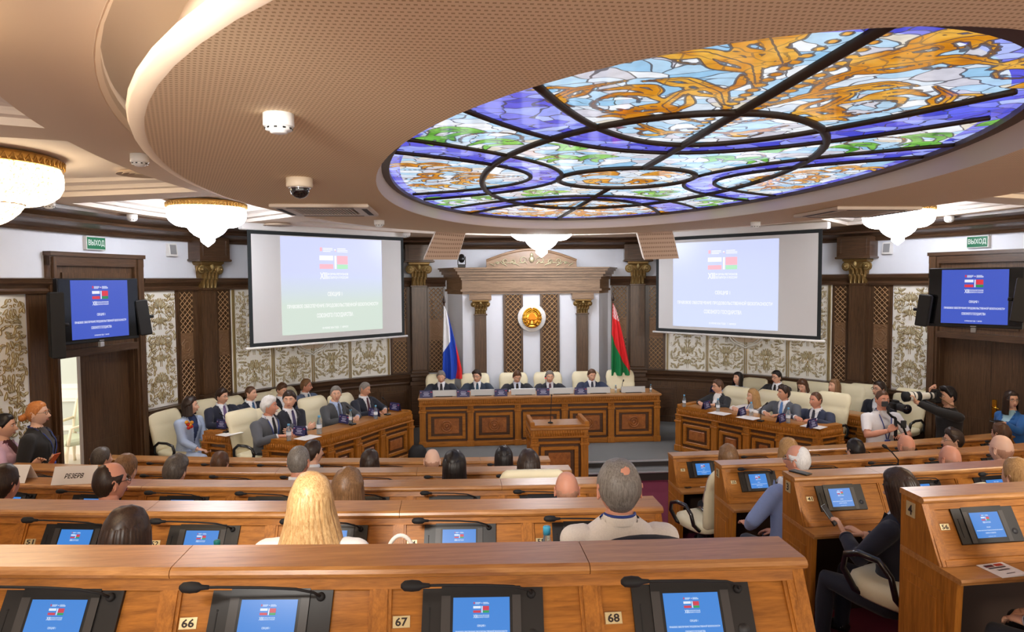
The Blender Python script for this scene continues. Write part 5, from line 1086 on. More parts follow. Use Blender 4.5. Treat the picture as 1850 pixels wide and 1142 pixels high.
BOT = mat('bottle_plastic', (206, 222, 232), 0.08, trans=0.85); CAPB = mat('cap_blue', (104, 178, 222), 0.4); LBL = mat('bottle_label', (226, 232, 240), 0.6)
def make_bottle(cap, h=0.21, label=True):
    t = thing('water_bottle', 'x', 'bottle'); r = 0.03
    m = MB(); m.lathe([(r*0.9, 0.0), (r, 0.008), (r, h*0.2), (r*0.93, h*0.24), (r, h*0.3), (r, h*0.55), (r*0.92, h*0.66), (r*0.5, h*0.84), (r*0.42, h*0.88), (r*0.42, h*0.93)], 20); m.build('body', [BOT], t)
    m = MB(); m.lathe([(r*0.5, h*0.90), (r*0.5, h), (r*0.44, h*1.01)], 16); m.build('cap', [cap], t)
    if label: m = MB(); m.lathe([(r*1.01, h*0.33), (r*1.01, h*0.53)], 20, caps=False); m.build('label_band', [LBL], t)
    return t
bot0 = make_bottle(CAPB); bot_first = [True]
def bottle(loc, label, k=1.0):
    o = bot0 if bot_first[0] else dup(bot0, loc); bot_first[0] = False; o.location = loc; o['label'] = label; o['group'] = 'plastic water bottles'; o.scale = (k, k, k)
def tmic(loc, rz, label, h=0.34, red=False):
    t = thing('table_microphone', label, 'microphone', loc, rz, 'gooseneck microphones on the tables'); m = MB(); m.bbox(-0.035, 0.035, -0.04, 0.04, 0, 0.022, 0.006); m.build('base', [BLACK], t)
    m = MB(); m.tube([(0, 0, 0.03), (0, 0, h*0.6), (0, 0.03, h*0.85), (0, 0.08, h)], 0.005, 8); m.build('stem', [BLACKM], t); m = MB(); m.tube([(0, 0.07, h-0.01), (0, 0.10, h+0.02)], [0.010, 0.011], 10); m.build('head', [BLACKM], t)
    if red: m = MB(); m.tube([(0, 0.066, h-0.014), (0, 0.072, h-0.008)], 0.012, 10); m.build('light_ring', [emis('mic_red', (255, 40, 40), 1.5)], t)
MONB = mat('monitor_silver', (168, 168, 168), 0.4, 0.3)
for i, (px, lb) in enumerate(((802.5, 'first from the left, before the grey-haired man'), (872, 'second from the left'), (945, 'third from the left, before the man looking down'), (1015, 'fourth from the left'), (1083, 'fifth from the left'), (1149, 'rightmost, before the empty chair'))):
    q = at_z(px, 704, PZT+0.08); t = thing('monitor', 'silver monitor back on the presidium table, %s' % lb, 'monitor', (q[0], PY+0.10, PZT), 0, 'silver monitors on the presidium table')
    m = MB(); m.bbox(-0.205, 0.205, -0.01, 0.015, 0.0, 0.108, 0.006, 0, Matrix.Rotation(-0.15, 4, 'X')); m.build('display_back', [MONB], t); m = MB(); m.bbox(-0.14, 0.14, -0.03, 0.08, 0.0, 0.012, 0.004); m.build('foot', [DKGREY], t)
for px, lb in ((770, 'navy name card at the left end of the presidium table'), (837, 'navy name card second from the left on the presidium table'), (905, 'navy name card third from the left on the presidium table'), (981, 'navy name card fourth from the left on the presidium table'), (1049, 'navy name card rightmost on the presidium table')):
    q = at_y(px, 716, PY+0.05); card((q[0], PY+0.045, PZT), 0, lb)
q = at_y(1112, 712, PY+0.16); bottle((q[0], PY+0.14, PZT), 'small water bottle on the presidium table left of the rightmost monitor', 0.62); q = at_y(1175, 712, PY+0.16); bottle((q[0], PY+0.14, PZT), 'small water bottle at the right end of the presidium table', 0.62)
q = at_y(1124, 712, PY+0.2); tmic((q[0], PY+0.2, PZT), PI, 'gooseneck microphone before the empty presidium chair', 0.20); q = at_y(987, 712, PY+0.3); tmic((q[0], PY+0.34, PZT), 0, 'gooseneck microphone with red light before the man speaking', 0.24, True)
for px, py, rz, lb in ((542, 778, -0.55, 'navy name card by the white-bearded man'), (623, 756, -0.75, 'navy name card before the man in the grey suit, left'), (676, 744, -0.75, 'navy name card before the man in dark suit and dark red tie'), (714, 733, -0.75, 'navy name card at the far end of the front left table')):
    q = at_z(px, py+8, SZT+0.02); card((q[0], q[1], SZT+0.018), rz, lb)
for px, py, rz, lb in ((1276, 730, 0.75, 'navy name card before the woman in glasses, right front table'), (1340, 742, 0.75, 'navy name card before the woman in the white jacket'), (1411, 754, 0.7, 'navy name card before the man in grey with blue tie'), (1467, 764, 0.6, 'navy name card before the man in the navy suit, right front table')):
    q = at_z(px, py+8, SZT+0.02); card((q[0], q[1], SZT+0.018), rz, lb)
q = at_z(402, 776, SZT); card((q[0], q[1], SZT+0.018), -0.6, 'navy name card beside the woman in pale blue'); q = at_z(1281, 710, SZT); card((q[0]+0.1, q[1]+0.02, SZT+0.018), 0.7, 'navy name card on the back right table behind the woman in glasses')
for px, py, lb, k in ((522, 796, 'water bottle with blue cap beside the white-bearded man', 1.0), (577, 784, 'tall clear water bottle before the man with crossed arms', 1.15), (634, 767, 'water bottle before the man in the grey suit, left', 1.0), (679, 757, 'water bottle behind the card of the man in a dark red tie', 0.95), (1236, 735, 'water bottle at the left end of the front right table', 0.9), (1297, 744, 'water bottle by the woman in glasses', 0.95), (1357, 751, 'water bottle by the woman in the white jacket', 0.95), (1424, 764, 'water bottle by the man in grey with a blue tie', 1.0)):
    q = at_z(px, py, SZT+0.018); bottle((q[0], q[1], SZT+0.018), lb, k)
for px, py, rz, lb in ((700, 752, PI-0.7, 'gooseneck microphone before the man with the dark red tie'), (637, 770, PI-0.7, 'gooseneck microphone between the two men at the far end, left table'), (410, 784, PI-0.6, 'gooseneck microphone behind the name card by the woman in pale blue'), (1374, 764, PI+0.7, 'gooseneck microphone before the woman in the white jacket')):
    q = at_z(px, py, SZT); tmic((q[0], q[1], SZT+0.018), rz, lb, 0.26)
def sheet(loc, rz, w_, d, label, name='paper_sheet', cat='paper', fold=False):
    t = thing(name, label, cat, loc, rz); m = MB()
    m.loft([[(-w_/2, -d/2, 0), (w_/2, -d/2, 0.001), (w_/2, d/2, 0.0), (-w_/2, d/2, 0)], [(-w_/2, -d/2, 0.003), (w_/2, -d/2, 0.006), (w_/2, d/2, 0.004), (-w_/2, d/2, 0.003)]], 0, False); m.build('sheet', [PAPER], t); return t
for px, py, lb in ((556, 792, 'white papers beside the white-bearded man'), (415, 785, 'white papers before the man with glasses, back left'), (1300, 748, 'white papers before the woman in glasses'), (1470, 772, 'white papers before the man in the navy suit'), (1352, 756, 'white papers before the woman in the white jacket')):
    q = at_z(px, py, SZT+0.01); sheet((q[0], q[1], SZT+0.018), 0.6 if px > 900 else -0.6, 0.21, 0.28, lb)
# reserve cards, bottles, papers and phones on the desk rows
for px, py, lb in ((22, 868, 'white folded card reading reserve at the left edge of the third desk row'), (137, 872, 'white folded card reading reserve left of the man with a bald crown')):
    q = at_z(px, py, ROWS[2][1]); t = thing('reserve_card', lb, 'sign card', (q[0], rowpt(2, q[0], 0.078, 0)[1], ROWS[2][1]+0.001), 0.05 if px > 100 else -0.12, 'folded reserve cards')
    m = MB(); m.loft([[(-0.147, -0.07, 0), (0.147, -0.07, 0), (0.147, 0.0, 0.118), (-0.147, 0.0, 0.118)], [(-0.147, -0.068, 0), (0.147, -0.068, 0), (0.147, 0.0, 0.115), (-0.147, 0.0, 0.115)]], 0, False); m.loft([[(-0.147, 0.07, 0), (0.147, 0.07, 0), (0.147, 0.0, 0.118), (-0.147, 0.0, 0.118)], [(-0.147, 0.068, 0), (0.147, 0.068, 0), (0.147, 0.0, 0.115), (-0.147, 0.0, 0.115)]], 0, False); m.build('card', [PAPER], t)
    g = MB(); put_text(g, 'РЕЗЕРВ', 0, 0.0, 0.125, 0.032, 0, 0, 0.25); m = MB(); m.add([(v[0], -0.0705+0.07*(v[2]+0.055)/0.118, v[2]+0.055) for v in g.v], g.f, 0); m.build('lettering', [INK], t)
CAPG = mat('cap_teal', (22, 110, 104), 0.4)
q = at_y(381, 984, 3.12); b = make_bottle(CAPG, 0.31, False); b.location = (q[0], 3.2, ROWS[1][1]-0.32); tag(b, 'water bottle with teal cap before the desk monitor of the second row', 'bottle', 'plastic water bottles')
q = at_y(990, 975, 3.1); b = make_bottle(mat('cap_cyan', (74, 176, 214), 0.4), 0.34, False); b.scale = (1.2, 1.2, 1); b.location = (q[0], 3.14, ROWS[1][1]-0.32); tag(b, 'water bottle with light blue cap left of the man in the white shirt', 'bottle', 'plastic water bottles')
q = at_y(724, 985, 2.9); t = thing('handbag', 'white handbag of which the round handle shows right of the blonde woman', 'bag', (q[0], 2.9, ROWS[1][1]-0.32)); WB = mat('bag_white', (236, 230, 220), 0.45)
m = MB(); m.bbox(-0.14, 0.14, -0.05, 0.05, 0.0, 0.30, 0.03); m.build('body', [WB], t); m = MB(); m.tube([(0.055*math.cos(a)*1.15, 0, 0.29+0.125*math.sin(a)) for a in [PI*i/18 for i in range(19)]], 0.009, 8); m.build('handle', [WB], t)
xs56 = DESKS[(1, 1)]; q = at_z(1777, 1020, ROWS[1][1]-0.32); t = thing('brochure', 'folded white brochure with a flag logo lying before monitor 56', 'brochure', (1.315, 3.215, ROWS[1][1]-0.319), 0.10)
m = MB(); m.loft([[(-0.075, -0.078, 0), (0.075, -0.078, 0), (0.075, 0.078, 0), (-0.075, 0.078, 0)], [(-0.075, -0.078, 0.002), (0.075, -0.078, 0.010), (0.075, 0.078, 0.008), (-0.075, 0.078, 0.002)]], 0, False)
def bp(x0, x1, y0, y1, mi): f = lambda x, y: 0.0026+(x+0.075)/0.15*(0.007+0.001*0); m.add([(x0, y0, f(x0, y0)+0.001), (x1, y0, f(x1, y0)+0.001), (x1, y1, f(x1, y1)+0.001), (x0, y1, f(x0, y1)+0.001)], [(0, 1, 2, 3)], mi)
bp(-0.055, -0.005, 0.035, 0.046, 1); bp(-0.055, -0.005, 0.046, 0.057, 3); bp(0.003, 0.05, 0.035, 0.058, 2); bp(-0.055, 0.045, 0.016, 0.026, 3); bp(-0.03, 0.04, -0.004, 0.0, 3); bp(-0.03, 0.04, -0.012, -0.008, 3); bp(-0.02, 0.03, -0.05, -0.046, 3)
m.build('cover', [PAPER, mat('print_wine', (116, 34, 44), 0.6), mat('print_red', (190, 60, 40), 0.6), mat('print_dark', (60, 50, 60), 0.6)], t)
q = at_z(1372, 897, ROWS[3][1]-0.32); t = thing('folder', 'open black folder with white papers below monitor 25', 'folder', (q[0]-0.03, q[1]-0.03, ROWS[3][1]-0.319), 0.05); m = MB(); m.bbox(-0.24, 0.24, -0.14, 0.14, 0, 0.008, 0.003); m.build('cover', [BLACKM], t)
m = MB(); m.box(-0.21, -0.003, -0.10, 0.16, 0.008, 0.012); m.box(0.003, 0.21, -0.10, 0.16, 0.008, 0.012); m.build('papers', [PAPER], t)
def phone(loc, rz, label, col=BLACK):
    t = thing('smartphone', label, 'phone', loc, rz); m = MB(); m.bbox(-0.036, 0.036, -0.075, 0.075, 0, 0.009, 0.003); m.build('body', [col], t); m = MB(); m.box(-0.032, 0.032, -0.068, 0.068, 0.009, 0.0095); m.build('glass', [mat('tv_black', (6, 7, 9), 0.12)], t); return t
q = at_z(1237, 879, ROWS[4][1]-0.32); phone((q[0], q[1], ROWS[4][1]-0.319), 0.4, 'dark phone lying on the worktop below seat plate 9')
q = at_z(1441, 852, ROWS[2][1]); phone((q[0], rowpt(2, q[0], 0.1, 0)[1], ROWS[2][1]+0.001), 0.5, 'small black recorder lying on the ledge above seat plate 41')
q = at_z(1262, 877, ROWS[4][1]-0.32); sheet((q[0]+0.1, q[1], ROWS[4][1]-0.319), 0, 0.21, 0.15, 'white sheet beside the phone below seat plate 9')
q = at_z(1560, 938, ROWS[2][1]-0.32); 
# bag and lobby chair
t = thing('shoulder_bag', 'black shoulder bag on the floor by the lobby doorway', 'bag', (-7.9, 10.9, FZ), 0.35)
m = MB(); m.bbox(-0.24, 0.24, -0.1, 0.1, 0.0, 0.34, 0.04); m.build('body', [BLACKM], t); m = MB(); m.bbox(-0.242, 0.242, -0.115, -0.09, 0.15, 0.35, 0.01); m.build('flap', [BLACK], t)
m = MB(); m.tube([(0.08, 0, 0.33), (0.10, 0, 0.40), (0.2, -0.02, 0.39), (0.25, -0.02, 0.30), (0.27, -0.03, 0.12), (0.24, -0.05, 0.02)], 0.016, 8); m.build('strap', [BLACKM], t)
t = thing('armchair', 'carved cream armchair with pale green upholstery in the lobby', 'armchair', (-7.62, 11.6, FZ), -0.5); CW = mat('carved_cream', (232, 218, 190), 0.5); GU = mat('green_velvet', (186, 192, 168), 0.8)
m = MB(); m.bbox(-0.27, 0.27, -0.25, 0.25, 0.36, 0.47, 0.04); m.build('seat', [GU], t); m = MB(); m.loft([[(x, 0.22+0.1*z, 0.5+z*0.6) for x in (-0.22, 0.22)]+[(x, 0.29+0.1*z, 0.5+z*0.6) for x in (0.22, -0.22)] for z in (0, 0.5, 1.0)], 0, True); m.build('backrest', [GU], t)
m = MB(); m.tube([(-0.25, 0.25, 0.45), (-0.29, 0.28, 0.7), (-0.26, 0.33, 1.02), (-0.1, 0.36, 1.14), (0, 0.36, 1.16), (0.1, 0.36, 1.14), (0.26, 0.33, 1.02), (0.29, 0.28, 0.7), (0.25, 0.25, 0.45)], 0.03, 8); m.build('back_frame', [CW], t)
for sx in (-1, 1):
    m = MB(); m.tube([(sx*0.28, 0.25, 0.72), (sx*0.31, 0.0, 0.68), (sx*0.31, -0.18, 0.66), (sx*0.29, -0.22, 0.40)], 0.024, 8); m.build('armrest', [CW], t)
    for sy in (-1, 1): m = MB(); m.tube([(sx*0.25, sy*0.22, 0.38), (sx*0.28, sy*0.25, 0.26), (sx*0.24, sy*0.22, 0.1), (sx*0.27, sy*0.25, 0.0)], [0.04, 0.032, 0.02, 0.026], 8); m.build('leg', [CW], t)
t = thing('backpack', 'black bag on the podium floor by the end of the front left table', 'bag', (-2.0, 10.35, SZ), 0.2); m = MB(); m.loft([[(0.15*math.cos(a)*k, 0.1*math.sin(a)*k, z) for a in [2*PI*i/14 for i in range(14)]] for z, k in ((0, 0.9), (0.05, 1.0), (0.2, 0.9), (0.27, 0.5))], 0, True); m.build('body', [BLACKM], t)

q = at_z(1612, 836, ROWS[3][1]-0.1); t = thing('upright_microphone', 'black gooseneck microphone raised above the row with plate 2', 'microphone', (at_y(1625, 838, 6.2)[0], 6.22, ROWS[3][1]-0.12), 0)
m = MB(); m.tube([(0, 0, 0), (-0.02, -0.03, 0.12), (-0.10, -0.05, 0.20), (-0.17, -0.06, 0.255)], 0.006, 8); m.build('stem', [BLACKM], t); m = MB(); m.tube([(-0.15, -0.057, 0.24), (-0.175, -0.06, 0.258), (-0.2, -0.062, 0.272)], [0.01, 0.018, 0.012], 12); m.build('foam_head', [BLACKM], t)
# ------------------------------------------------------------------ people
def hairmat(name, c0, c1):
    if name in MATS: return MATS[name]
    m = wood(name, c0, c1, (70, 70, 5), 0.42, 0.0, 0.4); return m
HAIRC = {'black': ((14, 11, 11), (36, 28, 26)), 'stub': ((168, 122, 100), (196, 150, 126)), 'dark': ((30, 21, 17), (64, 46, 36)), 'brown': ((56, 36, 24), (104, 70, 46)), 'lbrown': ((92, 66, 44), (150, 112, 76)), 'grey': ((92, 86, 80), (150, 144, 138)), 'dgrey': ((58, 52, 48), (104, 96, 90)), 'white': ((206, 204, 202), (244, 242, 240)), 'blonde': ((172, 122, 68), (236, 200, 144)), 'dblonde': ((140, 100, 58), (200, 158, 104)), 'red': ((176, 100, 46), (226, 152, 84))}
def hm(c): return hairmat('hair_'+c, *HAIRC[c])
SKIN = {'a': (224, 174, 146), 'b': (208, 152, 122), 'c': (230, 188, 164), 'r': (216, 152, 126)}
def skinmat(k): return mat('skin_'+k, SKIN[k], 0.5, noise_=0.06, nscale=25)
EYEW, IRIS, LIP, LIPR = mat('eye_white', (226, 222, 218), 0.3), mat('iris', (40, 30, 26), 0.2), mat('lip', (172, 96, 88), 0.5), mat('lip_red', (176, 62, 66), 0.4)
NPH, NTH = 44, 32
def _phi(i): s = -PI+2*PI*i/NPH; return s-0.42*math.sin(s)
def head_pt(th, ph, f=1.0):
    st = math.sin(th); st = st**0.80 if math.cos(th) > 0 else st
    x, y, z = st*math.sin(ph), st*math.cos(ph), math.cos(th)
    X_, Y_, Z_ = 0.077*x, 0.097*y, 0.120*z
    low = max(0.0, -z); fr = max(0.0, y)
    X_ *= 1-0.26*low**1.6; 
    if y < 0: Y_ *= 1-0.22*low; Z_ = Z_ if z > -0.6 else Z_+0.01*(-z-0.6)
    X_ *= 1+0.03*math.exp(-((z-0.1)/0.3)**2)
    if y > 0:
        Y_ -= 0.010*math.exp(-(X_/0.06)**2)*math.exp(-((Z_-0.02)/0.06)**2)
        def g(cx, cz, sx, sz): return math.exp(-((abs(X_)-cx)/sx)**2-((Z_-cz)/sz)**2)
        Y_ += f*(0.030*math.exp(-(X_/0.0115)**2)*math.exp(-((Z_+0.030)/0.015)**2) + 0.017*math.exp(-(X_/0.010)**2)*math.exp(-((Z_+0.006)/0.024)**2) + 0.007*g(0.013, -0.033, 0.008, 0.010)
                 - 0.010*g(0.032, 0.010, 0.016, 0.012) + 0.006*g(0.028, 0.034, 0.028, 0.009) + 0.005*g(0.042, -0.022, 0.018, 0.018) + 0.008*g(0, -0.064, 0.022, 0.012) + 0.011*g(0, -0.100, 0.024, 0.018) - 0.004*g(0, -0.080, 0.02, 0.006))
    return X_, Y_, Z_
def headgrid(fn):
    return [[fn(PI*min(max(j/NTH, 0.012), 0.988), _phi(i), i, j) for i in range(NPH)] for j in range(NTH+1)]
HEADS = {}
def head_mesh(mb, H, M, lipred=False, brow=4, fat=1.0):
    rows = headgrid(lambda th, ph, i, j: head_pt(th, ph))
    vs_ = [M @ (Vector((p[0]*fat, p[1], p[2]))*H) for r in rows for p in r]; fs = []
    for j in range(NTH):
        for i in range(NPH): k = (i+1) % NPH; fs.append((j*NPH+i, (j+1)*NPH+i, (j+1)*NPH+k, j*NPH+k))
    fs.append(tuple(range(NPH))); fs.append(tuple(NTH*NPH+i for i in range(NPH)))
    mb.add(vs_, fs, 0, True)
    S = Matrix.Scale(H, 4)
    for sx in (-1, 1):
        mb.ell((sx*0.031*fat, 0.0765, 0.0105), (0.0125, 0.008, 0.0065), 10, 6, 2, M @ S); mb.ell((sx*0.031*fat, 0.0815, 0.0105), (0.0052, 0.004, 0.0056), 8, 6, 3, M @ S)
        mb.tube([(sx*0.014*fat, 0.091, 0.029), (sx*0.030*fat, 0.090, 0.033), (sx*0.046*fat, 0.080, 0.028)], [0.0035, 0.0045, 0.0025], 6, brow, True, True, 0.8, M @ S)
        e = [(sx*0.074*fat, -0.004, -0.012+0.0), ]
        mb.ell((sx*0.0775*fat, -0.010, -0.006), (0.008, 0.018, 0.031), 10, 8, 0, M @ S @ Matrix.Translation((0, 0, 0)))
        mb.tube([(sx*0.084*fat, -0.022+0.014*math.cos(a)*0+0.012*math.cos(a), -0.004+0.030*math.sin(a)) for a in [-1.9+0.5*q for q in range(10)]], 0.0045, 6, 0, True, True, 1.0, M @ S)
    mb.tube([(-0.022, 0.0855, -0.064), (-0.010, 0.0945, -0.0605), (0, 0.0955, -0.062), (0.010, 0.0945, -0.0605), (0.022, 0.0855, -0.064)], [0.002, 0.0042, 0.0045, 0.0042, 0.002], 6, 5, True, True, 0.8, M @ S)
    mb.tube([(-0.019, 0.086, -0.068), (0, 0.0945, -0.0705), (0.019, 0.086, -0.068)], [0.002, 0.005, 0.002], 6, 5, True, True, 0.8, M @ S)
def zline(ph, front=0.072):
    d = abs(math.degrees(ph)); return float(np.interp(d, [0, 35, 55, 72, 82, 95, 108, 135, 180], [front, front, front-0.025, 0.012, -0.012, 0.004, -0.035, -0.082, -0.092]))
def hair_cap(kind, M, H, th0, front, rnd, fat):
    def fn(th, ph, i, j):
        p = Vector(head_pt(th, ph, 0)); d = p.z-zline(ph, front)+0.004*noise.noise(p*90)
        if kind == 'bald': d = min(d, 0.014+0.02*noise.noise(p*40)-p.z, (abs(math.degrees(ph))-68)*0.0015)
        if kind == 'balding': d = min(d, max(0.052-p.z, -0.03-p.y)+0.006*noise.noise(p*60))
        if kind == 'crown': d = min(d, (p-Vector((0.018, -0.06, 0.092))).length-0.018-0.010*noise.noise(p*70))
        n = Vector((p.x/0.077**2, p.y/0.097**2, p.z/0.12**2)).normalized()
        q = noise.noise(Vector((p.x*60+rnd, p.y*60, p.z*14)))*0.25+noise.noise(Vector((p.x*22+rnd, p.y*22, p.z*22)))*0.3
        t = th0*min(1.0, 0.25+d/0.03*0.75)
        if kind == 'side': t *= 1+0.9*max(0, math.sin(ph*1.0+0.6))*(p.z > 0.04)+0.35*(p.y > 0.02)*(p.z > 0.06)
        if kind == 'quiff': t *= 1+1.2*max(0, min(1, p.y/0.04))*max(0, min(1, (p.z-0.05)/0.03))
        if d <= 0: return (p+n*max(-0.006, d*0.9-0.0004), False)
        return (p+n*t*(1+q), True)
    rows = headgrid(fn); m = MB(); m.v = [M @ (Vector((p.x*fat, p.y, p.z))*H) for r in rows for p, ok in r]
    for j in range(NTH):
        for i in range(NPH):
            k = (i+1) % NPH
            if rows[j][i][1] or rows[j+1][i][1] or rows[j+1][k][1] or rows[j][k][1]: m.f.append([j*NPH+i, (j+1)*NPH+i, (j+1)*NPH+k, j*NPH+k]); m.m.append(0); m.s.append(True)
    if all(ok for p, ok in rows[0]): m.f.append(list(range(NPH))); m.m.append(0); m.s.append(True)
    return m
def hair_long(m, M, H, L, flare, open_deg, rnd, wav=0.0, back=0.0):
    rings = []; NA = 110; rows = 16; a0 = math.radians(open_deg)
    for j in range(rows+1):
        v = j/rows; z = 0.075-(0.075+L)*v; outer, inner = [], []
        for i in range(NA+1):
            ph = a0+(2*PI-2*a0)*i/NA
            zz = max(z, -0.02); k = math.sqrt(max(0.05, 1-(zz/0.125)**2))
            r = 1+flare*max(0, v-0.25)
            q = 1+0.008*math.sin(ph*41+rnd)+0.035*noise.noise(Vector((math.cos(ph)*7+rnd, math.sin(ph)*7, z*4)))+wav*0.03*math.sin(z*30+ph*3)*max(0, -z*6)
            edge = 1.0-0.12*(v**2)*math.cos((ph-PI)*0.5)**8
            x = 0.094*k*r*q*math.sin(ph); y = 0.112*k*(r*0.6+0.4)*q*math.cos(ph)-0.006-back*v
            if z < -0.05 and y < 0: y = y*0.92
            outer.append(M @ (Vector((x, y, z*edge-0.012*v*noise.noise(Vector((ph*7, rnd, 0)))))*H)); inner.append(M @ (Vector((x*0.86, y*0.86+0.0, z*edge))*H))
        rings.append(outer+inner[::-1])
    m.loft(rings, 0, True)
def hand(mb, W, d, n, side, curl=0.6, k=1.0, mi=0):
    d = d.normalized(); n = (n-d*n.dot(d)).normalized(); s = d.cross(n)*side        # s points to the thumb side
    pts = []
    def P(a, b, c): return W+d*(a*k)+s*(b*k)+n*(c*k)
    rings = []
    for a, w_, t_ in ((-0.012, 0.026, 0.020), (0.02, 0.034, 0.017), (0.055, 0.041, 0.015), (0.085, 0.040, 0.012), (0.095, 0.034, 0.008)):
        rings.append([P(a, w_*math.cos(q), t_*math.sin(q)) for q in [2*PI*i/10 for i in range(10)]])
    mb.loft(rings, mi, True)
    for i, (b, L, r) in enumerate(((0.029, 0.070, 0.0088), (0.010, 0.078, 0.009), (-0.010, 0.072, 0.0086), (-0.028, 0.056, 0.0076))):
        c = curl*(0.85+0.15*i); p0 = (0.085, b, 0.0); path = [P(*p0)]; a, h, ang = 0.085, 0.0, 0.0
        for seg, f in enumerate((0.45, 0.32, 0.23)):
            ang += c*(0.45 if seg == 0 else 0.75); a += L*f*math.cos(ang); h -= L*f*math.sin(ang); path.append(P(a, b*(1+0.10*(seg+1)*(1-c*0.5)), h))
        mb.tube(path, [r, r*0.98, r*0.9, r*0.68], 7, mi)
    mb.tube([P(0.015, 0.022, 0.0), P(0.040, 0.046, -0.006), P(0.066, 0.056, -0.016), P(0.088, 0.054, -0.026)], [0.013, 0.0115, 0.0098, 0.007], 7, mi)
def ik(S, W, l1, l2, pole):
    v = W-S; L = min(v.length, (l1+l2)*0.995); u = v.normalized(); W2 = S+u*L
    a = (l1*l1-l2*l2+L*L)/(2*L); h = math.sqrt(max(0, l1*l1-a*a)); p = (pole-u*pole.dot(u)).normalized(); return S+u*a+p*h, W2
def remesh(mb, vox, it=3):
    me = mb.mesh('tmp', []); o = bpy.data.objects.new('tmp', me); COL.objects.link(o)
    r = o.modifiers.new('r', 'REMESH'); r.mode = 'VOXEL'; r.voxel_size = vox; r.use_smooth_shade = True
    s = o.modifiers.new('s', 'SMOOTH'); s.factor = 0.5; s.iterations = it
    dg = bpy.context.evaluated_depsgraph_get(); e = o.evaluated_get(dg); m2 = e.to_mesh(); n = len(m2.vertices); co = np.empty(n*3); m2.vertices.foreach_get('co', co); no = np.empty(n*3); m2.vertices.foreach_get('normal', no)
    fs = [tuple(p.vertices) for p in m2.polygons]; e.to_mesh_clear(); bpy.data.objects.remove(o); bpy.data.meshes.remove(me)
    return co.reshape(-1, 3), no.reshape(-1, 3), fs
def segd(C, a, b):
    a, b = np.array(a), np.array(b); d = b-a; t = np.clip(((C-a)@d)/max(1e-9, d@d), 0, 1); return np.linalg.norm(C-(a+t[:, None]*d), axis=1)
def sub(name, co, no, fs, mask, off, m, parent):
    idx = sorted({v for f, k in zip(fs, mask) if k for v in f}); mp = {v: i for i, v in enumerate(idx)}; mb = MB()
    if not idx: return None
    mb.v = [tuple(co[v]+no[v]*off) for v in idx]
    for f, k in zip(fs, mask):
        if k: mb.f.append([mp[v] for v in f]); mb.m.append(0); mb.s.append(True)
    return mb.build(name, [m], parent)
def fabric(c): return mat('cloth_%d_%d_%d' % c, c, 0.8, noise_=0.12, nscale=160, sheen=0.12)
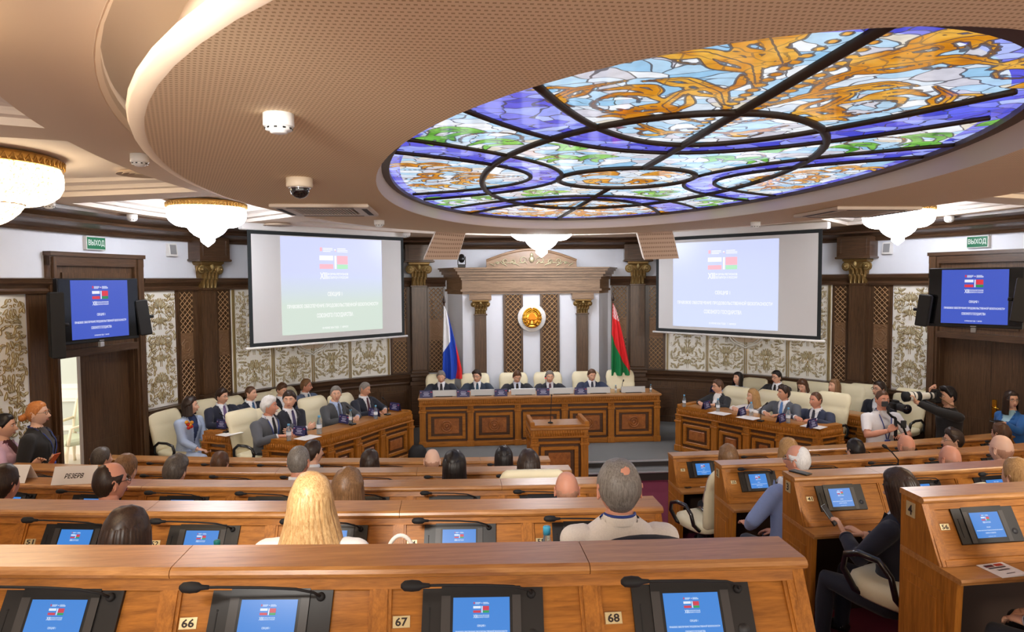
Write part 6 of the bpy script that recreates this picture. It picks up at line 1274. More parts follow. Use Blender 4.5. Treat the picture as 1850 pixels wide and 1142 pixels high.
def person(label, head, yaw, hy=0, hp=0, hr=0, hair=('short', 'dark'), top=('suit', (30, 34, 52)), shirt=(228, 230, 236), tie=None, skin='a', glasses=None, sex='m', stand=False, floor=SZ, seat=0.46, arms=('lap', 'lap'), lean=0.06, k=1.0, vox=0.018, front=0.072, lips=False, fat=1.0, bulk=1.0, trousers=(34, 36, 44), group=None, lanyard=None, beard=None, sleeves='long', curl=(0.6, 0.6), flower=False, hidelegs=False, skirt=False, neck=0.147, side=0.0):
    head = Vector(head); yr = math.radians(yaw); fwd = Vector((-math.sin(yr), math.cos(yr), 0))
    base = head-fwd*lean-Vector((math.cos(yr), math.sin(yr), 0))*side; root = thing('person', label, 'person', (base.x, base.y, floor), yr, group)
    Hz = head.z-floor; f = 1.0 if sex == 'm' else 0.92
    H = Vector((side, lean, Hz)); zn = Hz-neck*k; N_ = Vector((side*0.75, lean*0.75-0.012, zn))
    zh = Hz*0.57 if stand else max(0.30, min(seat, zn-0.36)); hip = Vector((0, 0, zh))
    sw = 0.185*f*k*bulk; Sh = [Vector((N_.x+sx*sw, N_.y*0.95-0.005, zn-0.095*k)) for sx in (-1, 1)]
    b = MB(); T = Vector((N_.x, N_.y, zn)) - hip
    def ring(t, w_, d, dy=0.0): c = hip+T*t; return [(c.x+w_*math.copysign(abs(math.cos(a))**0.8, math.cos(a)), c.y+dy+d*math.sin(a), c.z) for a in [2*PI*i/20 for i in range(20)]]
    q = k*bulk; bust = 0.02 if sex == 'f' else 0.0
    tl = T.length
    b.loft([ring(-0.10/tl, 0.13*q, 0.10*q), ring(-0.04/tl, 0.172*q*(1.04 if sex == 'f' else 1), 0.125*q), ring(0.10, 0.17*q, 0.125*q), ring(0.32, 0.158*q*(0.92 if sex == 'f' else 1), 0.118*q*(0.92 if sex == 'f' else 1)), ring(0.55, 0.172*q*f, 0.122*q, bust*0.5), ring(0.72, 0.182*q*f, 0.120*q, bust), ring(1-0.115/tl, 0.180*q*f, 0.102*q), ring(1-0.075/tl, 0.158*q*f, 0.090*q), ring(1-0.04/tl, 0.112*q*f, 0.076*q), ring(1-0.01/tl, 0.072*k, 0.064*k), ring(1+0.02/tl, 0.055*k, 0.058*k)], 0)
    nr = (0.056 if sex == 'm' else 0.048)*k
    b.tube([N_+Vector((0, -0.005, -0.03)), N_+Vector((0, 0.0, 0.03)), H+Vector((0, -0.022, -0.06*k))], [nr*1.08, nr, nr*0.98], 14)
    arm = []; hands = []
    for i, sx in enumerate((-1, 1)):
        a = arms[i]; S = Sh[i]; pole = Vector((sx*0.6, -0.5, -0.8))
        if a == 'lap': W = hip+Vector((sx*0.09, 0.30, 0.10)); hd, hn = Vector((-sx*0.45, 0.8, -0.15)), Vector((0, 0, 1))
        elif a == 'side': W = Vector((sx*0.26*f*q, 0.04, zh-0.02)); hd, hn = Vector((0, 0.15, -1)), Vector((sx, 0, 0)); pole = Vector((sx*0.3, -1, 0))
        elif a == 'fold': W = N_+Vector((-sx*0.13, 0.24, -0.26)); hd, hn = Vector((-sx, 0.15, 0.25)), Vector((0, 1, 0.2)); pole = Vector((sx*1, 0.1, -1))
        elif isinstance(a, str) and a.startswith('table'):
            zt = float(a[5:])-floor; W = Vector((sx*0.13, N_.y+0.33, zt+0.035)); hd, hn = Vector((-sx*0.75, 0.6, -0.05)), Vector((0, 0.1, 1)); pole = Vector((sx*1, -0.3, -0.5))
        else: W, hd, hn = Vector(a[0]), Vector(a[1]), Vector(a[2]); pole = Vector(a[3]) if len(a) > 3 else pole
        E_, W = ik(S, W, 0.285*k*f, 0.255*k*f, pole); arm.append((S, E_, W)); hands.append((W, hd, hn, -sx))
        b.tube([S+Vector((-sx*0.05*q, 0, 0.012)), S, S.lerp(E_, 0.5), E_, E_.lerp(W, 0.4), W], [0.050*q, 0.059*q, 0.054*q, 0.046*q, 0.043*q, 0.031*k], 12)
        b.ell(S, (0.060*q, 0.060*q, 0.052*q), 10, 8)
    legs = []
    for sx in (-1, 1):
        h0 = hip+Vector((sx*0.09*q, 0, -0.03))
        if stand: K, A = Vector((sx*0.095, 0.02, zh*0.52)), Vector((sx*0.09, -0.03, 0.075))
        else: K, A = hip+Vector((sx*0.12, 0.42, 0.0)), Vector((sx*0.12, 0.40, 0.075)) if zh > 0.2 else hip
        if not stand: A = Vector((sx*0.12, 0.44, 0.075))
        legs.append((h0, K, A)); b.tube([h0, h0.lerp(K, 0.5), K, K.lerp(A, 0.4), A], [0.088*q, 0.076*q, 0.058*q, 0.055*q, 0.042*k], 12)
        b.tube([A+Vector((0, -0.05, -0.02)), A+Vector((0, 0.06, -0.035)), A+Vector((0, 0.17, -0.048))], [0.04, 0.042, 0.028], 10)
    co, no, fs = remesh(b, vox)
    C = np.array([co[list(f_)].mean(0) for f_ in fs])
    D = {'torso': segd(C, hip, N_-Vector((0, 0, 0.09)))-0.10, 'neck': segd(C, N_+Vector((0, 0, 0.01)), H)-nr*0.9}
    for i in (0, 1): D['u%d' % i] = segd(C, arm[i][0], arm[i][1])-0.05; D['f%d' % i] = segd(C, arm[i][1], arm[i][2])-0.04; D['t%d' % i] = segd(C, legs[i][0], legs[i][1])-0.07; D['s%d' % i] = segd(C, legs[i][1], legs[i][2])-0.05; D['o%d' % i] = segd(C, legs[i][2]+Vector((0, -0.05, -0.02)), legs[i][2]+Vector((0, 0.17, -0.05)))-0.04
    keys = list(D); lab = np.array(keys)[np.argmin(np.array([D[q_] for q_ in keys]), axis=0)]
    if hidelegs: pass
    z = C[:, 2]; cz_t = zn-0.012*k; up_ = z > cz_t
    torso = (lab == 'torso') | ((lab == 'neck') & (z < cz_t)); armu = (lab == 'u0') | (lab == 'u1'); armf = (lab == 'f0') | (lab == 'f1'); leg_ = np.isin(lab, ['t0', 't1', 's0', 's1']); foot = np.isin(lab, ['o0', 'o1'])
    torso &= ~(up_)
    wr = np.minimum(segd(C, arm[0][2], arm[0][2]+Vector((0, 0, 0.001))), segd(C, arm[1][2], arm[1][2]+Vector((0, 0, 0.001))))
    kind, colr = top; jm = fabric(colr); sm_ = fabric(shirt)
    sk = skinmat(skin); hairc = hair[1]
    mb = MB(); mb.v = [tuple(p) for p in co]
    for f_, l in zip(fs, lab): mb.f.append(list(f_)); mb.m.append(1 if l in ('torso',) or l[0] in 'ts' else (6 if l[0] == 'o' else 0)); mb.s.append(True)
    HM = Matrix.Translation(H) @ Matrix.Rotation(math.radians(hy), 4, 'Z') @ Matrix.Rotation(math.radians(hp), 4, 'X') @ Matrix.Rotation(math.radians(hr), 4, 'Y')
    head_mesh(mb, k, HM, lips, 4, fat)
    for i, (W, hd, hn, s_) in enumerate(hands): hand(mb, W, hd, hn, s_, curl[i], k*(1.0 if sex == 'm' else 0.9), 0)
    shoe = mat('shoe', (24, 22, 22), 0.4)
    mb.build('body', [sk, sm_ if kind in ('suit', 'jacket', 'open') else jm, EYEW, IRIS, hm(hairc if hairc != 'white' else 'grey'), LIPR if lips else LIP, shoe], root)
    # clothes
    tz = (z-(zn-0.40*k))/(0.385*k); V = (C[:, 1] > (hip.y+T.y*np.clip((z-zh)/T.z, 0, 1))+0.01) & (np.abs(C[:, 0]) < 0.075*k*np.clip(tz, 0, 1)**0.8) & (tz > 0)
    sl = armf if sleeves == 'long' else (armf & False)
    if kind in ('suit', 'jacket', 'open'):
        cut = wr > 0.03
        sub('jacket', co, no, fs, (torso & ~V) | ((lab == 'neck') & (z < zn+0.002*k) & ~V) | armu | (sl & cut & (wr > 0.05)), 0.010, jm, root)
        sub('shirt', co, no, fs, (torso & V) | ((lab == 'neck') & V & (z < zn)), 0.004, sm_, root)
        for i in (0, 1):
            E_, W = arm[i][1], arm[i][2]; c_ = MB(); c_.tube([E_.lerp(W, 0.76), E_.lerp(W, 0.80), E_.lerp(W, 0.865), E_.lerp(W, 0.87)], [0.030*k, 0.0455*k, 0.044*k, 0.03*k], 16); c_.build('sleeve_end', [jm], root)
            if sex == 'm': c_ = MB(); c_.tube([E_.lerp(W, 0.84), E_.lerp(W, 0.86), E_.lerp(W, 0.935), E_.lerp(W, 0.94)], [0.025*k, 0.0385*k, 0.038*k, 0.025*k], 16); c_.build('cuff', [sm_], root)
        lp = MB(); bv = BVHTree.FromPolygons([Vector(p) for p in co], [f_ for f_, l in zip(fs, lab) if l in ('torso', 'neck')])
        def front_y(x, zz):
            r_ = bv.ray_cast(Vector((x, 1.5, zz)), Vector((0, -1, 0))); return r_[0].y if r_[0] else N_.y+0.05
        for sx in (-1, 1):
            P = []
            for j in range(9):
                t_ = j/8; zz = zn-0.395*k+0.375*k*t_; x = 0.075*k*(t_*0.98)**0.8; wl = 0.050*math.sin(PI*min(1, 0.08+t_*0.9))**0.7
                P.append([(sx*x, front_y(sx*x, zz)+0.013, zz), (sx*(x+wl), front_y(sx*(x+wl), zz+0.01)+0.017, zz+0.012)])
            if kind != 'open' or True: lp.add([p for r_ in P for p in r_], [(2*j, 2*j+1, 2*j+3, 2*j+2) for j in range(8)], 0, True)
        lp.build('lapels', [jm], root)
        if tie:
            tm = MB(); P = []
            for j in range(10):
                t_ = j/9; zz = zn-0.385*k+0.365*k*t_; wd = (0.036-0.016*t_) if t_ < 0.9 else 0.024; y = front_y(0, zz)+0.011
                P.append([(-wd, y, zz), (0, y+0.006, zz), (wd, y, zz)])
            tm.add([p for r_ in P for p in r_], [(3*j+a, 3*j+a+1, 3*j+a+4, 3*j+a+3) for j in range(9) for a in (0, 1)], 0, True); tm.ell((0, front_y(0, zn-0.03)+0.014, zn-0.028), (0.02, 0.012, 0.022), 8, 6); tm.build('tie', [fabric(tie)], root)
        cm = MB()
        if sex == 'm':
            def cr(e, dz, fd): return [((nr*1.08+e)*math.sin(a), N_.y-0.004+(nr*1.10+e)*math.cos(a), zn+dz-fd*(0.5+0.5*math.cos(a))) for a in [0.16+(2*PI-0.32)*i/28 for i in range(29)]]
            cm.loft([cr(0.016, -0.030, 0.014), cr(0.014, 0.0, 0.020), cr(0.010, 0.034, 0.026), cr(0.004, 0.036, 0.026), cr(0.002, 0.01, 0.02)], 0, True, None, False, False)
            for sx in (-1, 1): y_ = N_.y+nr*1.1+0.012; cm.loft([[(sx*0.004, y_, zn+0.004), (sx*0.040, y_-0.022, zn+0.016), (sx*0.052, y_-0.035, zn+0.02)], [(sx*0.022, y_+0.024, zn-0.048), (sx*0.050, y_+0.008, zn-0.030), (sx*0.062, y_-0.02, zn-0.014)]], 0, True, None, False, False)
        else:
            def cr(e, dz): return [((nr*1.25+e)*math.sin(a), N_.y-0.006+(nr*1.2+e)*math.cos(a), zn+dz) for a in [1.15+(2*PI-2.3)*i/20 for i in range(21)]]
            cm.loft([cr(0.026, -0.045), cr(0.018, -0.01), cr(0.008, 0.012), cr(0.002, 0.004)], 0, True, None, False, False)
        cm.build('collar', [sm_ if sex == 'm' else jm], root)
    else:
        if sleeves == 'long': mk = torso | armu | (armf & (wr > 0.05))
        else:
            mk = torso.copy()
            for i in (0, 1):
                S, E_ = np.array(arm[i][0]), np.array(arm[i][1]); d_ = E_-S; mk |= (lab == 'u%d' % i) & (((C-S)@d_)/(d_@d_) < 0.80)
        sub('shirt' if kind == 'shirt' else 'blouse' if kind == 'blouse' else 'tee_shirt', co, no, fs, mk, 0.009, jm, root)
        cm = MB()
        if kind == 'shirt':
            cm.loft([[((0.060*k+e)*math.cos(a), N_.y-0.004+(0.062*k+e)*math.sin(a), zn+dz-0.012*math.sin(a)) for a in [2*PI*i/24 for i in range(24)]] for e, dz in ((0.018, -0.03), (0.013, -0.008), (0.008, 0.010), (0.001, 0.012))], 0, True, None, False); cm.build('collar', [jm], root)
    tr = fabric(trousers if kind != 'dress' else colr)
    sub('skirt' if skirt else 'trousers', co, no, fs, leg_, 0.007, tr, root)
    # hair
    kind_h, hc = hair[0], hair[1]; rnd = (head.x*7.3+head.y*3.1) % 50
    th0 = {'short': 0.014, 'side': 0.015, 'buzz': 0.005, 'bald': 0.0025, 'balding': 0.008, 'crown': 0.009, 'quiff': 0.016, 'long': 0.017, 'bob': 0.022, 'bun': 0.011, 'pony': 0.011, 'fluffy': 0.026, 'none': 0}[kind_h]
    if kind_h != 'none':
        m = hair_cap(kind_h, HM, k, th0, front, rnd, fat)
        if kind_h == 'long': hair_long(m, HM, k, hair[2] if len(hair) > 2 else 0.30, hair[3] if len(hair) > 3 else 0.25, hair[4] if len(hair) > 4 else 62, rnd, 0.6, 0.02)
        if kind_h == 'bob': hair_long(m, HM, k, hair[2] if len(hair) > 2 else 0.13, 0.22, 60, rnd, 0.2)
        if kind_h == 'bun':
            for e in range(3): m.ell((HM @ (Vector((0.012*(e-1), -0.115-0.012*e, -0.03-0.006*e))*k)), (0.036*k, 0.034*k, 0.036*k), 10, 8, 0)
        if kind_h == 'pony': m.tube([HM @ (Vector(p)*k) for p in ((0, -0.10, 0.0), (0, -0.13, -0.03), (0, -0.125, -0.12), (0.01, -0.10, -0.24))], [0.026, 0.034, 0.036, 0.01], 10)
        m.build('hair', [hm(hc)], root)
    if beard:
        m = MB(); m.ell((0, 0.088, -0.098), (0.026, 0.020, 0.026), 12, 8, 0, HM @ Matrix.Scale(k, 4)); m.tube([(-0.026, 0.086, -0.06), (-0.012, 0.101, -0.049), (0, 0.104, -0.048), (0.012, 0.101, -0.049), (0.026, 0.086, -0.06)], [0.003, 0.006, 0.006, 0.006, 0.003], 6, 0, M=HM @ Matrix.Scale(k, 4)); m.build('beard', [hm(beard)], root)
    if glasses:
        m = MB(); S = HM @ Matrix.Scale(k, 4)
        for sx in (-1, 1):
            m.tube([(sx*0.033+0.022*math.cos(a), 0.098-0.004*abs(math.cos(a)), 0.008+0.016*math.sin(a)) for a in [2*PI*i/16 for i in range(17)]], 0.0022, 5, 0, False, True, 1.0, S)
            m.tube([(sx*0.055, 0.092, 0.012), (sx*0.078*fat, 0.06, 0.014), (sx*0.084*fat, -0.005, 0.012)], 0.0022, 5, 0, True, True, 1.0, S)
        m.tube([(-0.011, 0.1, 0.012), (0, 0.104, 0.015), (0.011, 0.1, 0.012)], 0.0022, 5, 0, True, True, 1.0, S); m.build('glasses', [mat('spectacle', (30, 26, 26), 0.3) if glasses == 'dark' else mat('spectacle_metal', (150, 130, 110), 0.3, 0.8)], root)
    if lanyard:
        m = MB(); bv = BVHTree.FromPolygons([Vector(p) for p in co], [f_ for f_, l in zip(fs, lab) if l in ('torso', 'neck')]); y0 = N_.y
        def fy(x, zz): r_ = bv.ray_cast(Vector((x, 1.5, zz)), Vector((0, -1, 0))); return (r_[0].y if r_[0] else N_.y+0.06)+0.022
        for sx in (-1, 1):
            P = [(sx*0.066*k, y0+0.01, zn+0.006)]+[(sx*0.07*k*(1-t_)+sx*0.008, fy(sx*0.07*k*(1-t_), zn-0.06-0.30*t_), zn-0.06-0.30*t_) for t_ in (0, 0.25, 0.5, 0.75, 1.0)]; m.tube(P, 0.007, 5, 0, True, True, 0.4)
        zz = zn-0.43; m.box(-0.038, 0.038, fy(0, zz)+0.004, fy(0, zz)+0.008, zz-0.06, zz+0.065, 1); m.box(-0.03, 0.03, fy(0, zz)+0.008, fy(0, zz)+0.009, zz-0.045, zz-0.01, 2); m.build('lanyard_badge', [mat('lanyard_blue', (40, 66, 150), 0.6), mat('badge_blue', (58, 92, 190), 0.5), PAPER], root)
        b2 = MB(); b2.tube([(0.064*k*math.cos(a), y0-0.004+0.07*k*math.sin(a), zn+0.012-0.006*math.sin(a)) for a in [PI+PI*i/12 for i in range(13)]], 0.006, 5); b2.build('lanyard_strap', [mat('lanyard_blue', (40, 66, 150), 0.6)], root)
    if flower:
        m = MB(); 
        for i, (dx, dz, mi) in enumerate(((0, 0, 0), (0.03, 0.02, 1), (-0.03, 0.03, 0), (0.02, -0.03, 1), (0.05, 0.05, 0), (-0.02, -0.02, 1))): m.ell((0.11+dx, N_.y+0.135, zn-0.11+dz), (0.032, 0.02, 0.026), 8, 6, mi)
        m.build('corsage', [mat('corsage_gold', (222, 150, 40), 0.6), mat('corsage_red', (206, 44, 30), 0.6)], root)
    return root
# ------------------------------------------------------------------ who sits where
def on_line(px, py, A, B):
    d = ray(px, py); o = CAM[:2]; A, B = np.array(A), np.array(B); M = np.array([d[:2], A-B]).T; t, u = np.linalg.solve(M, A-o); return CAM+d*t
NAVYS, CHAR, GREYS, MGREY = (28, 33, 52), (32, 33, 38), (82, 84, 90), (96, 104, 122)
TB = 'table%.2f'
PG, SG, AG = 'presidium speakers', 'delegates at the side tables', 'seated audience'
# presidium
for px, py, kw in ((797, 684, dict(label='man with grey hair reading at the left end of the presidium', hair=('short', 'grey'), top=('suit', (30, 36, 50)), tie=(48, 40, 46), hp=-16, hy=-4)),
                   (862, 683, dict(label='man with glasses and dark suit, second from the left at the presidium', hair=('side', 'dark'), top=('suit', (36, 50, 68)), tie=(40, 70, 92), glasses='dark', hp=-4, hy=-22)),
                   (934, 684, dict(label='man bowing over papers, third from the left at the presidium, light blue shirt', hair=('short', 'brown'), top=('suit', (28, 30, 38)), tie=(40, 34, 34), hp=-24, hy=8, shirt=(214, 222, 240))),
                   (993, 684, dict(label='man with grey hair and purple tie, speaking left of the rightmost presidium man', hair=('short', 'grey'), top=('suit', (28, 31, 44)), tie=(92, 60, 76), hp=-6)),
                   (1069, 681, dict(label='man with brown hair in navy suit, rightmost of the presidium beside the empty chair', hair=('short', 'brown'), top=('suit', (40, 50, 78)), tie=(44, 46, 60), hp=-12, hy=8))):
    p = at_y(px, py-3, 12.02); person(head=p, yaw=180, seat=0.36, neck=0.118, bulk=1.16, arms=(TB % (PZT-0.02),)*2, group=PG, k=0.87, lean=0.10, **kw)
for i, (px, lb) in enumerate(((795, 'behind the grey-haired man at the left end'), (859, 'second from the left'), (929, 'third from the left'), (992, 'fourth from the left'), (1062, 'behind the rightmost man'))):
    q = at_y(px, 690, 12.30); chair((q[0], 12.17, SZ), PI, 'cream leather chair at the presidium, %s' % lb, 'cream chairs at the presidium', 0.97)
q = at_y(1124, 690, 12.2); chair((q[0], 12.05, SZ), PI, 'empty cream leather chair at the right end of the presidium', 'cream chairs at the presidium', 1.0)
LA, LB = (-2.62, 11.02), (-3.92, 9.22); RA, RB = (2.62, 11.02), (3.92, 9.22); BLA, BLB = (-3.55, 11.6), (-4.95, 9.75); BRA, BRB = (3.55, 11.6), (4.95, 9.75)
def delegate(px, py, line, yaw, ch=None, chl=None, dxy=0.0, **kw):
    p = on_line(px, py, *line); kw.setdefault('arms', (TB % SZT,)*2); kw.setdefault('seat', 0.40); kw.setdefault('bulk', 1.12 if kw.get('sex') != 'f' else 1.02); kw.setdefault('neck', 0.136); person(head=p, yaw=yaw, group=SG, lean=kw.pop('lean', 0.08), **kw)
    if ch:
        y = math.radians(yaw); fw = Vector((-math.sin(y), math.cos(y), 0)); c = Vector(p)-fw*0.20; chair((c.x, c.y, SZ), y, chl, 'cream chairs at the side tables', ch)
L1 = (LA, LB); R1 = (RA, RB); BL = (BLA, BLB); BR = (BRA, BRB)
delegate(487, 734, L1, -122, 0.93, 'cream chair of the white-bearded man', label='man with white hair and beard in a grey suit, nearest of the front left table', hair=('fluffy', 'white'), top=('suit', (84, 86, 92)), tie=(26, 26, 34), hy=28, skin='r', beard='white', bulk=1.12, lanyard=True, front=0.066, k=1.00)
delegate(523, 722, L1, -128, 0.90, 'cream chair of the dark-haired man with crossed arms', label='heavy dark-haired man with crossed arms looking at the camera', hair=('short', 'dark'), top=('suit', (24, 27, 40)), tie=(66, 60, 100), hy=-48, hp=-2, arms=('fold', 'fold'), bulk=1.14, fat=1.06, front=0.064, k=0.98)
delegate(607, 712, L1, -128, 0.92, 'cream chair of the man in the grey suit, left front table', label='grey-haired man in charcoal suit with striped tie facing the camera, left table', hair=('short', 'grey'), top=('suit', (72, 74, 78)), tie=(80, 84, 100), shirt=(170, 190, 226), hy=-38, k=0.92)
delegate(659, 703, L1, -126, 0.88, 'cream chair of the man with the dark red tie', label='man in dark suit and dark red tie looking down at the far left table end', hair=('buzz', 'grey'), top=('suit', (24, 30, 46)), tie=(70, 28, 44), hy=14, hp=-16, skin='b', k=0.90)
delegate(344, 733, BL, -118, 0.90, 'cream chair of the woman in pale blue', label='woman with dark bob in a pale blue jacket with corsage', sex='f', hair=('bob', 'dark', 0.14), top=('jacket', (176, 194, 224)), shirt=(32, 50, 96), trousers=(176, 194, 224), hy=34, flower=True, lips=True, arms=('lap', 'lap'), k=0.95)
delegate(401, 716, BL, -130, 0.94, 'cream chair behind the man with glasses and lilac tie', label='man with glasses and lilac tie in navy suit holding papers, back left', hair=('side', 'dark'), top=('suit', (26, 31, 50)), tie=(112, 92, 138), glasses='metal', hy=18, hp=-6, lanyard=None, k=0.88)
delegate(453, 711, BL, -126, 0.92, 'cream chair behind the man with cropped hair, back left', label='man with cropped brown hair in navy suit behind the white-haired man', hair=('buzz', 'brown'), top=('suit', (28, 34, 54)), tie=(52, 90, 130), hy=24, k=0.87)
delegate(509, 704, BL, -130, 0.90, 'cream chair behind the man looking down, back left', label='man with short brown hair looking down behind the dark-haired man', hair=('short', 'brown'), top=('suit', (30, 31, 36)), hp=-22, hy=8, k=0.86)
delegate(553, 697, BL, -124, 0.92, 'cream chair behind the man in grey-blue suit', label='man with glasses in grey-blue suit and teal tie in profile, back left', hair=('short', 'lbrown'), top=('suit', (92, 108, 138)), tie=(62, 104, 128), glasses='metal', hy=30, hp=-4, skin='r', k=0.88)
delegate(1297, 698, R1, 122, 0.87, 'cream chair of the woman in glasses', label='woman with short brown hair, glasses and dark jacket, right front table', sex='f', hair=('short', 'brown'), top=('jacket', (36, 38, 44)), shirt=(232, 232, 234), glasses='dark', hy=-28, hp=-6, k=0.89)
delegate(1360, 716, R1, 122, 0.88, 'cream chair of the woman in the white jacket', label='woman with long blonde hair in a white jacket, right front table', sex='f', hair=('long', 'dblonde', 0.2, 0.3, 52), top=('jacket', (236, 232, 230)), shirt=(210, 206, 206), hy=-24, hp=-4, lanyard=True, k=0.90)
delegate(1416, 710, R1, 124, 0.90, 'cream chair of the man in grey with the blue tie', label='man in grey suit and light blue tie turned left, right front table', hair=('side', 'dark'), top=('suit', (84, 88, 98)), tie=(88, 130, 190), hy=-30, skin='b', k=0.90)
delegate(1474, 723, R1, 124, 0.96, 'cream chair of the man in the navy suit, nearest of the right front table', label='man with cropped receding hair in navy suit, nearest at the right front table', hair=('buzz', 'brown'), top=('suit', (38, 46, 72)), tie=(50, 50, 64), hy=-22, hp=-4, skin='r', front=0.085, k=0.94)
delegate(1333, 684, BR, 124, 0.88, 'cream chair of the woman with black shoulder-length hair', label='woman with black shoulder-length hair looking up, back right', sex='f', hair=('bob', 'black', 0.15), top=('jacket', (196, 204, 220)), hy=-10, hp=8, lips=True, k=0.86)
delegate(1403, 681, BR, 124, 0.88, 'cream chair of the man with glasses, back right', label='man with dark hair and glasses in black suit, back right', hair=('short', 'black'), top=('suit', (34, 34, 38)), tie=(26, 26, 30), glasses='dark', hy=-14, hp=-6, k=0.86)
delegate(1450, 697, BR, 130, 0.92, 'cream chair of the woman looking down, back right', label='woman with brown bob looking down, back right', sex='f', hair=('bob', 'brown', 0.13), top=('jacket', (214, 224, 240)), hp=-24, k=0.86)
delegate(1507, 698, BR, 124, 0.94, 'cream chair of the fair-haired woman, back right', label='fair-haired woman in white looking left, back right', sex='f', hair=('long', 'lbrown', 0.14, 0.2, 56), top=('blouse', (232, 230, 230)), hy=-22, hp=4, k=0.88)
p = on_line(1588, 703, (4.5, 10.9), (5.5, 9.4)); person(label='man with glasses in dark suit seated behind the cameraman', head=p, yaw=120, hair=('short', 'dark'), top=('suit', (26, 30, 46)), glasses='dark', hy=-20, seat=0.40, group=SG)
for px, py, lb in ((1553, 705, 'empty cream chair turned sideways right of the fair-haired woman'), (1624, 712, 'cream chair behind the man seated by the cameraman')):
    q = on_line(px, py, (4.2, 11.1), (5.45, 9.5)); chair((q[0], q[1], SZ), 2.3 if px < 1600 else 2.0, lb, 'cream chairs at the side tables', 0.96)
# audience
def rowhead(px, py, k, dy=-0.62):
    y = ROWS[k][0]+dy
    for _ in range(6): q = at_y(px, py, y); y = ROWS[k][0]+dy+crv(q[0])
    return q
def aud(px, py, row, dy=-0.62, ch=True, **kw):
    p = rowhead(px, py, row, dy); kw.setdefault('yaw', math.degrees(math.atan(2*KC*(p[0]-XC))))
    kw.setdefault('neck', 0.132); kw.setdefault('vox', 0.018 if row > 1 else 0.013); kw.setdefault('arms', ('lap', 'lap')); zf = TIER[row]; lb = kw['label']
    person(head=p, floor=zf, group=AG, seat=min(0.5, p[2]-zf-0.62), **kw)
    if ch:
        y = math.radians(kw['yaw']); fw = Vector((-math.sin(y), math.cos(y), 0)); c = Vector(p)-fw*0.13
        chair((c.x, c.y, zf), y, chair_label(lb), 'cream chairs of the audience', ch if isinstance(ch, float) else 0.84)
def chair_label(lb):
    w_ = lb.replace(',', '').split(); return 'cream chair of the '+' '.join(w_[:12])
aud(1118, 883, 1, label='broad grey-haired man in a white shirt seen from behind', hair=('crown', 'grey'), top=('shirt', (236, 232, 226)), skin='r', k=0.99, bulk=1.02, fat=1.1, lanyard=True, lean=0.0, neck=0.112)
aud(563, 910, 1, label='woman with long blonde hair and white top seen from behind', sex='f', hair=('long', 'blonde', 0.235, 0.85, 50), top=('blouse', (238, 234, 230)), bulk=1.08, lean=0.0, k=0.98, neck=0.115)
aud(229, 973, 1, label='woman with dark brown hair, nearest head at the lower left', sex='f', hair=('long', 'dark', 0.2, 0.3, 55), top=('blouse', (60, 60, 70)), hp=-6)
aud(1024, 885, 2, k=0.92, label='bald man seated left of the man in the white shirt', hair=('bald', 'stub'), top=('suit', (60, 64, 74)), skin='r')
aud(629, 884, 2, label='woman with brown hair just behind the blonde woman', sex='f', hair=('bob', 'lbrown', 0.14), top=('blouse', (120, 90, 80)))
aud(200, 872, 2, label='man with thinning crown and glasses right of the reserve card', hair=('balding', 'dark'), top=('suit', (60, 60, 66)), glasses='dark', hy=-30, skin='r', k=1.02)
aud(6, 876, 2, label='dark-haired man cut off by the left edge of the picture', hair=('short', 'dark'), top=('suit', (40, 40, 48)), skin='r')
aud(317, 852, 3, label='man with tousled grey hair, left block', hair=('side', 'dgrey'), top=('suit', (50, 52, 60)))
aud(540, 834, 3, label='man with cropped grey hair and navy suit seen from behind', hair=('buzz', 'grey'), top=('suit', (30, 34, 54)), skin='r', k=1.04, fat=1.06, hy=-6)
aud(821, 843, 3, label='woman with straight black hair in the middle of the left block', sex='f', hair=('long', 'black', 0.22, 0.15, 45), top=('blouse', (40, 40, 46)), k=1.03)
aud(955, 842, 3, 1.02-1.62, ch=1.25, label='woman with dark hair above a cream chair back', sex='f', hair=('long', 'dark', 0.2, 0.25, 48), top=('blouse', (40, 38, 44)), k=1.03)
aud(228, 848, 3, label='brown-haired person half hidden by the man with thinning crown', hair=('short', 'lbrown'), top=('suit', (54, 54, 60)))
aud(184, 830, 4, label='man with short dark grey hair at the front left desk row', hair=('short', 'dgrey'), top=('suit', (48, 48, 56)), hy=-20)
aud(398, 838, 4, label='person with brown hair low at the front left desk row', hair=('short', 'brown'), top=('suit', (48, 46, 50)))
aud(566, 818, 4, label='dark-haired man in profile in front of the cropped grey-haired man', hair=('short', 'dark'), top=('suit', (40, 40, 48)), hy=-40)
aud(668, 836, 4, label='woman with dark brown hair at the front desk row below the left table', sex='f', hair=('bob', 'dark', 0.12), top=('blouse', (60, 50, 50)))
aud(781, 833, 4, label='bald man at the front desk row left of the black-haired woman', hair=('bald', 'stub'), top=('suit', (60, 60, 70)), skin='c')
aud(910, 829, 4, label='woman with black hair at the front desk row below the presidium', sex='f', hair=('long', 'black', 0.2, 0.2, 48), top=('blouse', (36, 36, 42)))
aud(1315, 826, 4, label='woman with light brown hair at the front right desk row', sex='f', hair=('bob', 'lbrown', 0.14), top=('blouse', (150, 120, 110)))
aud(1424, 814, 4, label='person with wavy fair hair behind the white-haired man', sex='f', hair=('bob', 'dblonde', 0.1), top=('blouse', (140, 130, 130)))
aud(1545, 814, 4, label='black-haired person before the white-shirted cameraman', hair=('short', 'black'), top=('suit', (40, 40, 46)))
aud(1637, 806, 4, label='bald man in front of the cameraman', hair=('bald', 'stub'), top=('suit', (60, 60, 70)), skin='r')
aud(1722, 796, 4, label='dark-haired man with glasses in profile, front right row', hair=('side', 'dark'), top=('suit', (50, 50, 60)), glasses='metal', hy=58)
aud(1808, 784, 4, label='man with short brown hair below the woman in blue', hair=('short', 'brown'), top=('suit', (50, 50, 60)))
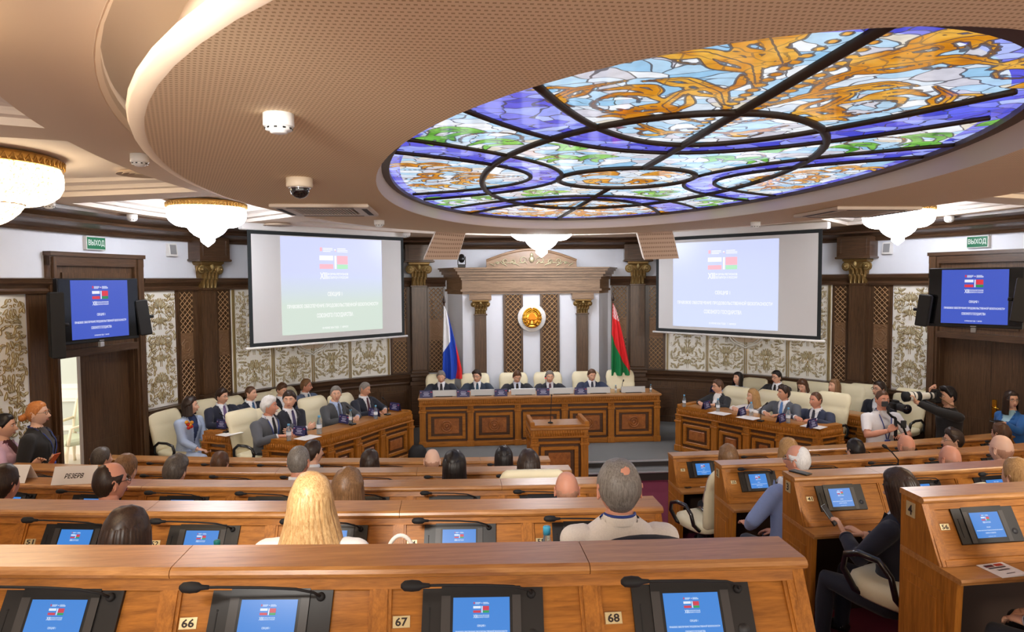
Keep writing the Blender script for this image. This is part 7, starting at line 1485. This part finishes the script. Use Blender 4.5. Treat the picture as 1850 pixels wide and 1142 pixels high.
aud(1441, 832, 3, -0.72, ch=0.86, label='white-haired man with glasses in a light blue jacket', hair=('balding', 'white'), top=('suit', (132, 150, 196)), glasses='dark', hy=22, skin='r', k=1.04, lean=0.10, side=0.13, yaw=14, bulk=1.12, arms=(((-0.16, 0.34, 0.66), (0.2, 0.9, 0.1), (0, -0.2, 1), (-1, -0.5, -0.3)), 'lap'), trousers=(38, 46, 66))
aud(1716, 830, 3, label='balding man of whom only the crown shows, right block', hair=('bald', 'stub'), top=('suit', (60, 58, 60)), skin='r')
aud(1809, 812, 3, label='bald man with white collar, right block', hair=('bald', 'stub'), top=('suit', (50, 50, 58)), skin='c', k=1.05)
aud(1838, 862, 2, label='fair-haired person cut off by the right edge', hair=('short', 'dblonde'), top=('suit', (70, 60, 60)))
# woman in navy with phone, right block
p = rowhead(1626, 882, 2, -0.66); zf = TIER[2]
person(label='woman with long brown hair in navy suit holding a phone', head=p, yaw=30, sex='f', floor=zf, seat=0.46, hair=('long', 'dark', 0.22, 0.2, 48), top=('jacket', (28, 32, 50)), trousers=(26, 29, 44), hy=-4, hp=-16, group=AG, vox=0.013, lean=0.0, arms=(((-0.12, 0.30, p[2]-zf-0.36), (0.15, 0.55, 0.8), (0.3, -1, 0.2), (-0.8, -0.2, -1)), ((0.06, 0.27, p[2]-zf-0.40), (-0.35, 0.8, 0.4), (0, -0.3, 1))), curl=(0.9, 0.9))
y = math.radians(22); fw = Vector((-math.sin(y), math.cos(y), 0)); c = Vector(p)+Vector((0.0, -0.07, 0)); chair((c.x, c.y, zf), y, 'cream chair with black armrests carrying the woman in navy', 'cream chairs of the audience', 1.2); y = math.radians(30)
q = Vector(p)+Matrix.Rotation(y, 3, 'Z') @ Vector((-0.10, 0.42, -0.275)); t = phone((q.x, q.y, q.z), y, 'dark phone in the hand of the woman in navy'); t.rotation_euler = (0.9, 0, y+0.2)
q = at_z(1567, 938, ROWS[2][1]-0.32); t = thing('tablet_folder', 'dark folder lying on the worktop before the woman in navy', 'folder', (q[0], q[1]+0.06, ROWS[2][1]-0.319), 0.5); m = MB(); m.bbox(-0.11, 0.11, -0.08, 0.08, 0, 0.014, 0.004); m.build('cover', [BLACKM], t)
q = rowhead(1992, 905, 1, -0.60); zf = TIER[1]; person(label='person in dark navy clothes of whom only the knees show, lower right', head=q, yaw=28, floor=zf, seat=0.48, hair=('short', 'dark'), top=('suit', (26, 30, 44)), trousers=(24, 27, 38), group=AG, vox=0.013)
q = rowhead(1283, 860, 4, -0.80); chair((q[0]-0.02, q[1], FZ), 0.35, 'empty cream chair at the front right desk with seat 9', 'cream chairs of the audience', 1.03)
# standing people
def standing(px, py, Y, yaw, **kw): p = at_y(px, py, Y); kw.setdefault('floor', FZ); person(head=p, yaw=yaw, stand=True, group=None, **kw); return Vector(p), math.radians(yaw)
p, y = standing(68, 747, 7.45, -82, label='standing woman with red-blonde bun and glasses in black', sex='f', hair=('bun', 'red'), top=('open', (30, 30, 32)), shirt=(60, 56, 56), glasses='metal', arms=('side', 'side'), lean=0.02, lanyard=True, skin='c', bulk=1.1)
hz = p.z-FZ
p, y = standing(8, 770, 6.75+0.55, -78, label='woman in a pink jacket holding an orange phone at the left edge', sex='f', hair=('pony', 'black'), top=('jacket', (214, 176, 198)), shirt=(90, 44, 60), lean=0.02, skin='a', arms=(((-0.05, 0.33, hz-0.50), (0.1, 0.7, 0.7), (0.8, -0.5, 0.2), (-0.6, -0.4, -1)), ((0.16, 0.30, hz-0.48), (-0.1, 0.75, 0.65), (-0.8, -0.5, 0.2), (0.6, -0.4, -1))), curl=(0.9, 0.8), hp=-4)
q = p+Matrix.Rotation(y, 3, 'Z') @ Vector((0.05, 0.44, -0.36)); t = phone(q, y, 'smartphone in an orange case held by the woman in pink', mat('case_orange', (232, 110, 60), 0.5)); t.rotation_euler = (0.9, 0, y-0.5)
p, y = standing(1827, 723, 8.2, 105, k=0.92, label='woman with dark hair and glasses in a blue jacket by the right door', sex='f', hair=('long', 'dark', 0.2, 0.0, 40), top=('jacket', (30, 92, 160)), shirt=(150, 190, 210), glasses='metal', hy=62, lean=0.02, arms=(((-0.12, 0.34, (0.0-1.82)-FZ), (0, 1, 0), (0, 0, 1)), 'side'))
q = p+Matrix.Rotation(y, 3, 'Z') @ Vector((-0.12, 0.43, 0)); t = phone((q.x, q.y, -1.80), y, 'dark phone in the hand of the woman in blue')
p, y = standing(1712, 716, 8.35, 88, label='photographer in black aiming a long white lens', hair=('quiff', 'black'), top=('blouse', (26, 26, 28)), lean=0.04, arms=(((-0.03, 0.50, 1.36), (0.0, 0.5, 0.85), (0, -0.8, 0.4), (-0.7, 0, -1)), ((0.08, 0.20, 1.44), (-0.3, 0.3, 0.9), (1, 0.2, 0), (0.9, 0, -0.7))), curl=(1.0, 1.0), hp=-3)
R_ = Matrix.Rotation(y, 3, 'Z'); t = thing('telephoto_camera', 'black camera with long white telephoto lens held by the photographer in black', 'camera', p+R_ @ Vector((0, 0.13, 0.01)), y)
m = MB(); m.bbox(-0.075, 0.075, 0.0, 0.07, -0.09, 0.06, 0.015); m.bbox(-0.035, 0.035, 0.0, 0.07, 0.05, 0.085, 0.012); m.build('camera_body', [BLACK], t)
m = MB(); m.tube([(0, 0.07, 0), (0, 0.10, 0), (0, 0.2, -0.002), (0, 0.22, -0.002), (0, 0.40, -0.006)], [0.042, 0.042, 0.046, 0.056, 0.06], 20); m.build('lens_barrel', [mat('lens_white', (222, 218, 206), 0.45)], t)
m = MB()
for a, b, r in ((0.10, 0.125, 0.047), (0.245, 0.30, 0.061), (0.335, 0.345, 0.062)): m.tube([(0, a, -0.003), (0, b, -0.003)], r, 20)
m.build('rubber_rings', [BLACKM], t); m = MB(); m.tube([(0, 0.395, -0.006), (0, 0.45, -0.008)], [0.064, 0.067], 20); m.build('lens_hood', [BLACKM], t)
m = MB(); m.tube([(0.06, 0.03, 0.05), (0.09, -0.12, -0.08), (0.06, -0.20, -0.14), (-0.06, -0.20, -0.14), (-0.09, -0.1, -0.10), (-0.06, 0.03, 0.0)], 0.016, 6, 0, True, True, 0.4); m.build('strap', [mat('strap_tan', (150, 116, 76), 0.7)], t)
p = Vector(at_y(1594, 722, 8.75)); zf = SZ; Hc = p.z-zf
person(label='cameraman in white tee shirt crouching with a stabilised video camera', head=p, yaw=178, floor=zf, seat=0.36, hair=('buzz', 'brown'), top=('tee', (234, 232, 236)), sleeves='short', lean=0.02, skin='r', bulk=1.1, arms=(((-0.10, 0.28, Hc-0.44), (0.6, 0.5, 0.2), (0, 0.2, 1), (-1, -0.3, -0.6)), ((0.08, 0.30, Hc-0.36), (-0.5, 0.4, 0.5), (0, 0.6, 0.6), (1, -0.3, -0.6))), curl=(1.1, 1.1), lanyard=True)
R_ = Matrix.Rotation(math.radians(178), 3, 'Z'); t = thing('video_camera', 'black video camera on a gimbal held by the cameraman in white', 'camera', p+R_ @ Vector((0, 0.30, -0.10)), math.radians(178))
m = MB(); m.bbox(-0.06, 0.06, -0.05, 0.06, 0.02, 0.12, 0.015); m.bbox(-0.03, 0.03, -0.05, 0.03, 0.115, 0.145, 0.008); m.build('camera_body', [BLACK], t)
m = MB(); m.tube([(0, 0.06, 0.07), (0, 0.12, 0.07), (0, 0.20, 0.07), (0, 0.24, 0.07)], [0.045, 0.048, 0.052, 0.062], 18); m.tube([(0, 0.236, 0.07), (0, 0.242, 0.07)], 0.05, 18, 1); m.build('lens', [BLACKM, mat('lens_glass', (10, 12, 24), 0.05)], t)
m = MB(); m.tube([(0.09, 0, 0.07), (0.10, 0.0, -0.02), (0.05, 0.0, -0.07), (0, 0, -0.09)], 0.016, 8); m.tube([(0, 0, -0.09), (0, 0.01, -0.20), (0, 0.01, -0.42)], [0.018, 0.022, 0.020], 10); m.tube([(0, 0.0, -0.12), (-0.09, 0.02, -0.20), (-0.16, 0.02, -0.36)], 0.014, 8); m.build('gimbal_arm', [BLACKM], t)
m = MB(); m.bbox(-0.13, -0.07, 0.0, 0.03, -0.22, -0.12, 0.006, 0); m.build('control_box', [DKGREY], t); m = MB(); m.bbox(0.10, 0.18, -0.02, 0.0, 0.06, 0.13, 0.006); m.build('side_monitor', [DKGREY], t)

q = rowhead(1160, 968, 1, -0.86); t = thing('folded_jacket', 'dark navy jacket over the chair back behind the man in the white shirt', 'jacket', (q[0], q[1], q[2]-0.42), 0.03)
m = MB(); rings = []
for j in range(9):
    u = -1+2*j/8; w_ = 0.215*u; zt = 0.425-0.05*abs(u)**2.2
    rings.append([(w_, -0.035, 0.02*abs(u)), (w_, -0.045, zt*0.6), (w_, -0.03, zt-0.02), (w_, 0.0, zt), (w_, 0.03, zt-0.02), (w_, 0.045, zt*0.6), (w_, 0.04, 0.03)])
m.loft(rings, 0, True); m.build('cloth', [fabric((24, 28, 44))], t)
